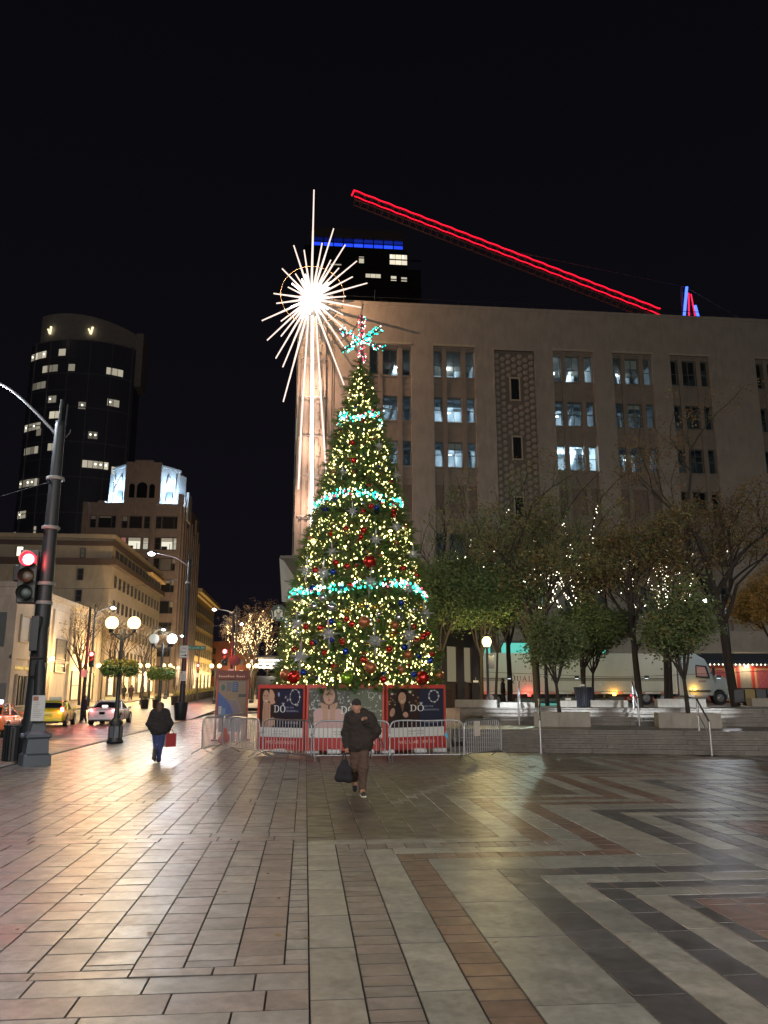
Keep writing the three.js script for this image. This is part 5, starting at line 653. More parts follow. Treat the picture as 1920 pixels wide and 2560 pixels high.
// ------------------------------------------------------------------ vehicles
function loft(secs, n = 22, pow = 0.42) {   // secs: [z, yBottom, yTop, halfWidth] from the tail forward
  const pos = [], idx = [], m = secs.length;
  secs.forEach(([z, yb, yt, w]) => { for (let k = 0; k < n; k++) { const a = k / n * 6.28318, c = Math.cos(a), s = Math.sin(a); pos.push(w * Math.sign(c) * Math.abs(c) ** pow, (yb + yt) / 2 + (yt - yb) / 2 * Math.sign(s) * Math.abs(s) ** pow, z); } });
  for (let i = 0; i + 1 < m; i++) for (let k = 0; k < n; k++) { const a = i * n + k, b = i * n + (k + 1) % n; idx.push(a, b, a + n, b, b + n, a + n); }
  for (const [i, d] of [[0, 1], [m - 1, -1]]) { const c = pos.length / 3, [z, yb, yt] = secs[i]; pos.push(0, (yb + yt) / 2, z); for (let k = 0; k < n; k++) { const a = i * n + k, b = i * n + (k + 1) % n; d > 0 ? idx.push(c, b, a) : idx.push(c, a, b); } }
  const g = new THREE.BufferGeometry(); g.setAttribute('position', new THREE.Float32BufferAttribute(pos, 3)); g.setIndex(idx); g.computeVertexNormals(); const h = g.toNonIndexed(); h.setAttribute('uv', new THREE.Float32BufferAttribute(new Array(h.attributes.position.count * 2).fill(0), 2)); return h;
}
const dense = (secs, k = 4) => { const out = []; for (let i = 0; i + 1 < secs.length; i++) for (let j = 0; j < k; j++) { const t = j / k; out.push(secs[i].map((v, c) => { const p = (secs[i - 1] ?? secs[i])[c], a = v, b = secs[i + 1][c], q = (secs[i + 2] ?? secs[i + 1])[c]; return 0.5 * (2 * a + (b - p) * t + (2 * p - 5 * a + 4 * b - q) * t * t + (3 * a - p - 3 * b + q) * t * t * t); })); } out.push(secs.at(-1)); return out; };
const tailRed = glow([1, 0.06, 0.05], 9), tailWhite = glow([1, 0.8, 0.75], 9);
function wheel(parent, x, y, z, r, side) { const w = mesh('wheel', new THREE.CylinderGeometry(r, r, 0.21, 26).rotateZ(Math.PI / 2).translate(x, y, z), M.rubber, parent), sp = [new THREE.TorusGeometry(r * 0.66, 0.022, 6, 22).rotateY(Math.PI / 2).translate(x + side * 0.108, y, z)]; for (let k = 0; k < 5; k++) sp.push(beam([x + side * 0.11, y, z], [x + side * 0.11, y + Math.cos(k * 1.2566) * r * 0.64, z + Math.sin(k * 1.2566) * r * 0.64], 0.02, r * 0.16)); mesh('rim', sp, M.steel, w); mesh('arch', new THREE.TorusGeometry(r + 0.035, 0.045, 6, 24, Math.PI).rotateY(Math.PI / 2).translate(x + side * 0.06, y, z), M.black, parent); }
function car(name, label, pos, turn, paint, kind, opt = {}) {
  const c = thing(name, label, kind === 'taxi' ? 'taxi' : 'car', pos, turn), pm = new THREE.MeshPhysicalMaterial({ color: C(...paint), roughness: 0.35, metalness: opt.metal ?? 0.2, clearcoat: 1, clearcoatRoughness: 0.06 });
  const hatch = !!opt.hatch;
  mesh('body', [loft(dense([[2.32, 0.42, 0.78, 0.72], [2.24, 0.3, 0.96, 0.83], [1.9, 0.24, hatch ? 1.06 : 1.02, 0.89], [1.2, 0.22, 1.0, 0.9], [0.2, 0.2, 0.96, 0.91], [-0.8, 0.2, 0.95, 0.9], [-1.5, 0.22, 0.88, 0.88], [-2.0, 0.27, 0.76, 0.82], [-2.28, 0.36, 0.6, 0.68]]))], pm, c);
  const gh = hatch ? [[2.0, 0.92, 1.1, 0.6], [1.5, 0.9, 1.34, 0.63], [0.7, 0.9, 1.47, 0.65], [-0.1, 0.9, 1.47, 0.65], [-0.8, 0.88, 1.2, 0.68], [-1.5, 0.84, 0.9, 0.7]] : [[1.75, 0.92, 1.04, 0.62], [1.2, 0.9, 1.33, 0.63], [0.55, 0.9, 1.44, 0.64], [-0.2, 0.9, 1.43, 0.64], [-0.8, 0.88, 1.2, 0.67], [-1.4, 0.84, 0.92, 0.7]];
  mesh('windows', loft(dense(gh), 22, 0.5), M.darkglass, c);
  const roof = gh.slice(1, 4).map(([z, , t, w]) => [z, t - 0.05, t + 0.015, w * 0.86]); mesh('roof', loft(dense(roof), 18, 0.5), pm, c);
  for (const s of [-1, 1]) { mesh('pillar', beam([s * 0.58, gh[3][2] - 0.03, gh[3][0]], [s * 0.66, 0.93, gh[5][0] + 0.1], 0.05, 0.06), pm, c); mesh('pillar', beam([s * 0.66, 1.36, 0.35], [s * 0.72, 0.92, 0.4], 0.04, 0.07), pm, c); mesh('pillar', beam([s * 0.58, gh[1][2] - 0.02, gh[1][0]], [s * 0.68, 0.95, gh[0][0] - 0.02], 0.05, 0.1), pm, c); wheel(c, s * 0.82, 0.33, 1.38, 0.33, s); wheel(c, s * 0.82, 0.33, -1.4, 0.33, s); mesh('mirror', rbox(0.2, 0.13, 0.09, 0.03, s * 0.98, 0.98, -0.72), pm, c); mesh('door_line', [bx(s * 0.91 - 0.006, s * 0.91 + 0.006, 0.32, 0.92, 0.36, 0.375), bx(s * 0.905 - 0.006, s * 0.905 + 0.006, 0.32, 0.92, -0.72, -0.705)], M.black, c); mesh('handle', [rbox(0.03, 0.03, 0.16, 0.01, s * 0.915, 0.82, 0.58), rbox(0.03, 0.03, 0.16, 0.01, s * 0.915, 0.82, -0.42)], pm, c);
    const tl = mesh('taillight', rbox(hatch ? 0.2 : 0.4, hatch ? 0.36 : 0.17, 0.12, 0.05, s * (hatch ? 0.72 : 0.6), hatch ? 0.92 : 0.86, 2.2), tailRed, c); mesh('taillight_core', rbox(hatch ? 0.12 : 0.3, hatch ? 0.24 : 0.11, 0.06, 0.02, s * (hatch ? 0.72 : 0.6), hatch ? 0.92 : 0.86, 2.25), tailWhite, tl); lamp(s * 0.62, 0.88, 2.4, C(1, 0.1, 0.08), 1.1, c); }
  mesh('bumper', rbox(1.56, 0.24, 0.14, 0.06, 0, 0.42, 2.28), pm, c); mesh('diffuser', rbox(1.3, 0.12, 0.1, 0.03, 0, 0.28, 2.28), M.black, c);
  mesh('number_plate', [rbox(0.34, 0.17, 0.02, 0.005, 0, 0.7, 2.31)], std([0.6, 0.62, 0.7], 0.5), c);
  if (opt.high) { mesh('brake_light', rbox(0.32, 0.08, 0.06, 0.02, 0, 1.1, 1.68), tailWhite, c); }
  if (opt.sign) mesh('roof_sign', rbox(0.7, 0.16, 0.24, 0.05, 0, (hatch ? 1.5 : 1.48) + 0.06, 0.3), opt.sign, c);
  if (opt.patch) mesh('rear_panel', [rbox(0.5, 0.3, 0.04, 0.03, -0.45, 0.58, 2.31), rbox(0.5, 0.3, 0.04, 0.03, 0.45, 0.58, 2.31)], std([0.85, 0.75, 0.05], 0.4), c);
  return c;
}
car('sedan', 'silver sedan with brake lights on, stopped behind the left lamp post', [-12.05, -0.1, -52.9], 0.0, [0.5, 0.5, 0.56], 'car', { high: true, metal: 0.35, sign: glow([1, 0.8, 0.3], 0.8) });
car('taxi_car', 'yellow taxi hatchback with brake lights on, behind the big left pole', [-14.75, -0.1, -50.6], 0.12, [0.6, 0.55, 0.03], 'taxi', { hatch: true, patch: true, sign: std([0.5, 0.5, 0.45], 0.5) });
car('taxi_car', 'orange taxi cut off by the left edge of the view', [-14.2, -0.1, -39.6], 0.1, [0.6, 0.16, 0.05], 'taxi', { metal: 0.1, sign: glow([0.8, 0.85, 1], 2) });
{ // far vehicles up the street: tail lights of a bus or motorcycle
  const z = -165, y = -0.1 + gradeY(z), b = thing('motorcycle', 'distant motorcycle with a bright red tail light far up the street', 'motorcycle', [-16.4, y, z]);
  mesh('wheel', [new THREE.TorusGeometry(0.3, 0.07, 8, 20).rotateY(Math.PI / 2).translate(0, 0.36, 0.7), new THREE.TorusGeometry(0.3, 0.06, 8, 20).rotateY(Math.PI / 2).translate(0, 0.36, -0.7)], M.rubber, b); mesh('frame', [rbox(0.3, 0.4, 1.2, 0.1, 0, 0.75, 0), rbox(0.24, 0.12, 0.7, 0.05, 0, 1, 0.4), bar([-0.4, 1.2, -0.4], [0.4, 1.2, -0.4], 0.03), bar([0, 0.4, -0.7], [0, 1.2, -0.4], 0.05)], M.dark, b); mesh('rider', blob([[0, 1, 0.3, 0.2, 0, 1.5, 0.1, 0.2], [0, 1.75, 0.05, 0.13, 0, 1.7, 0.05, 0.13], [-0.2, 1.5, 0, 0.08, -0.35, 1.2, -0.35, 0.06], [0.2, 1.5, 0, 0.08, 0.35, 1.2, -0.35, 0.06], [-0.15, 0.95, 0.2, 0.1, -0.25, 0.5, 0, 0.08], [0.15, 0.95, 0.2, 0.1, 0.25, 0.5, 0, 0.08]], [0, 1.1, 0], 0.9, 40, 0.04), M.dark, b); mesh('tail_light', rbox(0.34, 0.3, 0.1, 0.04, 0, 0.85, 0.98), glow([1, 0.15, 0.12], 12), b); mesh('side_light', [rbox(0.14, 0.14, 0.08, 0.03, -0.75, 1.0, 0.8), rbox(0.14, 0.14, 0.08, 0.03, 0.75, 1.0, 0.8), rbox(0.12, 0.12, 0.08, 0.03, -0.6, 1.5, 0.7)], glow([1, 0.6, 0.5], 8), b); lamp(0, 0.85, 1.3, C(1, 0.1, 0.08), 8, b);
}
{ // semi-trailer truck on the cross street
  const t = thing('semi_truck', 'pale semi truck with a long white trailer standing behind the trees', 'truck', [0, 0.83, -62]);
  const tw = std([0.55, 0.52, 0.42], 0.55);
  const side = canvasMat(2048, 360, (g, w, h) => { g.fillStyle = '#c2bda9'; g.fillRect(0, 0, w, h); for (let x = 0; x < w; x += 32) { g.fillStyle = 'rgba(110,105,90,0.22)'; g.fillRect(x, 0, 1.5, h); } g.fillStyle = '#7b7666'; g.fillRect(0, 232, 330, 20); g.fillRect(0, 256, 316, 8); g.fillRect(770, 232, 1230, 20); g.fillRect(770, 256, 1230, 8); g.fillStyle = '#3a352e'; g.font = '92px serif'; g.fillText('Q', 350, 268); g.font = '70px serif'; ['U', 'A', 'L', 'I', 'T', 'Y'].forEach((c, i) => g.fillText(c, 424 + i * 58 - (i > 3 ? 22 : 0), 268)); g.font = '22px serif'; g.fillStyle = '#8a8472'; g.fillText('20', 500, 300); for (let k = 0; k < 90; k++) { g.fillStyle = `rgba(90,85,70,${0.04 + rnd() * 0.08})`; g.fillRect(rnd() * w, rnd() * h, 4 + rnd() * 60, 2 + rnd() * 14); } }, 0.5);
  mesh('trailer_box', [rbox(16.0, 2.86, 2.5, 0.03, 20.6, 2.42, 0)], tw, t); const sp = mesh('trailer_side', panel(15.9, 2.74, 0.02), side, t); sp.position.set(20.6, 2.43, 1.262);
  mesh('trailer_rail', [bx(12.6, 28.6, 0.82, 0.98, 1.2, 1.29), bx(12.6, 28.6, 3.78, 3.88, 1.2, 1.29), bx(12.58, 12.7, 0.98, 3.78, 1.2, 1.29), bx(28.48, 28.62, 0.98, 3.78, 1.2, 1.29)], tw, t);
  const refl = []; for (let k = 0; k < 9; k++) refl.push(bx(13.2 + k * 1.75, 13.75 + k * 1.75, 0.86, 0.94, 1.292, 1.3)); mesh('red_reflector', refl, std([0.6, 0.06, 0.03], 0.4), t); mesh('white_reflector', refl.map((g) => g.clone().translate(0.58, 0, 0)), std([0.75, 0.75, 0.7], 0.4), t);
  const tw2 = (x, r = 0.52) => { const w = mesh('wheel', new THREE.CylinderGeometry(r, r, 0.6, 26).rotateX(Math.PI / 2).translate(x, r, 0.9), M.rubber, t); mesh('rim', [new THREE.CylinderGeometry(r * 0.56, r * 0.5, 0.06, 20).rotateX(Math.PI / 2).translate(x, r, 1.19), new THREE.CylinderGeometry(0.12, 0.14, 0.12, 10).rotateX(Math.PI / 2).translate(x, r, 1.24)], M.steel, w); return w; };
  for (const x of [13.9, 15.3, 26.1, 27.5, 32.05]) tw2(x);
  mesh('chassis', [bx(12.7, 28.6, 0.62, 0.82, -0.6, 0.6), bx(25, 33, 0.62, 0.86, -0.5, 0.5), bx(22.8, 22.95, 0.05, 0.9, 0.7, 0.85), bx(22.6, 23.15, 0, 0.05, 0.6, 0.95), bx(13.2, 16.4, 0.86, 0.98, 0.5, 1.2)], M.black, t);
  mesh('mudflap', bx(12.9, 12.95, 0.2, 0.9, 0.5, 1.2), M.black, t);
  for (const [x, y, w] of [[12.75, 0.35, 1.1], [16.9, 0.45, 0.5]]) { mesh('red_light', rbox(w * 0.5, 0.22, 0.06, 0.02, x, y + 0.3, 1.24), glow([1, 0.08, 0.06], 2.4), t); lamp(x, y + 0.3, 1.6, C(1, 0.1, 0.08), 4, t); }
  mesh('red_light', [rbox(0.18, 0.12, 0.06, 0.02, 24.9, 0.72, 1.24), rbox(0.2, 0.12, 0.06, 0.02, 25.3, 0.62, 1.24)], glow([1, 0.06, 0.08], 3), t); mesh('red_fender', [rbox(1.0, 0.1, 0.5, 0.03, 25.6, 0.98, 0.9), rbox(1.6, 0.08, 0.4, 0.03, 28.1, 0.98, 0.9)], std([0.5, 0.06, 0.05], 0.4), t);
  const cab = std([0.34, 0.38, 0.37], 0.32, { metalness: 0.15 });
  const prof2 = new THREE.Shape([[28.9, 0.75], [28.9, 3.1], [29.5, 3.75], [30.3, 3.82], [31.0, 3.4], [31.35, 2.75], [31.5, 2.25], [32.4, 2.05], [33.0, 1.75], [33.25, 1.2], [33.3, 0.85], [32.62, 0.8], [32.55, 1.0], [32.3, 1.2], [31.9, 1.22], [31.6, 1.05], [31.5, 0.75]].map((p) => new THREE.Vector2(...p)));
  const cg = new THREE.ExtrudeGeometry(prof2, { depth: 2.1, bevelEnabled: true, bevelThickness: 0.12, bevelSize: 0.1, bevelSegments: 3 }).translate(0, 0, -1.05); mesh('cab', cg, cab, t);
  mesh('side_window', slab([[30.25, 2.2, 1.18], [31.2, 2.15, 1.18], [31.0, 2.85, 1.18], [30.3, 2.95, 1.18]], [0, 0, 0.02]), std([0.45, 0.25, 0.22], 0.2), t); mesh('window_surround', [beam([30.2, 2.12, 1.2], [31.3, 2.06, 1.2], 0.08), beam([31.28, 2.1, 1.2], [31.05, 2.95, 1.2], 0.1), beam([30.25, 3.0, 1.2], [31.05, 2.92, 1.2], 0.07), beam([30.24, 2.15, 1.2], [30.28, 3.0, 1.2], 0.06)], M.black, t); mesh('windscreen', slab([[31.12, 2.3, -1], [31.12, 2.3, 1], [30.98, 3.3, 0.95], [30.98, 3.3, -0.95]], [0.35, 0, 0]), M.darkglass, t);
  mesh('bumper', rbox(0.75, 0.42, 2.4, 0.12, 33.05, 0.62, 0), cab, t); mesh('headlight', rbox(0.5, 0.2, 0.16, 0.06, 32.9, 1.35, 1.12), M.steel, t); mesh('fuel_tank', new THREE.CylinderGeometry(0.34, 0.34, 1.3, 16).rotateZ(Math.PI / 2).translate(30.4, 0.62, 0.9), std([0.2, 0.21, 0.22], 0.4), t); mesh('step', [bx(29.6, 31.3, 1.0, 1.1, 0.9, 1.22), bx(29.7, 31.2, 0.32, 0.4, 0.9, 1.24)], M.black, t); mesh('mirror', [rbox(0.12, 0.6, 0.26, 0.04, 31.55, 2.55, 1.45), bar([31.4, 2.4, 1.1], [31.55, 2.5, 1.45], 0.02)], M.black, t);
  mesh('door_lettering', [rbox(0.62, 0.14, 0.012, 0.004, 30.7, 1.78, 1.176)], std([0.2, 0.16, 0.17], 0.5), t);
  for (const [x, y] of [[23.55, 0.78], [30.0, 1.2]]) { mesh('amber_light', rbox(0.24, 0.16, 0.1, 0.04, x, y, 1.27), glow([1, 0.55, 0.06], 10), t); lamp(x, y, 1.5, C(1, 0.5, 0.08), 3, t); }
}
// ------------------------------------------------------------------ street furniture
// a tall street light: pole, bracket arm, cobra head with its lamp
function streetLight(label, pos, o) {
  const p = thing('street_light', label, 'street light', pos, o.turn ?? 0), H = o.h, r = o.r ?? 0.11;
  mesh('pole', [lathe([[0.001, 0], [r * 1.55, 0], [r * 1.5, 0.9], [r * 1.25, 1.4], [r * 1.15, 3], [r * 0.75, H - 0.2], [r * 0.7, H], [0.001, H]], 16)], M.pole, p);
  if (o.base) mesh('base', [lathe([[0.001, 0], [0.36, 0], [0.34, 0.28], [0.28, 0.34], [0.25, 0.95], [0.31, 1.02], [0.3, 1.1], [0.2, 1.2], [0.14, 1.5], [0.001, 1.5]], 8), rbox(0.66, 0.06, 0.66, 0.02, 0, 0.03, 0)], M.iron, p);
  for (const y of o.bands ?? []) mesh('band', lathe([[r * 1.2, -0.05], [r * 1.28, -0.04], [r * 1.28, 0.04], [r * 1.2, 0.05]], 14).translate(0, y, 0), std([0.2, 0.2, 0.19], 0.5), p);
  mesh('finial', [bar([-0.03, H, 0], [-0.02, H + 0.7, 0], 0.05), bar([0.14, H - 0.2, 0], [0.16, H + 0.55, 0], 0.03), new THREE.TorusGeometry(0.26, 0.03, 6, 14, Math.PI).rotateZ(Math.PI).translate(0.05, H - 0.25, 0)], M.pole, p);
  const [ax, ay, az] = o.arm; mesh('arm', [tube([[0, H - 0.5, 0], [ax * 0.4, H + ay * 0.28, az * 0.4], [ax * 0.75, H + ay * 0.78, az * 0.75], [ax, H + ay, az]], 0.045, 20)], std([0.3, 0.31, 0.33], 0.45, { metalness: 0.5 }), p);
  const h = mesh('lamp_head', [rbox(0.72, 0.12, 0.3, 0.05, ax - Math.sign(ax) * -0.25, H + ay + 0.04, az)], M.pole, p); mesh('lens', new THREE.SphereGeometry(0.2, 18, 12).scale(1.2, 0.8, 1).translate(ax + Math.sign(ax) * 0.28, H + ay - 0.04, az), glow(o.color, o.glow ?? 9), h);
  lamp(ax + Math.sign(ax) * 0.28, H + ay - 0.05, az, C(...o.color), o.power, p, 4);
  return p;
}
const cool = [0.86, 0.92, 1];
streetLight('big dark street light pole at the left kerb carrying a red traffic signal', [-7.55, 0, -23.9], { h: 9.9, r: 0.2, arm: [-2.1, 1.25, 0], color: cool, power: 200, base: false, bands: [4.4, 4.95, 6.6, 8.1] });
streetLight('grey street light pole with a one way sign and planter at its foot', [-8.1, 0, -55.4], { h: 10.7, r: 0.15, arm: [-2.3, 0.42, 0], color: cool, power: 105, bands: [9.1] });
const farSL = [[-7.7, -90, 10.4, [-2.2, 0.3, 0], 'white street light beside the twinkling tree, nearer of the pair at the right kerb', 150], [-7.2, -106, 10.2, [-0.9, 0.2, 0], 'white street light beside the twinkling tree, lower farther one of the pair', 120], [-20.4, -80, 9.4, [1.4, 0.4, 0], 'white street light high on a thin pole before the cream cornice block', 110], [-20.4, -110, 9.6, [1.1, 0.3, 0], 'white street light just above the right white globe lamp', 110], [-19.6, -120, 9.5, [1.3, 0.2, 0], 'small white street light right of the white globe lamps', 100]];
for (const [x, z, h, arm, label, power] of farSL) streetLight(label, [x, gradeY(z) - 0.02, z], { h: h - gradeY(z), r: 0.1, arm, color: cool, power, glow: 12 });
// the rest of the row, beside and behind the photographer, plus one added fill lamp
streetLight('street light at the left kerb, nearest to the photographer, outside the view', [-8.3, 0, -1.5], { h: 9.9, r: 0.15, arm: [-1.6, 0.6, 0], color: [0.96, 0.94, 0.9], power: 600 });
streetLight('street light on the right of the plaza, behind the photographer', [15, 0, 3], { h: 9.5, r: 0.15, arm: [-1.6, 0.5, 0], color: [1, 0.92, 0.82], power: 480 });
streetLight('added fill street light right of the plaza, outside the view', [17, 0, -10.5], { h: 9.5, r: 0.15, arm: [-1.6, 0.5, 0], color: [1, 0.92, 0.82], power: 190 });  // added out of view to lift the right side of the paving
// right-hand cross street
streetLight('street light on the cross street, hidden by the brownish plane tree', [17.2, 0.84, -57.2], { h: 8.6, r: 0.1, arm: [-1.2, 0.3, 0], color: [0.72, 1, 0.86], power: 110 });
streetLight('street light on the cross street, half hidden behind the orange tree', [31.2, 0.84, -57.2], { h: 7.4, r: 0.1, arm: [-1.2, 0.3, 0], color: cool, power: 70 });
streetLight('street light on the cross street at the right edge of the view', [41.5, 0.84, -57.2], { h: 11.2, r: 0.1, arm: [-1.4, 0.3, 0], color: cool, power: 55 });
streetLight('street light on the cross street beyond the right edge of the view', [52, 0.84, -57.2], { h: 9, r: 0.1, arm: [-1.4, 0.3, 0], color: [1, 0.9, 0.75], power: 60 });

function signalHead(parent, x, y, z, s, name = 'signal_head') {   // three lenses, red lit, facing +z
  const h = mesh(name, [rbox(0.34 * s, 1.05 * s, 0.24 * s, 0.03, x, y, z), ...[0.33, 0, -0.33].map((d) => new THREE.CylinderGeometry(0.15 * s, 0.15 * s, 0.2 * s, 18, 1, true, Math.PI * 0.68, Math.PI * 1.64).rotateX(Math.PI / 2).translate(x, y + d * s, z + 0.21 * s))], std([0.02, 0.022, 0.022], 0.5, { side: THREE.DoubleSide }), parent);
  mesh('red_light', [new THREE.TorusGeometry(0.118 * s, 0.03 * s, 8, 24).translate(x, y + 0.33 * s, z + 0.14 * s)], glow([1, 0.015, 0.05], 3), h); mesh('red_light', ball(0.115 * s, 0, 0, 0, 18, 12).scale(1, 1, 0.45).translate(x, y + 0.33 * s, z + 0.14 * s), glow([1, 0.3, 0.28], 14), h); mesh('amber_lens', ball(0.13 * s, 0, 0, 0, 16, 10).scale(1, 1, 0.3).translate(x, y, z + 0.12 * s), std([0.05, 0.02, 0.004], 0.4), h); mesh('green_lens', ball(0.13 * s, 0, 0, 0, 16, 10).scale(1, 1, 0.3).translate(x, y - 0.33 * s, z + 0.12 * s), std([0.006, 0.018, 0.015], 0.4), h);
  return h;
}
{ // traffic signal and boxes hung on the big pole
  const t = thing('traffic_signal', 'large red traffic signal hung on the left side of the big pole', 'traffic light', [-7.98, 5.12, -23.7], 0.12); signalHead(t, 0, 0, 0, 1.45); lamp(0, 0.48, 0.55, C(1, 0.08, 0.08), 11, t, 5); mesh('bracket', [bar([0.2, 0.35, -0.1], [0.5, 0.35, -0.15], 0.04), bar([0.2, -0.45, -0.1], [0.5, -0.45, -0.15], 0.04)], M.black, t); mesh('side_head', rbox(0.24, 0.46, 0.3, 0.03, -0.32, 0.12, -0.2), M.black, t);
  const c = thing('control_box', 'dark control box strapped to the big left pole', 'box', [-7.58, 3.5, -23.55]); mesh('box_body', rbox(0.22, 0.98, 0.3, 0.02), M.iron, c);
  const w = thing('walk_signal', 'dark pedestrian signal box on the big left pole', 'pedestrian signal', [-7.4, 2.56, -23.45], -0.1); mesh('signal_box', rbox(0.4, 0.56, 0.3, 0.07), M.black, w); mesh('visor', rbox(0.34, 0.06, 0.1, 0.02, 0, 0.26, 0.17), M.black, w); mesh('hinge', rbox(0.06, 0.3, 0.1, 0.02, 0.23, -0.02, 0.05), std([0.25, 0.22, 0.18], 0.5), w);
  const s = thing('parking_sign', 'pale parking sign plate on the big left pole', 'sign', [-7.02, 1.48, -22.55], -0.05); const sm = canvasMat(128, 256, (g) => { g.fillStyle = '#b8b8b8'; g.fillRect(0, 0, 128, 256); g.fillStyle = '#8d5c50'; g.fillRect(8, 10, 52, 44); g.fillStyle = '#90908f'; for (let k = 0; k < 9; k++) g.fillRect(14, 70 + k * 18, 40 + rnd() * 55, 7); }); const pl = mesh('plate', panel(0.34, 0.66, 0.02), sm, s); pl.position.set(0, 0, 0);
  const sk = thing('pole_skirt', 'pale blue square cast-iron skirt round the foot of the big left pole', 'pole base', [-7.12, 0, -22.95], 0); sk.scale.setScalar(0.8); mesh('skirt', [flat(lathe([[0.001, 0], [0.62, 0], [0.6, 0.34], [0.5, 0.4], [0.46, 0.85], [0.56, 0.92], [0.52, 1.0], [0.34, 1.1], [0.26, 1.36], [0.001, 1.36]], 4).rotateY(Math.PI / 4 + 0.5)), ball(0.1, 0.42, 0.95, 0.1, 10, 8), ball(0.1, -0.4, 0.95, 0.16, 10, 8)], std([0.075, 0.09, 0.11], 0.45, { metalness: 0.3, bumpMap: rep(T.wall, 1), bumpScale: 0.01 }), sk); mesh('shaft', bar([0, 1.3, 0], [-0.42, 4.6, -0.95], 0.19, 0.19, 14), M.pole, sk);
  const b = thing('litter_bin', 'dark ribbed litter bin standing left of the big pole base', 'bin', [-8.0, 0, -23.9]); mesh('bin_body', Array.from({ length: 20 }, (_, k) => bx(-0.02, 0.02, 0.05, 0.98, 0.25, 0.29).rotateY(k * 0.314)), M.iron, b); mesh('liner', cyl(0.24, 0.25, 0.9, 0, 0.04, 0, 18), M.black, b); mesh('rim', new THREE.TorusGeometry(0.28, 0.03, 6, 22).rotateX(Math.PI / 2).translate(0, 0.98, 0), M.iron, b);
  const m = canvasMat(160, 224, (g) => { g.fillStyle = '#c9c9c6'; g.fillRect(0, 0, 160, 224); g.strokeStyle = '#1c1c1c'; g.lineWidth = 5; g.strokeRect(8, 8, 144, 208); g.fillStyle = '#1c1c1c'; g.font = '52px sans-serif'; g.fillText('ONE', 26, 74); g.fillText('WAY', 20, 136); g.fillRect(28, 172, 74, 12); g.beginPath(); g.moveTo(100, 154); g.lineTo(138, 178); g.lineTo(100, 202); g.fill(); });
  const ow = thing('one_way_sign', 'white one way sign with arrow on the grey pole', 'sign', [-8.1, 4.45, -55.1]); mesh('plate', panel(0.58, 0.82, 0.02), m, ow);
  const gs = thing('street_name_sign', 'green street name sign on the grey pole', 'sign', [-7.3, 4.72, -55.3]); mesh('plate', panel(1.2, 0.24, 0.02), canvasMat(256, 52, (g) => { g.fillStyle = '#2a6a5c'; g.fillRect(0, 0, 256, 52); g.fillStyle = '#8fb5a8'; g.fillRect(18, 14, 9, 24); g.fillRect(12, 18, 24, 6); g.fillRect(30, 12, 10, 28); for (let k = 0; k < 6; k++) g.fillRect(56 + k * 19, 20 + rnd() * 5, 12, 16); g.fillRect(190, 14, 10, 26); g.fillRect(206, 16, 14, 22); g.fillRect(226, 18, 10, 18); }), gs);
  const n = thing('notice_sign', 'small white notice strapped low on the grey pole', 'sign', [-8.08, 2.85, -55.1]); mesh('plate', panel(0.4, 0.62, 0.02), canvasMat(96, 144, (g) => { g.fillStyle = '#bdb9b4'; g.fillRect(0, 0, 96, 144); g.fillStyle = '#a05a4a'; g.fillRect(10, 12, 30, 18); g.fillStyle = '#9a9590'; for (let k = 0; k < 6; k++) g.fillRect(12, 46 + k * 15, 60, 5); }), n);
  const pb = thing('pole_bin', 'dark tapered bin round the foot of the grey pole', 'bin', [-8.1, 0, -55.0]); mesh('bin_body', [lathe([[0.001, 0], [0.36, 0], [0.46, 1.12], [0.42, 1.14], [0.001, 1.1]], 12)], M.iron, pb); mesh('lip', new THREE.TorusGeometry(0.46, 0.035, 6, 22).rotateX(Math.PI / 2).translate(0, 1.13, 0), M.iron, pb);
}
// other traffic signals
{
  const sig = (label, pos, dx, hs, s, H) => { const t = thing('traffic_signal', label, 'traffic light', pos); mesh('post', cyl(0.12, 0.08, H, 0, 0, 0, 10), M.black, t); for (const y of hs) { signalHead(t, dx, y, 0.25, s); lamp(dx, y + 0.35, 0.75, C(1, 0.06, 0.05), 34, t, 6); } mesh('sign_box', rbox(0.42, 0.5, 0.05, 0.01, -0.02, 3.1, 0.15), std([0.5, 0.48, 0.45], 0.6), t); return t; };
  sig('red traffic signal on a thin dark post left of the warm globe lamps', [-14.95, -0.05, -57.3], 0.42, [4.05], 1, 7.6);
  const k = sig('red traffic signal on the post right of the street, above the map stand', [-5.05, 0, -56.4], -0.45, [4.15], 1.1, 7.2); mesh('side_disc', new THREE.CylinderGeometry(0.36, 0.36, 0.3, 18).rotateX(Math.PI / 2).translate(0.22, 3.9, 0.2), std([0.012, 0.008, 0.008], 0.6), k);
  sig('small red traffic signal farther up the street under the green sign', [-12.9, 0.6, -100], 0, [3.9], 1, 6.2);
}
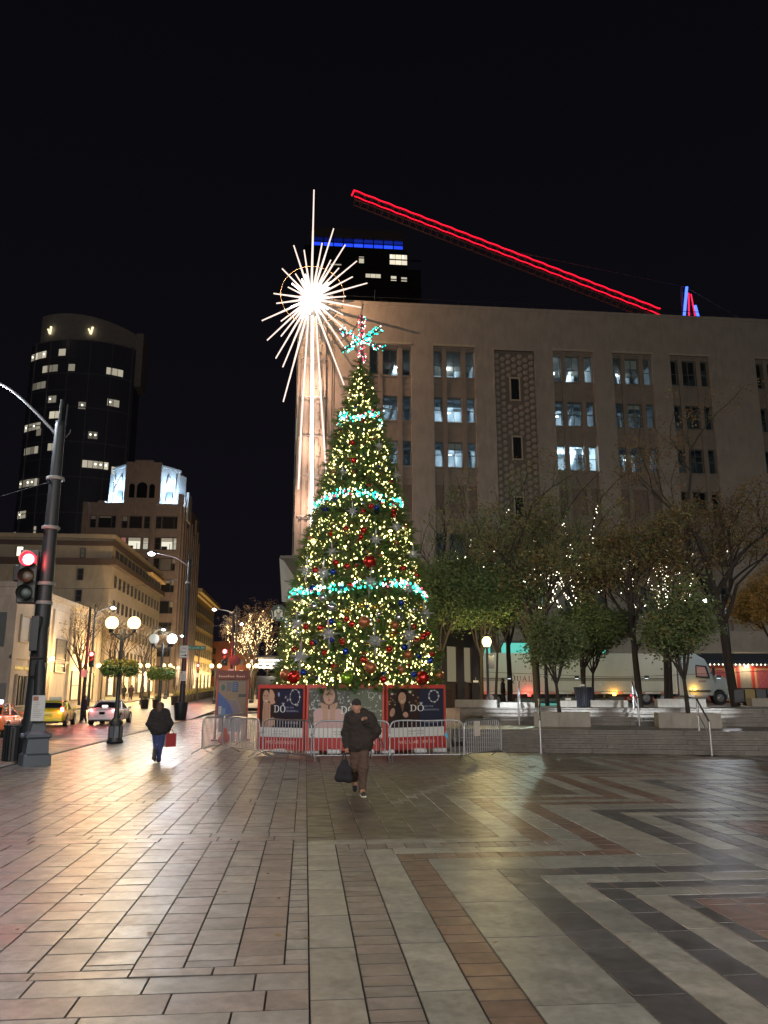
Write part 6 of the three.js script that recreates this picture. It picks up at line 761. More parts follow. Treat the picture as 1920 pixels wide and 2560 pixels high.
// lamp posts with two globes and a hanging basket ring
{
  const warm = glow([1, 0.72, 0.34], 3.2), white = glow([0.93, 0.97, 1], 6), dim = glow([0.9, 0.9, 0.78], 0.55);
  const leaf = new THREE.OctahedronGeometry(0.06, 0).scale(1, 0.4, 0.7);
  const lampPost = (label, pos, spread, mats, cols, basket, group) => {
    const p = thing('lamp_post', label, 'lamp post', pos, 0, group);
    mesh('base', [lathe([[0.001, 0], [0.31, 0], [0.31, 0.1], [0.27, 0.14], [0.23, 0.66], [0.27, 0.72], [0.25, 0.8], [0.12, 0.92], [0.001, 0.92]], 8)], M.iron, p); mesh('base_panel', Array.from({ length: 8 }, (_, k) => bx(-0.07, 0.07, 0.2, 0.62, 0.24, 0.255).rotateY(k * Math.PI / 4 + Math.PI / 8)), std([0.1, 0.11, 0.13], 0.4), p);
    mesh('shaft', lathe([[0.11, 0.9], [0.085, 1.2], [0.075, 2.4], [0.065, 4.0], [0.09, 4.05], [0.05, 4.25], [0.001, 4.3]], 12), M.iron, p);
    mesh('cross_arm', [tube([[-spread, 4.16, 0], [-spread * 0.6, 4.0, 0], [0, 3.85, 0], [spread * 0.6, 4.0, 0], [spread, 4.16, 0]], 0.035, 20), bx(-spread, spread, 4.02, 4.06, -0.03, 0.03)], M.iron, p);
    [-1, 1].forEach((s, i) => { mesh('globe_holder', cyl(0.07, 0.12, 0.16, s * spread, 4.1, 0, 10), M.iron, p); mesh('globe_lamp', ball(0.249, s * spread, 4.49, 0, 24, 16), mats[i], p); if (cols[i]) lamp(s * spread, 4.49, 0, C(...cols[i][0]), cols[i][1], p, 10); });
    if (basket) { const b = mesh('flower_basket', [new THREE.TorusGeometry(0.36, 0.13, 8, 20).rotateX(Math.PI / 2).translate(0, 2.72, 0)], std([0.03, 0.035, 0.02], 0.9), p); const ms = [], cs = []; for (let k = 0; k < 900; k++) { const a = rnd() * 6.283, e = rr(-1, 1), q = rr(0.6, 1); ms.push(new THREE.Matrix4().compose(V(Math.cos(a) * (0.36 + 0.34 * q * Math.sqrt(1 - e * e)), 2.76 + 0.36 * e * q, Math.sin(a) * (0.36 + 0.34 * q * Math.sqrt(1 - e * e))), new THREE.Quaternion().setFromEuler(new THREE.Euler(rnd() * 6, rnd() * 6, rnd() * 6)), V(1, 1, 1).multiplyScalar(rr(0.6, 1.3)))); cs.push(e > 0.35 && rnd() < 0.5 ? C(1.9, 1.1, 0.25) : C(rr(0.6, 1.2), rr(0.8, 1.3), rr(0.4, 0.8))); } stuffInst('foliage', leaf, std([0.1, 0.13, 0.04], 0.7), ms, b, cs); }
    return p;
  };
  const wc = [1, 0.68, 0.3];
  lampPost('iron lamp post with two warm glowing globes and a flower basket, at the kerb', [-7.08, 0, -32], 0.42, [warm, warm], [[wc, 50], [wc, 50]], true);
  lampPost('iron lamp post with one bright white and one dim globe, just behind the first', [-7.25, 0, -42], 0.45, [dim, white], [null, [[0.9, 0.95, 1], 70]], true);
  const far = [[-21.7, -90, 'pair of warm globes nearest on the far pavement, right of the red signal'], [-17.4, -90, 'pair of warm globes over the planters at the kerb'], [-18.6, -112, 'pair of warm globes behind the white globe post'], [-5.8, -90, 'pair of warm globes under the twinkling tree, left of the big tree'], [-4.6, -100, 'pair of warm globes farther back under the twinkling tree'], [-10, -92, 'pair of warm globes left of the map stand\'s header'], [-7.6, -128, 'pair of warm globes far up the right pavement'], [-21.8, -140, 'pair of warm globes far up the left pavement']];
  for (const [x, z, l] of far) lampPost(l, [x, gradeY(z) - 0.5 + (z < -100 ? 0.3 : 0), z], 0.42, [warm, warm], [[wc, 70], [wc, 70]], false);
  const o = thing('lamp_post', 'single warm lamp among the plaza trees behind the steps', 'lamp post', [7.55, 1.22, -33.4]);
  mesh('shaft', lathe([[0.16, 0], [0.14, 0.3], [0.06, 0.4], [0.05, 2.4], [0.11, 2.5], [0.001, 2.52]], 12), M.iron, o); mesh('lamp_head', lathe([[0.001, 0], [0.12, 0], [0.2, 0.18], [0.19, 0.3], [0.1, 0.4], [0.001, 0.42]], 16).translate(0, 2.5, 0), glow([1, 0.78, 0.34], 4), o); mesh('lamp_cap', new THREE.ConeGeometry(0.22, 0.12, 14).translate(0, 2.98, 0), M.iron, o); lamp(0, 2.7, 0, C(1, 0.78, 0.32), 26, o, 8);
}
// crowd barriers round the tree
{
  const bar1 = thing('crowd_barrier', 'galvanised crowd barrier, leftmost of the row, end-on by the map stand', 'barrier', [0, 0, 0]);
  const W = 2.1, H = 1.1, tb = 0.024;
  mesh('hoop', [tube([[-W / 2, 0.16, 0], [-W / 2, H - 0.2, 0], [-W / 2 + 0.06, H - 0.05, 0], [-W / 2 + 0.2, H, 0], [0, H, 0], [W / 2 - 0.2, H, 0], [W / 2 - 0.06, H - 0.05, 0], [W / 2, H - 0.2, 0], [W / 2, 0.16, 0]], tb, 60, 8)], M.galv, bar1);
  mesh('bottom_rail', bar([-W / 2, 0.18, 0], [W / 2, 0.18, 0], tb * 0.9), M.galv, bar1);
  for (let k = 1; k < 17; k++) mesh('bar', bar([-W / 2 + k * W / 17, 0.18, 0], [-W / 2 + k * W / 17, H, 0], 0.0125, 0.0125, 6), M.galv, bar1);
  for (const s of [-1, 1]) { mesh('foot', [tube([[s * (W / 2 - 0.05), 0.2, 0], [s * (W / 2 - 0.04), 0.14, 0.1], [s * (W / 2 - 0.02), 0.012, 0.34]], 0.018, 10), tube([[s * (W / 2 - 0.05), 0.2, 0], [s * (W / 2 - 0.04), 0.14, -0.1], [s * (W / 2 - 0.02), 0.012, -0.34]], 0.018, 10)], M.galv, bar1); mesh('hook', rbox(0.07, 0.05, 0.05, 0.01, s * (W / 2 + 0.02), 0.72, 0), M.galv, bar1); }
  const spots = [[-3.15, -26.3, -2.75, -28.3, 'galvanised crowd barrier, leftmost of the row, end-on by the map stand'], [-2.74, -28.6, -2.15, -30.6, 'galvanised crowd barrier behind the leftmost one, in front of the map stand'], [-2.35, -26.9, -1.35, -25.1, 'galvanised crowd barrier just left of the poster boards'], [-1.26, -24.95, 0.25, -23.3, 'galvanised crowd barrier in front of the left poster board'], [0.3, -23.1, 2.36, -23.12, 'galvanised crowd barrier in front of the middle poster board, behind the walking man'], [2.42, -23.12, 4.48, -23.2, 'galvanised crowd barrier in front of the right poster board'], [4.54, -23.22, 5.95, -24.75, 'galvanised crowd barrier at the right end, turned back, with a paper notice']];
  spots.forEach(([x0, z0, x1, z1, l], i) => { const a = -Math.atan2(z1 - z0, x1 - x0), p = [(x0 + x1) / 2, 0, (z0 + z1) / 2]; const b = i ? copy(bar1, p, a, l) : bar1; b.position.set(...p); b.rotation.y = a; });
  const n = thing('paper_notice', 'pale paper notice tied to the rightmost crowd barrier', 'notice', [5.0, 0.72, -23.66], 0.82); mesh('sheet', rbox(0.32, 0.42, 0.012, 0.004, 0, 0.14, 0), std([0.5, 0.45, 0.4], 0.8), n);
  const tg = thing('blue_tag', 'small bright blue tag tied to the barrier by the right poster board', 'tag', [3.98, 0.72, -23.1]); mesh('ribbon', [rbox(0.07, 0.1, 0.015, 0.006), rbox(0.05, 0.09, 0.012, 0.004, 0.025, -0.06, 0.008)], std([0.03, 0.35, 0.55], 0.6), tg);
}
{ // map stand
  const k = thing('map_stand', 'red framed city map stand beside the crowd barriers', 'map stand', [-2.9, 0, -33.2], 0.1), rm = std([0.22, 0.035, 0.025], 0.45);
  mesh('post', [bx(-0.64, -0.56, 0, 2.36, -0.04, 0.04), bx(0.56, 0.64, 0, 2.36, -0.04, 0.04)], rm, k); mesh('rear_panel', bx(-0.56, 0.56, 0.85, 2.36, -0.05, -0.02), M.dark, k);
  const map = mesh('map', panel(1.1, 1.46, 0.03), canvasMat(384, 512, (g) => { g.fillStyle = '#85705c'; g.fillRect(0, 0, 384, 512); g.fillStyle = '#2c52a0'; g.beginPath(); g.moveTo(0, 160); g.lineTo(110, 260); g.lineTo(190, 370); g.lineTo(250, 512); g.lineTo(0, 512); g.fill(); g.fillStyle = '#5c7fae'; g.fillRect(60, 380, 50, 132); g.fillStyle = '#2c5242'; g.beginPath(); g.ellipse(66, 100, 28, 44, 0, 0, 7); g.fill(); g.fillStyle = '#5c5a6c'; g.fillRect(110, 30, 70, 120); g.fillStyle = '#27406c'; g.fillRect(190, 24, 80, 136); g.fillStyle = '#8a7350'; g.beginPath(); g.moveTo(120, 200); g.lineTo(270, 180); g.lineTo(240, 270); g.lineTo(160, 250); g.fill(); g.fillStyle = '#6a5c72'; g.beginPath(); g.moveTo(130, 260); g.lineTo(250, 280); g.lineTo(330, 512); g.lineTo(250, 512); g.fill(); g.fillStyle = '#2e3a34'; g.fillRect(280, 190, 104, 40); g.strokeStyle = '#a59a90'; g.lineWidth = 3; for (let i = 0; i < 10; i++) { g.beginPath(); g.moveTo(140 + i * 12, 250); g.lineTo(240 + i * 16, 512); g.stroke(); } for (let i = 0; i < 4; i++) { g.fillStyle = '#7d8ba8'; g.fillRect(198, 40 + i * 26, 60, 6); } g.fillStyle = '#b9b6b0'; g.fillRect(10, 352, 44, 110); }, 0.4, { color: C(0.55, 0.55, 0.6) }), k); map.position.set(0, 1.6, 0.005);
  const hd = mesh('header', panel(1.34, 0.34, 0.12), canvasMat(384, 96, (g) => { g.fillStyle = '#54190f'; g.fillRect(0, 0, 384, 96); g.fillStyle = '#b08a80'; for (let i = 0; i < 15; i++) if (i !== 9) g.fillRect(34 + i * 20, 58 - (i % 5 === 0 ? 10 : 0), 13, 16 + (i % 5 === 0 ? 10 : 0)); }, 0.5), k); hd.position.set(0, 2.54, 0);
  const p2 = mesh('lower_poster', panel(0.9, 0.5, 0.02), std([0.32, 0.34, 0.4], 0.6), k); p2.position.set(-0.05, 0.58, 0.0); mesh('foot', [rbox(0.3, 0.06, 0.4, 0.02, -0.6, 0.03, 0), rbox(0.3, 0.06, 0.4, 0.02, 0.6, 0.03, 0)], rm, k);
  const cone = thing('red_bag', 'red bundle on the ground behind the left crowd barriers', 'bag', [-2.95, 0, -31.2]); mesh('bundle', blob([[-0.1, 0.14, 0, 0.13, 0.1, 0.16, 0, 0.13], [0, 0.2, 0, 0.13, 0, 0.48, 0, 0.1]], [0, 0.25, 0], 0.4, 36, 0.05), std([0.6, 0.05, 0.04], 0.6), cone);
}
// handrails, litter bin and planters on the steps
{
  const rail = (label, base, dir, rise, len) => { const r = thing('handrail', label, 'handrail', [base[0], base[1], base[2]], -SA); mesh('post', bar([0, 0, 0], [0, 1.0, 0], 0.035), M.steel, r); mesh('post', bar([0, rise, -len], [0, rise + 1.0, -len], 0.035), M.steel, r); mesh('rail', [bar([0, 1.0, 0], [0, rise + 1.0, -len], 0.03), ball(0.035, 0, 1.0, 0, 8, 6), ball(0.035, 0, rise + 1.0, -len, 8, 6)], std([0.1, 0.1, 0.1], 0.4, { metalness: 0.5 }), r); mesh('lower_rail', bar([0, 0.55, 0], [0, rise + 0.55, -len], 0.018), M.steel, r); };
  const a = stairXZ(1.5, -0.25), b = stairXZ(6.6, -0.3), c = stairXZ(0.7, 4.85), d = stairXZ(5.1, 4.85);
  rail('steel handrail on the lower steps right of the crowd barriers', [a[0], 0, a[1]], 0, 0.65, 1.75); rail('tall steel handrail on the lower steps at the far right', [b[0], 0, b[1]], 0, 0.65, 1.75); rail('steel handrail on the upper steps beside the right poster board', [c[0], 0.65, c[1]], 0, 0.6, 1.6); rail('steel handrail on the upper steps left of the dark bin', [d[0], 0.65, d[1]], 0, 0.6, 1.6);
  const planter = (label, x, y, z, w, d = 1.1, h = 0.52) => { const p = thing('planter', label, 'planter', [x, y, z], -SA); mesh('trough', [bx(-w / 2, w / 2, 0, h, -d / 2, -d / 2 + 0.1), bx(-w / 2, w / 2, 0, h, d / 2 - 0.1, d / 2), bx(-w / 2, -w / 2 + 0.1, 0, h, -d / 2 + 0.1, d / 2 - 0.1), bx(w / 2 - 0.1, w / 2, 0, h, -d / 2 + 0.1, d / 2 - 0.1)], M.concrete, p); mesh('soil', bx(-w / 2 + 0.1, w / 2 - 0.1, 0, h - 0.08, -d / 2 + 0.1, d / 2 - 0.1), std([0.03, 0.022, 0.015], 0.95), p); };
  planter('concrete planter on the landing, left of the two below the trailer', 9.45, 0.65, -29.7, 2.0, 1.2, 0.5); planter('concrete planter on the landing, the right hand one of two', 13.6, 0.65, -28.3, 2.1, 1.2, 0.5);
  planter('concrete planter on the terrace, nearest the right poster board', 7.1, 1.25, -33.6, 1.7, 1, 0.3); planter('low concrete planter on the terrace left of the tall plane tree', 8.75, 1.25, -33.3, 1.4, 1, 0.2); planter('concrete planter on the terrace right of the dark bin', 12.75, 1.25, -33.6, 1.5, 1, 0.28); planter('concrete planter on the terrace under the right front wheel of the truck', 15.6, 1.25, -33.0, 1.9, 1, 0.34); planter('concrete planter on the terrace left of the dark bin', 11.0, 1.25, -33.8, 0.8, 0.8, 0.26); planter('concrete planter on the terrace at the right edge', 20.5, 1.25, -34.6, 1.7, 1, 0.34);
  const lb = thing('ribbed_bin', 'dark ribbed bin on the terrace between the planters', 'bin', [11.95, 1.25, -34.3]); mesh('staves', Array.from({ length: 22 }, (_, k) => bar([Math.sin(k * 0.2856) * 0.3, 0.02, Math.cos(k * 0.2856) * 0.3], [Math.sin(k * 0.2856) * 0.4, 0.8, Math.cos(k * 0.2856) * 0.4], 0.025)), std([0.02, 0.022, 0.04], 0.5), lb); mesh('liner', cyl(0.27, 0.36, 0.78, 0, 0, 0, 18), M.black, lb); mesh('rim', new THREE.TorusGeometry(0.4, 0.03, 6, 22).rotateX(Math.PI / 2).translate(0, 0.8, 0), std([0.02, 0.022, 0.04], 0.5), lb);
  const nr = thing('newspaper_rack', 'row of dark newspaper boxes on the terrace at the right edge', 'newspaper rack', [20.4, 1.25, -36.2], -SA); for (let k = 0; k < 5; k++) mesh('box', rbox(0.46, 0.62, 0.4, 0.03, -0.4 + k * 0.48, 0.42, 0), k === 1 ? std([0.2, 0.14, 0.02], 0.5) : std([0.02, 0.025, 0.03].map((v) => v * rr(0.7, 1.5)), 0.5), nr); mesh('top', rbox(2.6, 0.05, 0.5, 0.02, 0.55, 0.77, 0), M.black, nr); mesh('leg', [bx(-0.2, 0, 0, 0.14, -0.1, 0.1), bx(1.2, 1.4, 0, 0.14, -0.1, 0.1)], M.black, nr);
  const tags = [['small white tag sign on the tree right of the right poster board', 7.15, 2.3, -33.9], ['small white tag sign hung in the tree above the left landing planter', 9.6, 1.62, -29.3], ['small white tag sign on the tree just above the dark bin', 11.75, 2.15, -33.9], ['small white tag sign by the tree right of the dark bin', 12.5, 2.18, -33.6], ['small white tag sign at the foot of the right landing tree', 13.55, 1.75, -27.7]];
  for (const [l, x, y, z] of tags) { const g = thing('tag_sign', l, 'sign', [x, y, z]); mesh('plate', [rbox(0.22, 0.08, 0.012, 0.004), bar([0, 0.04, 0], [0, 0.16, -0.02], 0.005)], M.white, g); }
}
{ // added flood lamps on an added wire, put in to brighten the upper steps
  const at = (s, t, y) => { const [x, z] = stairXZ(s, t); return [x, y, z]; };
  solo('added_lamp_wire', tube([at(-0.5, 4.2, 2.62), at(2.2, 4.15, 2.5), at(4.5, 4.2, 2.42), at(6.7, 4.1, 2.5), at(9.5, 4.2, 2.62)], 0.008, 30, 4), M.black, 'thin dark wire added between the two landing trees to hold added lamps', 'wire');
  ['leftmost added flood lamp on the wire between the landing trees', 'second added flood lamp from the left on the landing wire', 'third added flood lamp from the left on the landing wire', 'rightmost added flood lamp on the wire between the landing trees'].forEach((l, i) => {
    const p = at(0.4 + i * 2.5, 4.2, 2.42), o = thing('unseen_flood_lamp', l, 'lamp', p, -SA); mesh('housing', rbox(0.16, 0.1, 0.1, 0.025), M.black, o); mesh('added_lamp_glass', rbox(0.12, 0.03, 0.03, 0.008, 0, -0.045, -0.05), glow([0.8, 0.9, 1], 3), o);
    const s = new THREE.SpotLight(C(0.78, 0.89, 1), 90, 0, 0.5, 0.7, 2); s.position.set(0, -0.08, -0.1); s.target.position.set(0, -1.25, -2.15); s.castShadow = true; o.add(s, s.target);
  });
}
// planters with grasses along the far kerb
{
  const pot = (label, x, z, s, group) => { const y = -0.1 + gradeY(z), p = thing('kerb_planter', label, 'planter', [x, y, z], 0, group); mesh('tub', lathe([[0.001, 0], [0.28, 0], [0.36, 0.7], [0.38, 0.72], [0.33, 0.72], [0.3, 0.6], [0.001, 0.6]], 14).scale(s, s, s), M.dark, p); const ms = []; for (let k = 0; k < 160; k++) { const a = rnd() * 6.28, t = rr(0.1, 0.7); ms.push(new THREE.Matrix4().compose(V(Math.cos(a) * 0.12, 0.6 * s, Math.sin(a) * 0.12), new THREE.Quaternion().setFromEuler(new THREE.Euler(Math.cos(a) * t, 0, -Math.sin(a) * t)), V(1, rr(0.6, 1.3), 1).multiplyScalar(s))); } stuffInst('grass_tuft', new THREE.ConeGeometry(0.016, 0.6, 3).translate(0, 0.3, 0), std([0.22, 0.2, 0.07], 0.8), ms, p); };
  pot('left of the two dark planters in front of the sedan, with low grasses', -14.9, -78.5, 1.15); pot('right of the two dark planters ahead of the sedan, with low grasses', -14.0, -79.5, 1.1);
  for (let k = 0; k < 18; k++) pot('grass planter in the long row along the far kerb', -13.6 - 0.02 * k, -88 - k * 2.7, 1.25, 'grass planters along the far kerb');
}
{ // dark steel pavilion behind the trees, right of the big tree
  const p = thing('pavilion', 'dark steel pavilion with sloping grey roof half hidden by trees', 'pavilion', [0, 0, 0]);
  mesh('roof', slab([[3.4, 9.9, -45.5], [8.6, 7.55, -43.6], [8.6, 7.05, -43.4], [3.4, 7.7, -43.9]], [0.4, 0.12, -2.5]), std([0.17, 0.18, 0.2], 0.6), p); mesh('roof_edge', beam([3.4, 7.68, -43.85], [8.7, 6.95, -43.4], 0.1), M.black, p);
  for (let k = 0; k < 5; k++) mesh('glass_panel', slab([[3.6 + k * 1.02, 7.5 - k * 0.145, -44.1], [4.56 + k * 1.02, 7.36 - k * 0.145, -44.05], [4.56 + k * 1.02, 6.1 - k * 0.13, -44.05], [3.6 + k * 1.02, 6.2 - k * 0.13, -44.1]], [0, 0, -0.04]), glow([0.62, 0.7, 0.6], 0.3), p);
  mesh('lintel', slab([[3.4, 6.15, -44], [9, 5.5, -43.5], [9, 4.2, -43.5], [3.4, 4.6, -44]], [0, 0, -0.3]), M.black, p);
  for (const x of [5.3, 6.75, 7.5, 8.45, 9.25]) mesh('column', bx(x - 0.2, x + 0.2, 0.9, 6.8, -44.3, -43.95), std([0.035, 0.025, 0.022], 0.6), p);
  for (let k = 0; k < 4; k++) { const x = 5.55 + k * 0.95; mesh('glass_wall', bx(x, x + 0.86, 2.4, 4.4, -44.6, -44.5), glow([0.5, 0.42, 0.26], 0.35), p); mesh('lower_panel', bx(x, x + 0.86, 0.9, 2.35, -44.6, -44.45), std([0.11, 0.055, 0.03], 0.6), p); }
  const slats = []; for (let k = 0; k < 16; k++) slats.push(slab([[8.6 + k * 0.07, 8.2 - k * 0.16, -46], [9.9 + k * 0.02, 7.6 - k * 0.13, -45], [9.9 + k * 0.02, 7.54 - k * 0.13, -45], [8.6 + k * 0.07, 8.14 - k * 0.16, -46]], [0, 0.03, -0.05])); mesh('slatted_canopy', slats, std([0.5, 0.44, 0.2], 0.7), p); lamp(9.4, 5.4, -44.6, C(1, 0.85, 0.4), 9, p); mesh('canopy_lamp', ball(0.1, 9.4, 5.4, -44.6, 10, 8), glow([1, 0.85, 0.4], 4), p);
}
{ // a banner, overhead wires, leaf litter
  const b = thing('street_banner', 'small grey banner hung on a post in front of the trailer', 'banner', [7.75, 3.1, -33.6]); mesh('cloth', rbox(0.3, 0.55, 0.02, 0.006), std([0.2, 0.21, 0.26], 0.8), b); mesh('rod', bar([-0.17, 0.29, 0], [0.17, 0.29, 0], 0.012), M.black, b);
  const w = (label, pts) => { const t = thing('overhead_wire', label, 'wire'); mesh('cable', tube(pts, 0.012, 30, 4), M.black, t); };
  w('overhead wire running left from the big pole below its lamp', [[-7.5, 8.1, -24], [-11, 7.7, -26], [-16, 7.9, -29]]); w('overhead wire crossing the street to the grey pole', [[-8.1, 9.4, -55], [-13, 8.9, -57], [-20, 9.2, -60]]);
  w('overhead wire high across the street beyond the shop building', [[-7.7, 9.2, -90], [-14, 8.6, -92], [-24, 9.4, -95]]);
  const leafG = new THREE.CircleGeometry(0.05, 5).rotateX(-Math.PI / 2); const ms = []; for (let k = 0; k < 70; k++) ms.push(new THREE.Matrix4().compose(V(rr(-4, 6), 0.004, rr(-20, -5.5)), new THREE.Quaternion().setFromEuler(new THREE.Euler(rr(-0.15, 0.15), rnd() * 6, rr(-0.15, 0.15))), V(1, 1, rr(0.5, 1)).multiplyScalar(rr(0.3, 0.7)))); tag(stuffInst('fallen_leaves', leafG, std([0.2, 0.13, 0.06], 0.8, { side: THREE.DoubleSide }), ms, scene, null, true), 'few dry leaves scattered over the plaza paving', 'leaves');
  const dr = thing('drain_cover', 'small dark slotted drain cover in the paving left of the walking man', 'drain', [-0.3, 0.004, -18.85]); mesh('frame', [bx(-0.16, 0.16, -0.004, 0.004, -0.09, -0.07), bx(-0.16, 0.16, -0.004, 0.004, 0.07, 0.09), bx(-0.16, -0.14, -0.004, 0.004, -0.07, 0.07), bx(0.14, 0.16, -0.004, 0.004, -0.07, 0.07)], M.iron, dr); mesh('grate', [bx(-0.14, 0.14, -0.004, 0.001, -0.05, -0.02), bx(-0.14, 0.14, -0.004, 0.001, 0.02, 0.05)], M.iron, dr);
  const pl = thing('paper_scrap', 'crumpled pale scrap on the paving before the lower steps', 'litter', [5.9, 0, -21.2]); mesh('scrap', new THREE.IcosahedronGeometry(0.07, 1).scale(1.6, 0.6, 1).translate(0, 0.04, 0), std([0.35, 0.38, 0.32], 0.8), pl);
}
// ------------------------------------------------------------------ trees
{
  const clusterGeo = (n, spread, size) => { const pos = []; for (let k = 0; k < n; k++) { const c = V(rr(-1, 1), rr(-1, 1), rr(-1, 1)).multiplyScalar(spread), q = new THREE.Quaternion().setFromEuler(new THREE.Euler(rr(-1.2, 1.2), rnd() * 6.3, rr(-1.2, 1.2))), s = size * rr(0.7, 1.3), p = [[0, 0, -0.6], [0.36, 0.04, 0], [0, 0, 0.65], [-0.36, 0.04, 0]].map((a) => V(...a).multiplyScalar(s).applyQuaternion(q).add(c)); for (const i of [0, 1, 2, 0, 2, 3]) pos.push(...p[i].toArray()); } const g = new THREE.BufferGeometry(); g.setAttribute('position', new THREE.Float32BufferAttribute(pos, 3)); g.computeVertexNormals(); return g; };
  const leaves = [clusterGeo(13, 0.26, 0.1), clusterGeo(11, 0.34, 0.115), clusterGeo(15, 0.3, 0.09)];
  const leafMat = new THREE.MeshPhysicalMaterial({ color: C(1, 1, 1), roughness: 0.75, transmission: 0.35, thickness: 0, side: THREE.DoubleSide });
  // limbs: recursive tapering branches; tips collect leaf clusters
  function tree(label, o) {
    const t = thing('plaza_tree', label, 'tree', o.pos, 0, o.group), limbs = [], tips = [], wires = [];
    const grow = (p, d, r, len, depth) => {
      let q = p, dir = d.clone(); const n = 3, r0 = r; const pts = [p.clone()];
      for (let i = 0; i < n; i++) { dir.add(V(rr(-1, 1), rr(-0.2, 0.5) * (o.up ?? 0.6), rr(-1, 1)).multiplyScalar(depth === 0 ? 0.05 : 0.22)).normalize(); q = q.clone().addScaledVector(dir, len / n); pts.push(q.clone()); }
      const r1 = depth === 0 ? r * 0.72 : r * 0.55;
      for (let i = 0; i < n; i++) limbs.push(bar(pts[i].toArray(), pts[i + 1].toArray(), r0 + (r1 - r0) * i / n, r0 + (r1 - r0) * (i + 1) / n, depth < 2 ? 9 : 5, true));
      if (depth >= o.depth) { for (const w of [0.4, 0.7, 1]) tips.push(pts[0].clone().lerp(q, w)); }
      if (depth >= o.depth) return;
      if (depth > 0 && depth >= o.depth - 1) tips.push(pts[2].clone());
      if (depth > 0) wires.push([pts[0], q]);
      const kids = depth === 0 ? o.forks : pick([2, 3, 3]);
      for (let k = 0; k < kids; k++) { const a = k / kids * 6.283 + rnd() * 1.2, s = depth === 0 ? o.spread : rr(0.45, 0.8), nd = dir.clone().addScaledVector(V(Math.cos(a), rr(-0.1, 0.35) + (o.up ?? 0.6) * 0.3, Math.sin(a)), s).normalize(); const from = depth === 0 && k % 2 && o.tall ? p.clone().lerp(q, rr(0.45, 0.95)) : depth > 0 && k === 0 ? q : depth > 0 ? pts[2] : q; grow(from, nd, r1 * (k === 0 ? 0.95 : 0.78), len * (depth === 0 ? o.limb : rr(0.62, 0.84)), depth + 1); }
      if (depth === 0 && o.leader) grow(q, dir, r1, o.leader, 1);
    };
    grow(V(0, 0, 0), V(o.lean ?? 0, 1, 0).normalize(), o.r, o.trunk, 0);
    mesh('trunk', limbs, M.bark, t);
    if (o.n) { const ms = [[], [], []], cs = [[], [], []]; for (let i = 0; i < o.n; i++) { const c = pick(tips), k = i % 3, s = o.scatter ?? 0.3; ms[k].push(new THREE.Matrix4().compose(c.clone().add(V(rr(-s, s), rr(-s, s), rr(-s, s))), new THREE.Quaternion().setFromEuler(new THREE.Euler(rr(-0.6, 0.6), rnd() * 6.3, rr(-0.6, 0.6))), V(1, 1, 1).multiplyScalar(rr(0.7, 1.25) * (o.leaf ?? 1)))); const [a, b] = [pick(o.cols), rr(0.75, 1.25)]; cs[k].push(C(a[0] * b * 1.85, a[1] * b * 1.85, a[2] * b * 1.85)); } for (let k = 0; k < 3; k++) stuffInst('crown', leaves[k], leafMat, ms[k], t, cs[k]); }
    if (o.fairy) { const fl = []; for (let i = 0; i < o.fairy; i++) { const [a, b] = pick(wires), p = a.clone().lerp(b, rnd()).add(V(rr(-0.09, 0.09), rr(-0.09, 0.09), rr(-0.09, 0.09))).add(t.position); if (p.y < (o.fairyMin ?? 0)) continue; fl.push(new THREE.Matrix4().makeTranslation(p.x, p.y, p.z).scale(V(1, 1, 1).multiplyScalar(rr(0.6, 1.2)))); } tag(stuffInst('fairy_lights', ball(o.bulb ?? 0.035, 0, 0, 0, 6, 5), glow(o.fairyCol ?? [1, 0.88, 0.7], o.fairyGlow ?? 6), fl, scene, null, true), o.fairyLabel, 'string lights'); }
    return t;
  }
  const green = [[0.06, 0.085, 0.022], [0.075, 0.1, 0.028], [0.048, 0.074, 0.022]], olive = [[0.075, 0.08, 0.028], [0.08, 0.07, 0.025], [0.055, 0.075, 0.026], [0.1, 0.07, 0.022]], rust = [[0.11, 0.06, 0.022], [0.085, 0.05, 0.02], [0.07, 0.07, 0.022], [0.12, 0.085, 0.025]];
  tree('tall plane tree with thin olive crown, in front of the trailer lettering', { pos: [9.95, 1.2, -34.6], r: 0.16, trunk: 3.2, forks: 6, limb: 0.8, spread: 0.7, leader: 3.6, tall: true, depth: 4, n: 1000, cols: olive, scatter: 0.35, up: 0.7 });
  tree('tall plane tree with brownish crown, before the middle of the trailer', { pos: [14.7, 1.2, -35], r: 0.16, trunk: 3.3, forks: 6, limb: 0.62, spread: 0.7, leader: 2.6, tall: true, depth: 4, n: 1150, cols: [...olive, ...rust], scatter: 0.34 });
  tree('tall bare-limbed plane tree with sparse orange leaves at the right', { pos: [19.9, 1.2, -36.4], r: 0.22, trunk: 5.2, forks: 6, limb: 0.46, spread: 1.0, leader: 4.2, tall: true, depth: 4, n: 1000, cols: rust, scatter: 0.45, lean: -0.07, up: 0.5 });
  tree('orange-leaved tree at the right edge behind the newspaper boxes', { pos: [24.3, 1.1, -40], r: 0.14, trunk: 2.6, forks: 5, limb: 0.8, spread: 0.7, leader: 2, depth: 3, n: 1400, cols: [[0.2, 0.1, 0.02], [0.16, 0.12, 0.02], [0.18, 0.12, 0.03]], scatter: 0.3 });
  tree('leafy green tree right of the Christmas tree, nearest to the pavilion', { pos: [5.9, 1.1, -35.4], r: 0.13, trunk: 1.9, forks: 5, limb: 1.0, spread: 0.45, leader: 2.4, depth: 3, n: 2300, cols: green, scatter: 0.36, up: 1 });
  tree('leafy green tree beside the yellow canopy and the single warm lamp', { pos: [7.75, 1.2, -35.6], r: 0.1, trunk: 2.2, forks: 5, limb: 0.8, spread: 0.5, leader: 2, depth: 3, n: 2300, cols: [[0.06, 0.11, 0.03], ...green], scatter: 0.38, up: 0.9 });
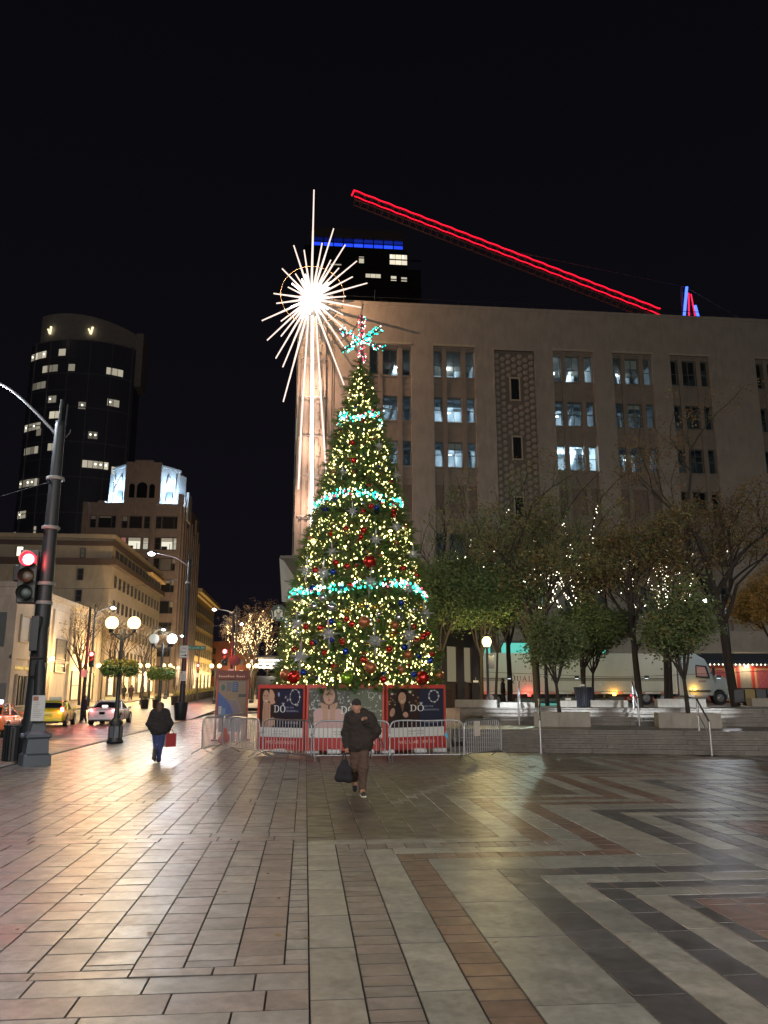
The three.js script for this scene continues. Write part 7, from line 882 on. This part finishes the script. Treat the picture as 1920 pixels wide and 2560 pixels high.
  tree('small many-stemmed tree in the left landing planter', { pos: [9.4, 1.0, -29.75], r: 0.075, trunk: 1.15, forks: 5, limb: 0.9, spread: 0.42, leader: 1.3, depth: 3, n: 850, cols: [[0.05, 0.075, 0.025], ...green, [0.08, 0.075, 0.03]], scatter: 0.36, up: 1.1, leaf: 0.85 });
  tree('dense small tree in the right landing planter', { pos: [13.7, 1.0, -28.4], r: 0.085, trunk: 1.3, forks: 6, limb: 0.95, spread: 0.48, leader: 1.7, depth: 3, n: 1100, cols: [[0.05, 0.075, 0.02], ...green, [0.1, 0.08, 0.02]], scatter: 0.42, up: 1.0, leaf: 0.9 });
  tree('small green tree behind the dark bin', { pos: [12.4, 1.2, -35.6], r: 0.08, trunk: 1.7, forks: 5, limb: 0.8, spread: 0.55, leader: 1, depth: 3, n: 2000, cols: green, scatter: 0.3, up: 0.9 });
  tree('thin green tree between the two tall plane trees', { pos: [13.3, 1.2, -37], r: 0.07, trunk: 1.5, forks: 5, limb: 0.9, spread: 0.5, leader: 1, depth: 3, n: 1500, cols: [...green, ...olive], scatter: 0.3, up: 0.9 });
  tree('thin-stemmed dark tree left of the tall plane tree', { pos: [8.7, 1.2, -37], r: 0.07, trunk: 2.4, forks: 5, limb: 0.7, spread: 0.5, leader: 1, depth: 3, n: 1500, cols: green, scatter: 0.3, up: 0.9 });
  tree('bare tree just right of the Christmas tree, above the grey roof', { pos: [9.6, 0.9, -55.5], r: 0.2, trunk: 5.5, forks: 6, limb: 0.7, spread: 0.55, leader: 4, tall: true, depth: 4, n: 0, cols: [], up: 1 });
  tree('bare tree with dark spreading limbs behind the plaza trees', { pos: [14.2, 0.9, -56], r: 0.2, trunk: 5.2, forks: 6, limb: 0.7, spread: 0.6, leader: 4, tall: true, depth: 4, n: 0, cols: [], up: 1 });
  tree('bare tree before the dark windows in the middle of the store', { pos: [25.8, 0.9, -56], r: 0.2, trunk: 5.5, forks: 6, limb: 0.75, spread: 0.5, leader: 4.5, tall: true, depth: 4, n: 0, cols: [], up: 1 });
  const fairy = [['dark tree with few fairy lights behind the leafy green trees', [10.6, 0.9, -50], 'sparse fairy lights in the dark tree left of the tall plane tree', 110, green], ['tree with a dense knot of fairy lights behind the tall plane tree', [14.6, 0.9, -50.5], 'fairy lights just left of the knot behind the tall plane tree', 160, green], ['tree full of fairy lights left of centre behind the trees', [17.6, 0.9, -50.5], 'densest knot of fairy lights behind the plaza trees', 330, olive], ['wide tree with scattered fairy lights behind the brownish plane tree', [23.2, 0.9, -51], 'widely scattered fairy lights behind the brownish plane tree', 340, rust]];
  for (const [label, pos, fl, n, cols] of fairy) tree(label, { pos, r: 0.16, trunk: 4.4, forks: 7, limb: 0.9, spread: 0.6, leader: 5.2, tall: true, depth: 3, n: 420, cols, scatter: 0.5, up: 0.8, fairy: n, fairyLabel: fl, bulb: 0.034, fairyMin: 3.2 });
  tree('bare street tree wrapped in warm twinkling lights, left of the big tree', { pos: [-6.1, gradeY(-95), -95], r: 0.25, trunk: 3.0, forks: 7, limb: 1.15, spread: 0.62, leader: 3.2, depth: 4, n: 400, cols: [[0.14, 0.09, 0.04], [0.1, 0.06, 0.03]], scatter: 0.5, up: 0.9, fairy: 1000, fairyLabel: 'warm twinkling lights wrapped round the bare street tree', bulb: 0.045, fairyCol: [1, 0.74, 0.36], fairyGlow: 4 });
  for (const [x, z, l] of [[-22.3, -84, 'bare brown street tree in front of the low shop building'], [-22.1, -98, 'bare brown street tree behind the warm globe lamps'], [-21.9, -112, 'bare brown street tree behind the white globe lamps']]) tree(l, { pos: [x, gradeY(z), z], r: 0.14, trunk: 3.2, forks: 6, limb: 0.9, spread: 0.6, leader: 3, depth: 4, n: 160, cols: rust, scatter: 0.4, up: 1 });
}
scene.updateMatrixWorld(true);
renderer.render(scene, camera);
